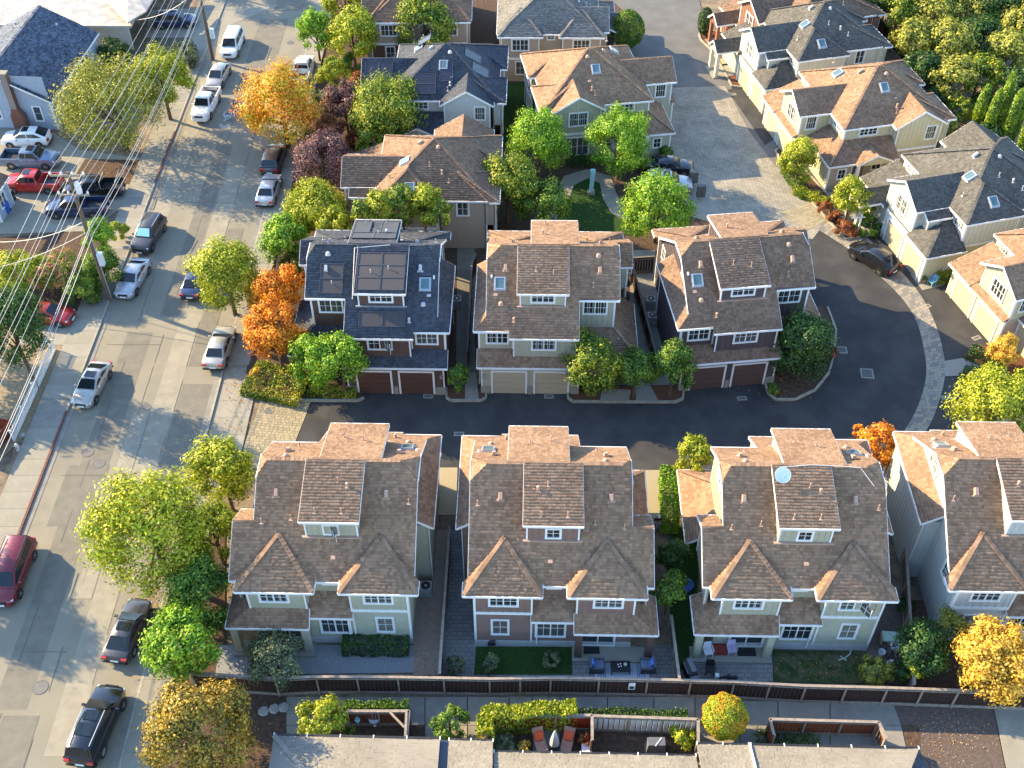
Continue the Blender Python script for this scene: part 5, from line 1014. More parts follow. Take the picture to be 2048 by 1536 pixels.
q = MB(); q.lathe((.42, 0, 10.9), [(.2, 0), (.24, .1), (.24, .9), (.18, 1.0), (.06, 1.1)], 12); q.build('transformer', mat('pale_grey_enamel', (.6, .61, .6), .45, .05), p1); q = MB(); q.box(.22, -.3, 3.9, .62, .1, 5.1); q.build('equipment_box', mat('pale_grey_enamel', (.6, .61, .6)), p1); q = MB(); q.tube((.2, -.05, .1), (.18, -.05, 7), .05); q.build('conduit', METAL, p1)
q = MB(); q.box(.25, -.2, 2.6, .7, .2, 3.7); q.build('equipment_box', mat('pale_grey_enamel', (.6, .61, .6)), p2)
def wire(name, label, a, b, sag, r=.014, n=14, m=WIRE):
    q = MB(); pr = None
    for i in range(n + 1):
        t = i / n; p = Vector(a).lerp(Vector(b), t) - Vector((0, 0, sag * 4 * t * (1 - t)))
        if pr is not None: q.tube(pr, p, r, n=5, caps=False)
        pr = p
    o = q.build(name, m); tag(o, label, 'wire', 'overhead wires'); return o
far = Vector((-1.2, -46, .4)); nm = ['outermost left', 'second', 'third', 'fourth']
for i in range(4):
    wire('power_line', nm[i] + ' top power line between the two utility poles', t1[i], t2[i], .7); wire('power_line', nm[i] + ' top power line running down off the left edge', t1[i], t1[i] + Vector((-.9, -44, 0)), .7)
for i in range(4):
    if i != 1: wire('power_line', nm[i] + ' lower crossarm line between the two utility poles', t1[4 + i], t2[4 + i], .8, .012); wire('power_line', nm[i] + ' lower crossarm line running off the left edge', t1[4 + i], t1[4 + i] + Vector((-.9, -44, 0)), .8, .012)
for i, (z, dx) in enumerate(((8.0, .5), (7.5, .35), (7.1, .5))):
    a = Vector(PB) + Vector((dx, 0, z)); b = Vector(PB2) + Vector((dx, 0, z)); wire('cable', ['upper', 'middle', 'lower'][i] + ' communication cable between the two utility poles', a, b, 1.0, .022); wire('cable', ['upper', 'middle', 'lower'][i] + ' communication cable running off the left edge', a, a + Vector((-.6, -44, 0)), 1.0, .022)
wire('cable', 'upper service drop sagging from the pole to the left edge', Vector(PB) + Vector((0, 0, 8.2)), at(-60, 480, 3.5), .9, .03); wire('cable', 'lower service drop sagging from the pole to the left edge', Vector(PB) + Vector((0, 0, 7.2)), at(-60, 545, 3.0), .6, .03)
wire('cable', 'service drop from the top pole to the flat roofed house', Vector(PB2) + Vector((0, 0, 8.2)), at(268, 40, 3.6), .8, .03)

# ------------------------------------------------------------------ left side houses
W_BLUE = mat('blue_grey_siding', (.30, .34, .40), .7, .06); BRICK = brickmat('chimney_brick', [(.22, .085, .05), (.16, .06, .04)], .22, .075, (.25, .2, .17), .012); FLATR = mat('gravel_flat_roof', (.40, .37, .33), .95, .15, 1.2, bump=.6, bscale=50, alt=((.30, .29, .27), 1.0))
h = House('bungalow', 'blue grey house with navy shingled roof and brick chimney at the top left', 'house', R(-4), at(103, 205, 3.4), (0, 0), 1, shingle('navy_shingles', (.085, .10, .135), .45), W_BLUE, None, None, 2); h.cap = MB()
h.roof([(0, 0, 3.4), (0, 14.2, 3.4), (-5.6, 14.2, 6.3), (-5.6, 0, 6.3)], [(0, 1), (3, 0)]); h.roof([(-11.2, 0, 3.4), (-5.6, 0, 6.3), (-5.6, 14.2, 6.3), (-11.2, 14.2, 3.4)], [(0, 1), (3, 0)]); h.ridge([(-5.6, .05, 6.34), (-5.6, 14.1, 6.34)])
h.wall((-10.8, .45), (-.4, .45), 0, [(0, 3.45), (.5, 6.0), (1, 3.45)], 'lap'); h.wall((-.4, .45), (-.4, 13.8), 0, 3.4, 'lap'); h.window(-2.0, .45, 1.8, .75, 1.5, sashes=1, cols=1); h.window(-6.3, .45, 1.9, .8, 1.5, sashes=1, cols=1)
for y in (7.2, 8.4, 9.6): h.window(-.4, y, 2.2, .8, 1.3, n=(1, 0), sashes=1, cols=1)
for y in (6.3, 10.5): h.box('shutter', -.4, y - .25, 1.5, -.34, y + .25, 2.9, mat('navy_shutter', (.02, .03, .06), .5))
q = MB(); q.box(-4.6, -.25, 0, -3.2, .35, 1.9); q.hexa([(-4.5, -.24, 1.9), (-3.3, -.24, 1.9), (-3.3, .35, 1.9), (-4.5, .35, 1.9), (-4.3, -.24, 2.6), (-3.7, -.24, 2.6), (-3.7, .35, 2.6), (-4.3, .35, 2.6)]); q.box(-4.32, -.22, 2.6, -3.68, .4, 6.4); ch = q.build('chimney', BRICK, h.root); q = MB(); q.box(-4.4, -.3, 6.4, -3.6, .48, 6.52); q.build('chimney_cap', CONC, ch)
h.vent(-7.5, 9, 5.3, 'pipe', (1, 0)); h.vent(-7.8, 12, 5.1, 'fat', (1, 0), VG); h.vent(-3.5, 12.4, 5.2, 'low', (-1, 0), VG); h.finish_roof(.2, .3)
root = thing('garage_building', 'low building with wide flat gravel roof at the top left', 'building'); q = MB(); q.slab([at(-60, 50, 3.2), at(262, 52, 3.2), at(276, 20, 3.2), at(330, -60, 3.2), at(-120, -60, 3.2)], (0, 0, -.25)); q.build('roof', FLATR, root)
q = MB(); a, b = at(-60, 52, 3.0), at(262, 54, 3.0); q.bar(a + Vector((0, -.03, 0)), b + Vector((0, -.03, 0)), .06, .26); q.build('fascia', WHITE, root)
q = MB(); a.z = b.z = 0; q.slab([a + Vector((0, .5, 0)), b + Vector((-.5, .5, 0)), b + Vector((-.5, .5, 2.95)), a + Vector((0, .5, 2.95))], (0, .15, 0)); q.build('wall', mat('stucco_wall', (.50, .47, .42), .9, .1), root); q = MB(); c0 = at(262, 52, 0); c1 = at(330, -60, 0); q.slab([c0 + Vector((-.5, .5, 0)), c1 + Vector((-.5, 0, 0)), c1 + Vector((-.5, 0, 2.95)), c0 + Vector((-.5, .5, 2.95))], (-.15, 0, 0)); q.build('wall', mat('stucco_wall', (.50, .47, .42)), root)
root = thing('roof_shed', 'low gable roof patch rising over the flat gravel roof at the top left', 'roof'); q = MB(); q.slab([at(255, 45, 3.9), at(292, 22, 3.9), at(258, -40, 4.6), at(205, -5, 4.0)], (0, 0, -.15)); q.slab([at(292, 22, 3.9), at(330, -40, 3.4), at(258, -40, 4.6)], (0, 0, -.15)); q.build('roof', FLATR, root); q = MB(); a = at(256, 45, 0); b = at(291, 23, 0); q.slab([a, b, b + Vector((0, 0, 3.7)), a + Vector((0, 0, 3.7))], (0, .1, 0)); q.build('wall', WHITE, root)
h = House('bungalow', 'sliver of a white trimmed house at the left edge beside the blue bin', 'house', R(-4), at(-12, 398, 2.9), (0, 0), 1, SH_BROWN2, W_BLUE, None, None, 1); h.cap = MB()
h.roof([(0, 0, 2.9), (0, 3.6, 2.9), (-5, 3.6, 5), (-5, 0, 5)], [(0, 1), (3, 0)]); h.wall((-.35, .4), (-.35, 3.3), 0, 2.8, 'lap'); h.wall((-5, .4), (-.35, .4), 0, 2.8, 'lap'); h.window(-.35, 1.7, 1.6, 1.1, 1.2, n=(1, 0), sashes=2, cols=1); h.finish_roof()

# ------------------------------------------------------------------ fences
FW = mat('dark_stained_boards', (.040, .024, .02), .9, .35, 3, bump=.5, bscale=25); FWL = mat('weathered_fence_rail', (.26, .215, .175), .9, .25, 4); FR = mat('redwood_boards', (.15, .055, .03), .9, .3, 3, bump=.5); FG = mat('grey_fence_boards', (.15, .125, .105), .9, .25, 3, bump=.4)
def fence(label, px, h_, bw=.2, step=2.44, m=FW, pm=FWL, top=True, z=0, group='timber fences', boards=300, name='fence', gap=.012):
    P = [at(u, v) if not isinstance(u, tuple) else None for u, v in px]; o = P[0]; root = thing(name, label, 'fence', o, group=group); cnt = 0; rest = MB()
    key = ('fb', m.name, round(bw, 2), round(h_, 2))
    if key not in CACHE: q = MB(); q.box(0, -.012, .06, bw - gap, .012, h_); CACHE[key] = q.mesh('board', m)
    if ('fp', pm.name, round(h_, 2)) not in CACHE: q = MB(); q.box(-.05, -.05, 0, .05, .05, h_ + .03); CACHE[('fp', pm.name, round(h_, 2))] = q.mesh('post', pm)
    for a, b in zip(P, P[1:]):
        d = b - a; L = d.length; rz = math.atan2(d.y, d.x); n = int(L / bw); dn = d / L; side = Vector((dn.y, -dn.x, 0))
        for i in range(n):
            p = a - o + dn * (i * L / n) + Vector((0, 0, random.uniform(-.02, .02)))
            if cnt < boards: link('board', CACHE[key], root, loc=p, rz=rz); cnt += 1
            else: rest.slab([p + Vector((0, 0, .06)), p + dn * (bw - gap) + Vector((0, 0, .06)), p + dn * (bw - gap) + Vector((0, 0, h_)), p + Vector((0, 0, h_))], side * .024)
        k = max(1, round(L / step))
        for i in range(k + 1): link('post', CACHE[('fp', pm.name, round(h_, 2))], root, loc=a - o + dn * (i * L / k) + side * .07, rz=rz)
        q = MB()
        for zz in (.25, h_ - .2): q.bar(a - o + side * .05 + Vector((0, 0, zz)), b - o + side * .05 + Vector((0, 0, zz)), .05, .09)
        q.build('rail', pm, root, 'stuff')
        if top: q = MB(); q.bar(a - o + Vector((0, 0, h_ + .02)) + side * .02, b - o + Vector((0, 0, h_ + .02)) + side * .02, .17, .04); q.build('cap_rail', pm, root)
        q = MB(); q.bar(a - o + Vector((0, 0, .06)) + side * .03, b - o + Vector((0, 0, .06)) + side * .03, .06, .14); q.build('kick_board', pm, root)
    if rest.f: rest.build('board', m, root, 'stuff')
    return root
fence('long dark plank fence with pale cap running behind the bottom row of yards', [(395, 1378), (465, 1383), (560, 1390), (640, 1386), (800, 1387), (980, 1390), (1100, 1388), (1290, 1391), (1460, 1396), (1600, 1404), (1760, 1408), (1900, 1413), (2090, 1420)], 1.95, .24)
gy_ = 'fences between the yards'
fence('dark fence between the gravel yard and the paver strip', [(902, 1085), (882, 1378)], 1.8, .25, m=FG, group=gy_); fence('pale topped fence between the lounge patio and the dish house yard', [(1338, 1260), (1354, 1388)], 1.7, .22, m=FG, group=gy_); fence('dark fence at the shaded side of the pale house', [(1800, 1130), (1815, 1400)], 1.8, .25, m=FG, group=gy_)
fence('dark fence between the slate blue and the brown townhouse', [(953, 540), (945, 560), (936, 735)], 1.8, .22, m=FW, pm=FG, group=gy_); fence('dark fence in the gap left of the plum townhouse', [(1262, 560), (1310, 745)], 1.8, .22, m=FW, pm=FG, group=gy_); fence('cross fence in the gap left of the plum townhouse', [(1262, 548), (1305, 545)], 1.8, .22, m=FW, pm=FG, group=gy_)
fence('dark fence at the edge of the wood behind the loop houses', [(1690, 20), (1790, 100), (1850, 175), (1900, 240)], 1.9, .25, m=FW, pm=FW, group=gy_, boards=120)
fence('orange brown plank fence behind the navy roofed house', [(145, 92), (262, 96)], 1.8, .2, m=FR, pm=FR, group=gy_, top=False); fence('black metal fence right of the brown roofed house at the top', [(900, 118), (985, 118)], 1.8, .3, m=TRIM_B, pm=FWL, group=gy_)
fence('short timber fence by the sidewalk at the top pole', [(378, 140), (395, 105)], 1.1, .15, m=FWL, group=gy_, top=False)
pn = 'small plank pens at the bottom'
fence('first brown pen with a timber corner brace under the roof edge', [(700, 1450), (822, 1450), (818, 1500)], 1.7, .2, m=FR, group=pn); fence('rusty red fenced pen with two loungers', [(972, 1500), (966, 1460), (1182, 1460), (1182, 1510)], 1.8, .2, m=mat('rust_red_boards', (.28, .04, .015), .85, .2), group=pn)
fence('white boarded pen with brown cap', [(1184, 1461), (1390, 1468), (1390, 1515)], 1.8, .32, m=mat('white_boards', (.62, .60, .54), .8, .12), pm=FWL, group=pn, gap=.07); fence('brown plank pen with long grass', [(1538, 1498), (1530, 1466), (1745, 1472), (1760, 1505)], 1.7, .22, m=FR, group=pn)
fence('white picket fence leaning along the dry yard', [(112, 700), (30, 882)], 1.15, .2, m=WHITE, pm=WHITE, group='white fences', top=False, name='picket_fence', gap=.1)
fence('low timber rail left of the small flower bush', [(822, 1503), (965, 1506)], .9, .3, m=FWL, group=pn); fence('low timber rail right of the topiary tree', [(1392, 1518), (1535, 1520)], .9, .3, m=FWL, group=pn)
# ------------------------------------------------------------------ long roof at the bottom edge
root = thing('apartment_row', 'long low building with pale tan shingle roof along the bottom edge', 'building')
def eave_roof(pts, zs, nm='roof'):
    q = MB(); P = [at(u, v, z) for (u, v), z in zip(pts, zs)]; q.slab(P, (0, 0, -.15)); r = q.build(nm, SH_TAN, root); add_shingles(r, [P], SH_TAN, .2, .26); return P
ez = 2.9; slope_down = lambda p, dy, dz: p + Vector((0, -dy, dz))
def back_slope(u0, v0, u1, v1, depth=7.0, l_in=0, r_in=0):
    a, b = at(u0, v0, ez), at(u1, v1, ez); c = b + Vector((-r_in, -depth, depth * .33)); d = a + Vector((l_in, -depth, depth * .33)); q = MB(); q.slab([a, b, c, d], (0, 0, -.15)); r = q.build('roof', SH_TAN, root); add_shingles(r, [[a, b, c, d]], SH_TAN, .2, .26)
    g = MB(); g.bar(a + Vector((0, .08, -.05)), b + Vector((0, .08, -.05)), .12, .12); g.build('gutter', TRIM_B, root); g = MB(); n = max(2, int((b - a).length / 1.6))
    for i in range(n + 1): p = a.lerp(b, i / n); g.box(p.x - .03, p.y - .03, p.z + .0, p.x + .03, p.y + .17, p.z + .04)
    g.build('gutter_straps', WHITE, root, 'stuff'); return a, b, c, d
a, b, c, d = back_slope(548, 1471, 880, 1479, l_in=6.0); q = MB(); q.slab([a, d, a + Vector((.0, -8, 0))], (0, 0, -.15)); q.build('hip_roof', SH_TAN, root)
k = MB()
for i in range(22): p = a.lerp(d, i / 22); e_ = a.lerp(d, (i + 1.1) / 22); k.bar(p + Vector((0, 0, .05)), e_ + Vector((0, 0, .03)), .28, .04)
k.build('ridge_cap', SH_TAN, root, 'stuff')
back_slope(898, 1481, 986, 1483); back_slope(988, 1505, 1392, 1513); back_slope(1394, 1489, 1498, 1491); a, b, c, d = back_slope(1502, 1491, 1838, 1498, r_in=4.5); q = MB(); q.slab([b, b + Vector((1.2, -8, 0)), c], (0, 0, -.15)); r = q.build('hip_roof', SH_BLUE, root); add_shingles(r, [[b, b + Vector((1.2, -8, 0)), c]], SH_BLUE)
q = MB(); q.slab([at(880, 1479, ez - .3), at(898, 1481, ez - .3), at(898, 1481, ez - .3) + Vector((0, -7, 2)), at(880, 1479, ez - .3) + Vector((0, -7, 2))], (0, 0, -.1)); q.build('shaded_step', mat('navy_shade_face', (.03, .04, .07), .4), root); q = MB(); p = at(1499, 1490, ez); q.bar(p + Vector((0, 0, .05)), p + Vector((0, -7, 2.36)), .08, .2); q.build('parapet', WHITE, root)  # strip between roofs: shade of the upright face put into its navy colour
q = MB(); p0, p1_ = at(560, 1490, 0), at(1830, 1515, 0); q.box(p0.x + .5, p0.y - 4.4, 0, p1_.x - .5, p0.y - 4.1, 2.5); q.build('wall', mat('stucco_wall', (.50, .47, .42)), root)

fence('rust red board fence corner at the left edge below the white pickets', [(-30, 850), (27, 862), (-20, 930)], 1.2, .2, m=mat('rust_brown_boards', (.13, .035, .02), .85, .2), pm=mat('rust_brown_boards', (.13, .035, .02)), group='timber fences', top=False)

# ------------------------------------------------------------------ roof-top extras of single houses
ROOTS = {o['label']: o for o in bpy.data.objects if o.get('category') == 'house'}
def find(txt): return next(o for l, o in ROOTS.items() if txt in l)
COLLECTOR = mat('pool_heating_mat', (.045, .038, .038), .55, .12, 3); PVM = paint('solar_cells', (.03, .028, .045), .15, .2, .3); PVF = mat('panel_frame', (.10, .10, .105), .4, .05, metal=.5)
def panel(root, sx, x0, x1, y0, y1, zf, m, cols=0, rows=0, lift=.1):
    """a panel lying on the roof plane z=zf(x,y), local coordinates"""
    P = [(x0, y0), (x1, y0), (x1, y1), (x0, y1)]; V = [Vector((x * sx, y, zf(x, y) + lift)) for x, y in P]
    q = MB(); q.slab(V, (0, 0, -.05)); o = q.build('solar_panel', m, root); f = MB()
    up = (V[1] - V[0]).cross(V[3] - V[0]).normalized(); up = up if up.z > 0 else -up
    for i in range(4): a, b = V[i], V[(i + 1) % 4]; f.bar(a + up * .01, b + up * .01, .04, .06, up)
    for i in range(1, cols): t = i / cols; f.bar(V[0].lerp(V[1], t) + up * .006, V[3].lerp(V[2], t) + up * .006, .015, .01, up)
    for i in range(1, rows): t = i / rows; f.bar(V[0].lerp(V[3], t) + up * .006, V[1].lerp(V[2], t) + up * .006, .015, .01, up)
    f.build('panel_frame', PVF, o)
r_ = find('slate blue roof, dark brown'); zd = lambda x, y: 9.8 - .315 * (6.25 - y); zg = lambda x, y: 5.53 + .667 * y; zb = lambda x, y: 9.82 - .229 * (y - 6.25)
for i in range(2):
    for j in range(3): panel(r_, -1, 3.38 + i * 1.78, 5.1 + i * 1.78, 2.25 + j * 1.05, 3.25 + j * 1.05, zd, COLLECTOR)
for j in range(2): panel(r_, -1, 8.1, 9.8, 3.0 + j * .98, 3.93 + j * .98, zg, COLLECTOR)
for i in range(2): panel(r_, -1, 3.3 + i * 1.75, 5.0 + i * 1.75, .9, 1.85, zg, COLLECTOR)
for i in range(2): panel(r_, -1, 4.35 + i * 1.7, 6.0 + i * 1.7, 7.0, 8.0, zb, COLLECTOR); panel(r_, -1, 4.35 + i * 2.1, 5.6 + i * 2.1, 8.05, 10.1, zb, COLLECTOR)
q = MB(); q.tube((-7.3, 5.9, 9.65), (-7.3, 2.6, 7.4), .03); q.tube((-7.3, 5.9, 9.65), (-4.6, 6.0, 9.9), .03); q.build('solar_pipe', METAL, r_)
r_ = find('solar panels and pale green'); zf = lambda x, y: 5.3 + .6 * (y - 1.75); zwing = lambda x, y: 5.3 + .6 * (y - 4.75); zr = lambda x, y: 5.3 + .62 * (11.95 - x); zl = lambda x, y: 5.3 + .6 * (x - 1.55)
for a in ((-1.2, .1, 5.0, 6.7), (.15, 1.45, 5.0, 6.7)): panel(r_, 1, *a, zwing, PVM, 6, 10)
for a in ((3.9, 5.9, 2.3, 3.2), (3.9, 5.9, 3.25, 4.15), (6.3, 7.5, 3.5, 5.2)): panel(r_, 1, *a, zf, PVM, 10, 6)
for a in ((8.6, 10.1, 6.6, 8.2), (9.4, 10.9, 4.6, 6.4)): panel(r_, 1, *a, lambda x, y: 5.3 + .6 * (12.0 - x), PVM, 6, 10)
for a in ((3.8, 5.0, 9.3, 10.4),): panel(r_, 1, *a, zl, PVM, 6, 6, .3)
# satellite dish on the dish house dormer (own thing)
r_ = find('satellite dish'); M3_ = Matrix.Translation(r_.location) @ Matrix.Rotation(r_.rotation_euler.z, 4, 'Z'); p = M3_ @ Vector((7.55, 7.3, 9.6))
d = thing('satellite_dish', 'round pale satellite dish on the brown dormer roof', 'satellite dish', p); q = MB(); q.tube((0, 0, 0), (.1, -.05, .55), .035); q.box(-.15, -.15, -.02, .15, .15, .03); q.build('mount', METAL, d)
q = MB(); q.lathe((0, 0, 0), [(.02, 0), (.2, .015), (.38, .07), (.5, .14), (.5, .155), (.36, .09), (.02, .02)], 24); o = q.build('reflector', mat('dish_enamel', (.6, .64, .66), .4, .04), d, smooth=True); o.location = (.12, -.08, .55); o.rotation_euler = (R(42), R(12), R(-10))
q = MB(); q.tube((0, -.45, .1), (0, -.1, .6), .015); q.box(-.04, -.14, .56, .04, -.02, .66); o2 = q.build('feed_arm', METAL, o)
pts = [M3_ @ Vector(c_) for c_ in ((7.4, 6.5, 9.85), (5.5, 6.3, 9.86), (3.6, 6.35, 9.86), (2.4, 6.4, 9.76), (1.6, 7.3, 9.1))]; q = MB()
for a, b in zip(pts, pts[1:]): q.tube(a, b, .02, n=5)
tag(q.build('cable', mat('white_cable', (.6, .58, .55), .5)), 'thin pale cable run along the ridge from the satellite dish', 'cable')

# ------------------------------------------------------------------ marking, signs, garden things
MARK = mat('worn_road_paint', (.50, .50, .48), .8, .2, 12); root = thing('bicycle_marking', 'white bicycle symbol with two chevrons painted on the street', 'road marking', at(459, 237, .012)); o0 = at(459, 237, .012)
def stroke(px, w=.11, close=False):
    P = [at(u, v, .012) - o0 for u, v in px]
    for a, b in list(zip(P, P[1:])) + ([(P[-1], P[0])] if close else []): MK.bar(a, b, w, .004)
def ringpx(cu, cv, ru, rv): return [(cu + ru * math.cos(t * .5236), cv + rv * math.sin(t * .5236)) for t in range(12)]
def mpx(x, y): return (430 + x * 60 / 1039, 210 + y * 55 / 952)
MK = MB(); stroke([mpx(*p) for p in ringpx(380, 330, 70, 95)], close=True); MK.build('wheel_mark', MARK, root); MK = MB(); stroke([mpx(*p) for p in ringpx(620, 310, 60, 80)], close=True); MK.build('wheel_mark', MARK, root)
MK = MB(); stroke([mpx(300, 555), mpx(370, 490), mpx(480, 480), mpx(590, 350)]); stroke([mpx(370, 490), mpx(390, 350), mpx(470, 340), mpx(500, 430), mpx(480, 490)]); stroke([mpx(430, 240), mpx(440, 340)]); MK.build('frame_mark', MARK, root)
for dy in (0, 60): MK = MB(); stroke([mpx(180 - dy / 2, 650 + dy), mpx(310 - dy / 3, 750 + dy * .9), mpx(520 - dy / 3, 645 + dy)]); MK.build('chevron', MARK, root)
def simple(name, label, cat, px, z=0, rz=0, grp=None): p = at(*px); return thing(name, label, cat, (p.x, p.y, z), rz, grp)
def pt(root, name, m, fn, smooth=False): q = MB(); fn(q); return q.build(name, m, root, smooth=smooth)
t = simple('statue', 'slender pale turquoise sculpture on a square plinth on the green', 'sculpture', (1182, 388)); TQ = mat('turquoise_glaze', (.30, .52, .52), .4, .15, 5); pt(t, 'plinth', CONC, lambda q: q.box(-.35, -.3, 0, .35, .3, .35)); pt(t, 'figure', TQ, lambda q: (q.hexa([(-.2, -.14, .35), (.16, -.14, .35), (.16, .14, .35), (-.2, .14, .35), (-.14, -.12, 2.0), (.26, -.12, 2.0), (.26, .12, 2.0), (-.14, .12, 2.0)]), q.hexa([(-.14, -.12, 2.0), (.26, -.12, 2.0), (.26, .12, 2.0), (-.14, .12, 2.0), (-.2, -.1, 2.7), (.3, -.1, 2.7), (.26, .1, 2.75), (-.16, .1, 2.75)])))
t = simple('sign_post', 'white estate sign post with bare arm among the shrubs by the paver band', 'sign post', (1714, 468)); pt(t, 'post', WHITE, lambda q: (q.box(-.06, -.06, 0, .06, .06, 2.1), q.lathe((0, 0, 2.1), [(.09, 0), (.05, .06), (.02, .12)], 6))); pt(t, 'arm', WHITE, lambda q: q.bar((-.9, -.1, 1.85), (.35, .04, 1.85), .07, .09))
for i, (px, lab) in enumerate((((1385, 370), 'upper of two dark cluster mailboxes beside the court'), ((1400, 398), 'lower of two dark cluster mailboxes beside the court'))):
    t = simple('mailbox_unit', lab, 'mailbox', px, grp='cluster mailboxes'); pt(t, 'cabinet', mat('bronze_mailbox', (.07, .06, .055), .5), lambda q: q.box(-.4, -.22, .35, .4, .22, 1.5)); pt(t, 'pedestal', METAL, lambda q: q.box(-.12, -.12, 0, .12, .12, .36)); 
    for k in range(8): pt(t, 'door', mat('bronze_mailbox_door', (.11, .10, .09), .45), lambda q, k=k: q.box(-.36 + (k % 2) * .37, -.235, .42 + (k // 2) * .26, -.02 + (k % 2) * .37, -.222, .64 + (k // 2) * .26))
def ac(label, px, rz=0): 
    t = simple('air_conditioner', label, 'air conditioner', px, 0, rz, 'outdoor air conditioners'); pt(t, 'pad', CONC, lambda q: q.box(-.45, -.45, 0, .45, .45, .1)); pt(t, 'cabinet', mat('ac_enamel', (.28, .28, .27), .5), lambda q: q.box(-.38, -.38, .1, .38, .38, .85)); pt(t, 'fan_grille', TRIM_B, lambda q: q.lathe((0, 0, .851), [(.31, 0), (.31, .02), (.27, .025)], 20)); pt(t, 'fan_hub', METAL, lambda q: q.lathe((0, 0, .875), [(.09, 0), (.07, .03)], 10))
ac('air conditioner on the granite strip beside the sage house wall', (853, 1186)); ac('upper air conditioner in the gap left of the plum townhouse', (1300, 612)); ac('lower air conditioner in the gap left of the plum townhouse', (1303, 645)); ac('air conditioner behind the sage gabled house beside the side lawn', (1062, 200)); ac('air conditioner on the narrow strip right of the slate blue townhouse', (914, 612))
BIN = lambda m: (lambda q: (q.hexa([(-.26, -.3, .06), (.26, -.3, .06), (.26, .3, .06), (-.26, .3, .06), (-.31, -.37, 1.0), (.31, -.37, 1.0), (.31, .37, 1.0), (-.31, .37, 1.0)])))
for px, lab, c in (((14, 425), 'blue wheeled bin beside the small house at the left edge', (.02, .10, .42)), ((24, 402), 'black wheeled bin behind the blue one at the left edge', (.012, .012, .014)), ((1876, 546), 'dark wheeled bin by the loop house foundation', (.03, .035, .04))):
    m = mat('bin_plastic_' + str(int(c[2] * 100)), c, .5); t = simple('wheeled_bin', lab, 'bin', px); pt(t, 'tub', m, BIN(m)); pt(t, 'lid', m, lambda q: q.hexa([(-.33, -.4, 1.0), (.33, -.4, 1.0), (.33, .4, 1.0), (-.33, .4, 1.0), (-.28, -.36, 1.1), (.28, -.36, 1.1), (.28, .3, 1.14), (-.28, .3, 1.14)])); pt(t, 'wheel', TRIM_B, lambda q: q.tube((-.3, .33, .12), (.3, .33, .12), .12, n=10))
t = simple('dome_tent', 'small bright blue dome under the shrubs at the top sidewalk', 'tent', (385, 100)); pt(t, 'canopy', mat('bright_blue_fabric', (.03, .30, .65), .6), lambda q: q.lathe((0, 0, 0), [(.75, 0), (.72, .3), (.55, .6), (.3, .78), (.05, .84)], 12), True); pt(t, 'trim', WHITE, lambda q: q.lathe((0, 0, 0), [(.78, 0), (.77, .06), (.74, .06)], 12))
t = simple('fire_hydrant', 'pale fire hydrant on the dirt verge by the sidewalk at the lower left', 'hydrant', (37, 900)); pt(t, 'barrel', mat('hydrant_paint', (.55, .50, .42), .5), lambda q: (q.lathe((0, 0, 0), [(.16, 0), (.16, .05), (.11, .06), (.11, .5), (.15, .52), (.13, .6), (.05, .7)], 12), q.tube((-.2, 0, .38), (.2, 0, .38), .06, n=8)), True); pt(t, 'cap', METAL, lambda q: q.tube((0, -.19, .38), (0, -.1, .38), .07, n=8))
t = simple('water_meter_lid', 'round pale lid in the dirt verge near the hydrant', 'lid', (46, 870), .02); pt(t, 'lid', CONC_L, lambda q: q.lathe((0, 0, 0), [(.28, -.03), (.28, .01), (.2, .015)], 16)); pt(t, 'ring', METAL, lambda q: q.lathe((0, 0, .012), [(.12, 0), (.11, .006)], 12))
# lounge patio of the mauve house
CUSH = mat('grey_wicker', (.10, .105, .12), .8, .2, 20); BLUEC = mat('blue_cushion', (.10, .20, .50), .8, .1); t = simple('area_rug', 'striped pale blue rug under the patio coffee table', 'rug', (1243, 1336), .012); pt(t, 'mat_', mat('pale_rug', (.42, .45, .50), .95, .05), lambda q: q.box(-1.7, -.75, 0, 1.7, .75, .012)); t.children[0].name = 'weave'
for k in range(10): pt(t, 'stripe', mat('navy_stripe', (.05, .08, .16), .9), lambda q, k=k: q.box(-1.5 + k * .11 + (1.9 if k > 4 else 0), -.7, .012, -1.46 + k * .11 + (1.9 if k > 4 else 0), .7, .0165))
for px, s_, lab in (((1194, 1337), 1, 'left patio armchair with blue cushion facing the coffee table'), ((1293, 1337), -1, 'right patio armchair with blue cushion facing the coffee table')):
    t = simple('armchair', lab, 'armchair', px, .02, 0, 'patio armchairs'); S = lambda q, x0, y0, z0, x1, y1, z1, s_=s_: q.box(min(x0 * s_, x1 * s_), y0, z0, max(x0 * s_, x1 * s_), y1, z1)
    pt(t, 'seat', CUSH, lambda q: S(q, -.4, -.3, .12, .4, .3, .38)); pt(t, 'backrest', CUSH, lambda q: S(q, -.52, -.42, .05, -.36, .42, .8)); pt(t, 'armrest', CUSH, lambda q: S(q, -.36, -.42, .05, .42, -.3, .58)); pt(t, 'armrest', CUSH, lambda q: S(q, -.36, .3, .05, .42, .42, .58)); pt(t, 'seat_cushion', mat('slate_cushion', (.16, .18, .24), .9), lambda q: S(q, -.35, -.29, .38, .4, .29, .48)); pt(t, 'cushion', BLUEC, lambda q: q.hexa([(s_ * -.34, -.22, .48), (s_ * -.14, -.22, .48), (s_ * -.14, .22, .48), (s_ * -.34, .22, .48), (s_ * -.36, -.22, .85), (s_ * -.26, -.22, .85), (s_ * -.26, .22, .85), (s_ * -.36, .22, .85)]))
t = simple('coffee_table', 'black patio coffee table with cups between the two armchairs', 'table', (1240, 1340), .02); pt(t, 'tabletop', TRIM_B, lambda q: q.box(-.62, -.38, .4, .62, .38, .44))
for x in (-.56, .56):
    for y in (-.32, .32): pt(t, 'leg', TRIM_B, lambda q, x=x, y=y: q.box(x - .03, y - .03, 0, x + .03, y + .03, .4))
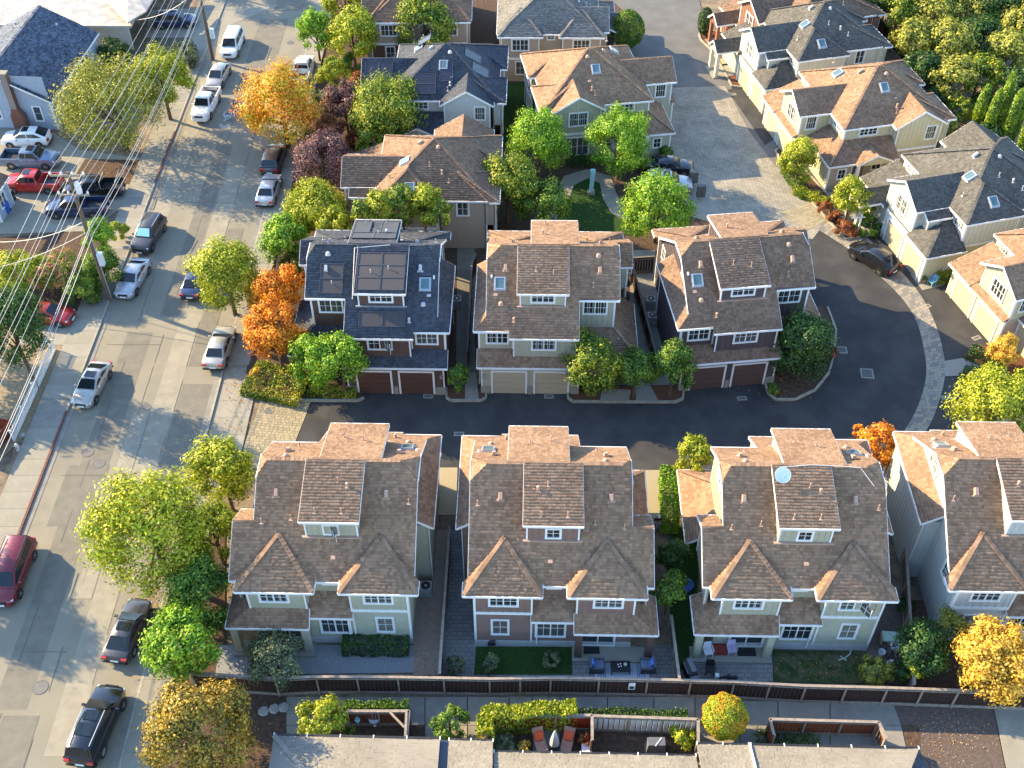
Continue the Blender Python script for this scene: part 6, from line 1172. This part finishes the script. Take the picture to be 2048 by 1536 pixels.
for i, (x, y) in enumerate(((-.15, .08), (.0, .12), (-.1, -.08), (.05, -.05))): p = t.location + Vector((x, y, .44)); q = MB(); q.lathe((0, 0, 0), [(.035, 0), (.045, .09)], 8); o = q.build('cup', WHITE, loc=p); tag(o, ['far left', 'far right', 'near left', 'near right'][i] + ' white cup of the four on the black patio table', 'cup', 'cups on the patio table')
q = MB(); q.lathe((0, 0, 0), [(.09, 0), (.12, .14), (.03, .2)], 10); tag(q.build('vase', mat('pale_vase', (.45, .5, .38), .4), loc=t.location + Vector((.3, .06, .44))), 'pale round vase on the black patio table', 'vase')
for px, lab, w, l in (((1183, 1300), 'black doormat on the pale porch of the mauve house', 1.0, .55), ((1493, 1304), 'black doormat before the sliding door of the dish house', 1.15, .6)): p = at(px[0], px[1], .16); q = MB(); q.box(-w / 2, -l / 2, 0, w / 2, l / 2, .02); tag(q.build('doormat', TRIM_B, loc=p), lab, 'doormat', 'doormats')
# cluttered patio of the dish house
def chair(label, px, m, rz, grp, z=.0, nm='chair', plastic=False):
    t = simple(nm, label, 'chair', px, z, rz, grp); pt(t, 'seat', m, lambda q: q.box(-.27, -.27, .4, .27, .27, .46)); pt(t, 'backrest', m, lambda q: q.hexa([(-.27, .22, .46), (.27, .22, .46), (.27, .28, .46), (-.27, .28, .46), (-.25, .32, .95), (.25, .32, .95), (.25, .37, .95), (-.25, .37, .95)]))
    for x in (-.24, .24):
        for y in (-.24, .24): pt(t, 'leg', m, lambda q, x=x, y=y: q.box(x - .025, y - .025, 0, x + .025, y + .025, .4))
    for x in (-.29, .29): pt(t, 'armrest', m, lambda q, x=x: q.box(x - .03, -.25, .62, x + .03, .28, .66))
    return t
WP = mat('white_plastic', (.62, .63, .64), .5, .05); chair('white plastic chair on the dish house porch', (1414, 1312), WP, R(10), 'patio chairs', .16); chair('dark chair with white box at the porch edge of the dish house', (1418, 1345), TRIM_B, R(-6), 'patio chairs'); chair('pale lilac chair beside the sliding door of the dish house', (1461, 1308), mat('lilac_plastic', (.50, .42, .55), .5), R(4), 'patio chairs', .16)
t = simple('bench', 'red storage bench behind the white chair on the porch', 'bench', (1437, 1306), .16); RB = mat('red_bench_paint', (.22, .03, .025), .6); pt(t, 'seat', RB, lambda q: q.box(-.45, -.3, .35, .45, .3, .45)); pt(t, 'side_panel', RB, lambda q: q.box(-.45, -.3, 0, -.38, .3, .35)); pt(t, 'side_panel', RB, lambda q: q.box(.38, -.3, 0, .45, .3, .35)); pt(t, 'front_panel', RB, lambda q: q.box(-.38, -.28, 0, .38, -.22, .35))
t = simple('barbecue', 'steel barbecue with hooded lid by the pale topped fence', 'barbecue', (1378, 1350), 0, R(-75)); GM = mat('bbq_hood', (.14, .14, .15), .4, .1, metal=.4); pt(t, 'cabinet', TRIM_B, lambda q: q.box(-.6, -.28, .05, .6, .28, .85)); pt(t, 'hood', GM, lambda q: q.hexa([(-.5, -.28, .86), (.5, -.28, .86), (.5, .28, .86), (-.5, .28, .86), (-.48, -.1, 1.18), (.48, -.1, 1.18), (.48, .2, 1.18), (-.48, .2, 1.18)])); pt(t, 'handle', METAL, lambda q: q.tube((-.4, -.33, .98), (.4, -.33, .98), .02)); pt(t, 'side_shelf', GM, lambda q: q.box(.6, -.25, .82, .95, .25, .86))
t = simple('folded_stroller', 'black folded wheeled frame lying at the edge of the dish house patio', 'trolley', (1450, 1357)); pt(t, 'frame', TRIM_B, lambda q: (q.tube((-.6, 0, .1), (.6, .05, .15), .03), q.tube((-.5, -.1, .1), (.3, .12, .35), .03), q.tube((-.6, .1, .1), (.5, -.1, .12), .03))); pt(t, 'wheel', TRIM_B, lambda q: q.tube((.6, -.08, .13), (.6, .08, .13), .13, n=12)); pt(t, 'wheel', TRIM_B, lambda q: q.tube((.25, -.08, .13), (.25, .08, .13), .13, n=12)); pt(t, 'bag', WP, lambda q: q.box(-.65, -.15, .12, -.42, .12, .45))
# bicycles, bucket, table in the brick side yard
def bicycle(label, px, rz, col):
    t = simple('bicycle', label, 'bicycle', px, 0, rz, 'bicycles'); m = paint('bike_' + label[:4].strip(), col)
    for x in (-.52, .52):
        def ring(q, x=x, r=.33):
            for k in range(16): a0, a1 = k * .3927, (k + 1) * .3927; q.tube((x + r * math.cos(a0), 0, .34 + r * math.sin(a0)), (x + r * math.cos(a1), 0, .34 + r * math.sin(a1)), .022, n=5)
        w = pt(t, 'wheel', TYRE, ring); pt(w, 'spokes', METAL, lambda q, x=x: [q.tube((x, 0, .34), (x + .32 * math.cos(k * .785), 0, .34 + .32 * math.sin(k * .785)), .005, n=3) for k in range(8)])
    pt(t, 'frame', m, lambda q: (q.tube((-.52, 0, .34), (-.1, 0, .32), .018), q.tube((-.1, 0, .32), (-.22, 0, .82), .02), q.tube((-.18, 0, .72), (.36, 0, .78), .02), q.tube((-.1, 0, .32), (.38, 0, .7), .022), q.tube((-.52, 0, .34), (-.2, 0, .76), .014), q.tube((.52, 0, .34), (.36, 0, .9), .02))); pt(t, 'saddle', TRIM_B, lambda q: q.box(-.34, -.07, .86, -.1, .07, .91)); pt(t, 'handlebar', TRIM_B, lambda q: (q.tube((.34, -.28, .95), (.34, .28, .95), .015), q.tube((.36, 0, .9), (.34, 0, .95), .015)))
    return t
bicycle('dark bicycle leaning behind the crate in the brick side yard', (1772, 1318), R(80), (.02, .02, .02)); bicycle('tan framed bicycle beside the crate in the brick side yard', (1788, 1318), R(95), (.35, .25, .18))
t = simple('garden_cart', 'old cart with mint green tray and wooden wheel in the side yard', 'cart', (1776, 1285), 0, R(-5)); pt(t, 'tray', mat('mint_paint', (.35, .50, .40), .6, .2, 8), lambda q: q.box(-.5, -.35, .62, .5, .35, .75)); pt(t, 'wheel', mat('wheel_wood', (.30, .20, .14), .8), lambda q: q.tube((-.62, 0, .42), (-.55, 0, .42), .42, n=18)); pt(t, 'wheel', mat('wheel_wood', (.30, .20, .14), .8), lambda q: q.tube((.55, 0, .42), (.62, 0, .42), .42, n=18)); pt(t, 'handle', mat('wheel_wood', (.30, .20, .14), .8), lambda q: (q.bar((-.2, -.3, .6), (-.15, -1.2, .5), .05, .05), q.bar((.2, -.3, .6), (.15, -1.2, .5), .05, .05)))
t = simple('bucket', 'white bucket tipped on the bricks left of the bicycles', 'bucket', (1762, 1309)); pt(t, 'shell', WP, lambda q: q.lathe((0, 0, 0), [(.15, 0), (.21, .34), (.23, .35), (.2, .33), (.14, .03)], 14)); pt(t, 'handle', METAL, lambda q: q.tube((-.22, 0, .34), (.1, -.25, .3), .01))
t = simple('round_table', 'small round white table right of the olive shrub', 'table', (1780, 1338)); pt(t, 'tabletop', WP, lambda q: q.lathe((0, 0, .55), [(.33, 0), (.34, .03), (.32, .04)], 18)); pt(t, 'pedestal', WP, lambda q: q.lathe((0, 0, 0), [(.2, 0), (.04, .05), (.04, .55)], 8))
t = simple('plastic_crate', 'white crate on the bicycle rack in the side yard', 'crate', (1785, 1303), .5)
for a in ((-.25, -.2, -.21, .2), (.21, -.2, .25, .2), (-.21, -.2, .21, -.16), (-.21, .16, .21, .2)): pt(t, 'side', WP, lambda q, a=a: q.box(a[0], a[1], 0, a[2], a[3], .26))
pt(t, 'base', WP, lambda q: q.box(-.25, -.2, -.02, .25, .2, 0))
q = MB(); P = [at(u, v, .05) for u, v in ((1703, 1297), (1700, 1308), (1690, 1316), (1677, 1320))] ; 
for a, b in zip(P, P[1:]): q.tube(a, b, .035, n=6)
q.tube(at(1681, 1312, .05), at(1693, 1321, .05), .03, n=6); tag(q.build('garden_hose', mat('pale_hose', (.5, .6, .52), .5)), 'pale garden hose end crossing on the worn lawn', 'hose')
t = simple('notice', 'small white notice fixed to the long dark fence', 'notice', (1260, 1392), 1.0); t.location.y -= .12; pt(t, 'sheet', WP, lambda q: q.box(-.2, -.02, 0, .2, 0, .75)); pt(t, 'picture', TRIM_B, lambda q: q.box(-.14, -.025, .08, .14, -.021, .38))
# lounge pen
TER = mat('terracotta_mesh', (.42, .24, .17), .8, .1); COR = mat('coral_cushion', (.75, .13, .05), .8, .1)
for px, rz, lab in (((1080, 1492), R(195), 'left brown lounger with coral cushion in the red fenced pen'), ((1134, 1492), R(165), 'right brown lounger with coral cushion in the red fenced pen')):
    t = simple('lounger', lab, 'lounger', px, .03, rz, 'loungers in the pen'); pt(t, 'seat', TER, lambda q: q.box(-.33, -.3, .34, .33, .6, .4)); pt(t, 'backrest', TER, lambda q: q.hexa([(-.33, -.36, .36), (.33, -.36, .36), (.33, -.3, .4), (-.33, -.3, .4), (-.33, -.72, 1.0), (.33, -.72, 1.0), (.33, -.66, 1.04), (-.33, -.66, 1.04)])); pt(t, 'cushion', COR, lambda q: q.hexa([(-.25, -.3, .41), (.25, -.3, .41), (.25, -.1, .5), (-.25, -.1, .5), (-.25, -.52, .8), (.25, -.52, .8), (.25, -.4, .86), (-.25, -.4, .86)]))
    for x in (-.3, .3):
        for y in (-.25, .55): pt(t, 'leg', METAL, lambda q, x=x, y=y: q.box(x - .02, y - .02, 0, x + .02, y + .02, .34))
t = simple('parasol', 'closed grey parasol standing between the two loungers', 'parasol', (1108, 1500)); pt(t, 'pole', METAL, lambda q: q.tube((0, 0, 0), (0, 0, 2.3), .025)); pt(t, 'canopy', mat('grey_canvas', (.42, .42, .41), .9, .15, 12), lambda q: q.lathe((0, 0, 0), [(.1, .75), (.3, .85), (.22, 1.4), (.14, 1.9), (.06, 2.25), (.02, 2.35)], 9)); pt(t, 'base', TRIM_B, lambda q: q.lathe((0, 0, 0), [(.28, 0), (.25, .08), (.05, .1)], 14))
t = simple('side_table', 'small dark table at the foot of the closed parasol', 'table', (1112, 1508)); pt(t, 'tabletop', TRIM_B, lambda q: q.box(-.25, -.25, .42, .25, .25, .46)); pt(t, 'leg', TRIM_B, lambda q: q.box(-.03, -.03, 0, .03, .03, .42))
t = simple('storage_box', 'pale planter box in the corner of the lounge pen', 'box', (1172, 1505)); pt(t, 'body', WP, lambda q: q.box(-.25, -.25, 0, .25, .25, .5)); pt(t, 'lid', WP, lambda q: q.box(-.28, -.28, .5, .28, .28, .56))
t = simple('covered_barbecue', 'grey covered barbecue in the white boarded pen', 'barbecue', (1310, 1500)); pt(t, 'cover', mat('grey_cover', (.11, .11, .12), .6), lambda q: q.hexa([(-.62, -.35, 0), (.62, -.35, 0), (.62, .35, 0), (-.62, .35, 0), (-.5, -.25, 1.05), (.5, -.25, 1.05), (.5, .25, 1.1), (-.5, .25, 1.1)])); pt(t, 'strap', WHITE, lambda q: q.bar((-.1, -.3, 1.07), (.3, .2, 1.1), .05, .03))
t = simple('bird_bath', 'white round bird bath in the first brown pen', 'bird bath', (750, 1450)); pt(t, 'bowl', WP, lambda q: q.lathe((0, 0, .6), [(.1, 0), (.3, .1), (.32, .12), (.26, .08), (.05, .04)], 16)); pt(t, 'stem', WP, lambda q: q.lathe((0, 0, 0), [(.18, 0), (.07, .08), (.06, .6)], 10))
t = simple('glass_ornament', 'turquoise ring ornament in the first brown pen', 'ornament', (718, 1455)); pt(t, 'ring', TQ, lambda q: q.lathe((0, 0, .9), [(.1, -.2), (.17, 0), (.1, .22), (.05, .1)], 12)); pt(t, 'stake', METAL, lambda q: q.tube((0, 0, 0), (0, 0, .8), .02))
for (u, v), lab in (((549, 1419), 'largest flat stone on the bare bed below the long fence'), ((528, 1424), 'left flat stone on the bare bed below the long fence'), ((568, 1416), 'right flat stone on the bare bed below the long fence')):
    p = at(u, v); q = MB(); q.lathe((0, 0, 0), [(.33, 0), (.36, .08), (.28, .14), (.05, .16)], 7); o = q.build('stone', mat('garden_stone', (.30, .27, .24), .9, .2), loc=(p.x, p.y, .02)); o.rotation_euler = (0, 0, u); tag(o, lab, 'stone', 'flat garden stones')
t = simple('timber_brace', 'pale timber corner brace over the first brown pen', 'timber frame', (818, 1455), 1.72); pt(t, 'beam', FWL, lambda q: q.bar((-1.1, .15, 0), (-.1, -.9, 0), .12, .1)); pt(t, 'beam', FWL, lambda q: q.bar((-.05, .2, .03), (0, -1.6, .03), .14, .1))
chair('pale blue garden chair beside the loop house foundation', (1862, 570), mat('pale_blue_plastic', (.20, .42, .52), .5), R(-60), 'patio chairs'); 
for (u, v), lab in (((1846, 566), 'ochre planter pot by the loop house corner'), ((1884, 553), 'larger dark planter pot by the loop house wall'), ((1538, 1303), 'potted plant at the right porch post of the dish house')):
    t = simple('planter', lab, 'planter', (u, v)); pt(t, 'pot', mat('ochre_pot', (.25, .16, .07), .7), lambda q: q.lathe((0, 0, 0), [(.16, 0), (.24, .4), (.26, .42), (.2, .4)], 12)); me, _, _ = crown_mesh('foliage', (.28, .28, .25), .1, MG, 5, 3); link('foliage', me, t, loc=(0, 0, .55))
t = simple('compost_bin', 'blue plastic tub in the shaded gap left of the dish house', 'tub', (1371, 1178)); pt(t, 'tub', mat('tub_blue', (.03, .10, .35), .5), lambda q: q.lathe((0, 0, 0), [(.4, 0), (.48, .5), (.5, .52), (.42, .48)], 14)); pt(t, 'rim', mat('tub_blue', (.03, .10, .35)), lambda q: q.lathe((0, 0, .5), [(.52, 0), (.52, .04), (.46, .04)], 14))
t = simple('hose_reel', 'black hose reel against the foundation of the mauve house', 'hose reel', (985, 1287)); pt(t, 'drum', TRIM_B, lambda q: q.tube((-.2, 0, .35), (.2, 0, .35), .32, n=14)); pt(t, 'stand', TRIM_B, lambda q: q.box(-.28, -.2, 0, -.22, .2, .5))
# a resident walking down the side path
def person(label, px, rz):
    t = simple('person', label, 'person', px, 0, rz); H = 1.7
    J = [(0, 0, .95), (0, 0, 1.15), (0, .01, 1.35), (0, .01, 1.47), (0, -.02, 1.57), (0, -.02, 1.66), (-.1, 0, .9), (-.11, -.12, .5), (-.11, -.02, .1), (-.11, -.14, .05), (.1, 0, .9), (.11, .06, .5), (.11, .2, .13), (.11, .1, .05), (-.18, .01, 1.4), (-.24, .04, 1.15), (-.2, -.16, 1.02), (.18, .01, 1.4), (.26, .0, 1.16), (.2, -.2, 1.12)]
    Rr = [.135, .13, .15, .06, .085, .07, .1, .068, .045, .04, .1, .068, .045, .04, .065, .045, .032, .065, .045, .032]
    def skin(name, idx, edges, m):
        me = bpy.data.meshes.new(name); mp = {j: i for i, j in enumerate(idx)}; me.from_pydata([J[j] for j in idx], [(mp[a], mp[b]) for a, b in edges], []); o = bpy.data.objects.new(name, me); COL.objects.link(o); o.parent = t; md = o.modifiers.new('skin', 'SKIN'); sk = me.skin_vertices[0].data
        for i, j in enumerate(idx): sk[i].radius = (Rr[j], Rr[j] * (.75 if j < 3 else 1))
        sk[0].use_root = True; o.modifiers.new('s', 'SUBSURF').levels = 1; me.materials.append(m); o.modifiers['s'].render_levels = 1; return o
    skin('body', list(range(20)), [(0, 1), (1, 2), (2, 3), (3, 4), (4, 5), (0, 6), (6, 7), (7, 8), (8, 9), (0, 10), (10, 11), (11, 12), (12, 13), (2, 14), (14, 15), (15, 16), (2, 17), (17, 18), (18, 19)], mat('skin', (.45, .28, .2), .6))
    Rr2 = list(Rr)
    for j in range(20): Rr[j] = Rr2[j] + (.018 if j in (0, 6, 7, 10, 11) else .022)
    skin('trousers', [0, 6, 7, 8, 10, 11, 12], [(0, 6), (6, 7), (7, 8), (0, 10), (10, 11), (11, 12)], mat('blue_grey_denim', (.26, .30, .40), .9)); skin('top', [1, 2, 14, 15, 17, 18], [(1, 2), (2, 14), (14, 15), (2, 17), (17, 18)], TRIM_B)
    pt(t, 'hair', mat('dark_hair', (.03, .022, .018), .7), lambda q: q.lathe((0, .0, 1.6), [(.105, -.06), (.115, .02), (.1, .09), (.05, .13)], 12), True); pt(t, 'cap', mat('pale_cap', (.5, .47, .42), .8), lambda q: (q.lathe((0, -.02, 1.68), [(.115, 0), (.11, .05), (.06, .09)], 12), q.box(-.08, -.2, 1.68, .08, -.08, 1.7)), True)
    for s_ in (-1, 1): pt(t, 'shoe', TRIM_B, lambda q, s_=s_: q.box(s_ * .11 - .05, -.18 + (.2 if s_ > 0 else -.02), 0, s_ * .11 + .05, .08 + (.2 if s_ > 0 else -.02), .09))
person('person in dark top, pale cap and blue grey trousers walking on the side path', (1313, 1062), R(10))

# ------------------------------------------------------------------ litter that nobody could count
def litter(name, label, cat, areas, m, size):
    g = np.random.default_rng(4); P = []
    for (u, v, ru, rv, n, z) in areas:
        a = g.normal(size=(n, 2)) * .5
        for i in range(n): p = at(u + a[i, 0] * ru, v + a[i, 1] * rv, z); P.append((p.x, p.y, z + .012 + .01 * g.random()))
    P = np.array(P); n = len(P); t = g.normal(size=(n, 3)); t[:, 2] *= .25; t /= np.linalg.norm(t, axis=1)[:, None]; b = np.cross(np.array([0, 0, 1.]) + .3 * g.normal(size=(n, 3)), t); s_ = (size * g.uniform(.5, 1.2, n))[:, None]
    V = np.stack([P - t * s_ * .5, P - b * s_ * .35, P + t * s_ * .5, P + b * s_ * .35], 1).reshape(-1, 3); tag(link(name, npmesh(name, V, np.arange(n * 4).reshape(-1, 4), m), kind='stuff'), label, cat)
litter('fallen_leaves', 'brown and yellow leaves fallen along the right kerb and under the trees', 'leaves', [(330, 1200, 40, 200, 500, .12), (470, 760, 30, 120, 350, .12), (300, 1240, 20, 160, 200, .02), (540, 400, 20, 120, 200, .02), (350, 300, 60, 60, 250, .12), (240, 350, 70, 40, 350, .04), (1900, 1470, 90, 70, 130, .03), (1560, 760, 60, 40, 150, .13), (560, 790, 60, 20, 200, .13), (1180, 430, 60, 50, 120, .03), (150, 560, 120, 60, 300, .02), (60, 800, 60, 90, 400, .02), (1640, 1340, 90, 30, 120, .04), (850, 1330, 30, 60, 80, .02)], mat('dead_leaves', (.30, .17, .05), .9, .4, 30), .13)
litter('grit', 'pale grit and small debris scattered over the gravel and yards', 'grit', [(640, 1320, 180, 25, 500, .012), (1900, 1470, 100, 70, 200, .025), (300, 900, 200, 400, 500, .004), (430, 300, 100, 300, 400, .004), (60, 880, 40, 70, 300, .02)], mat('pale_grit', (.42, .38, .30), .95, .3, 30), .07)
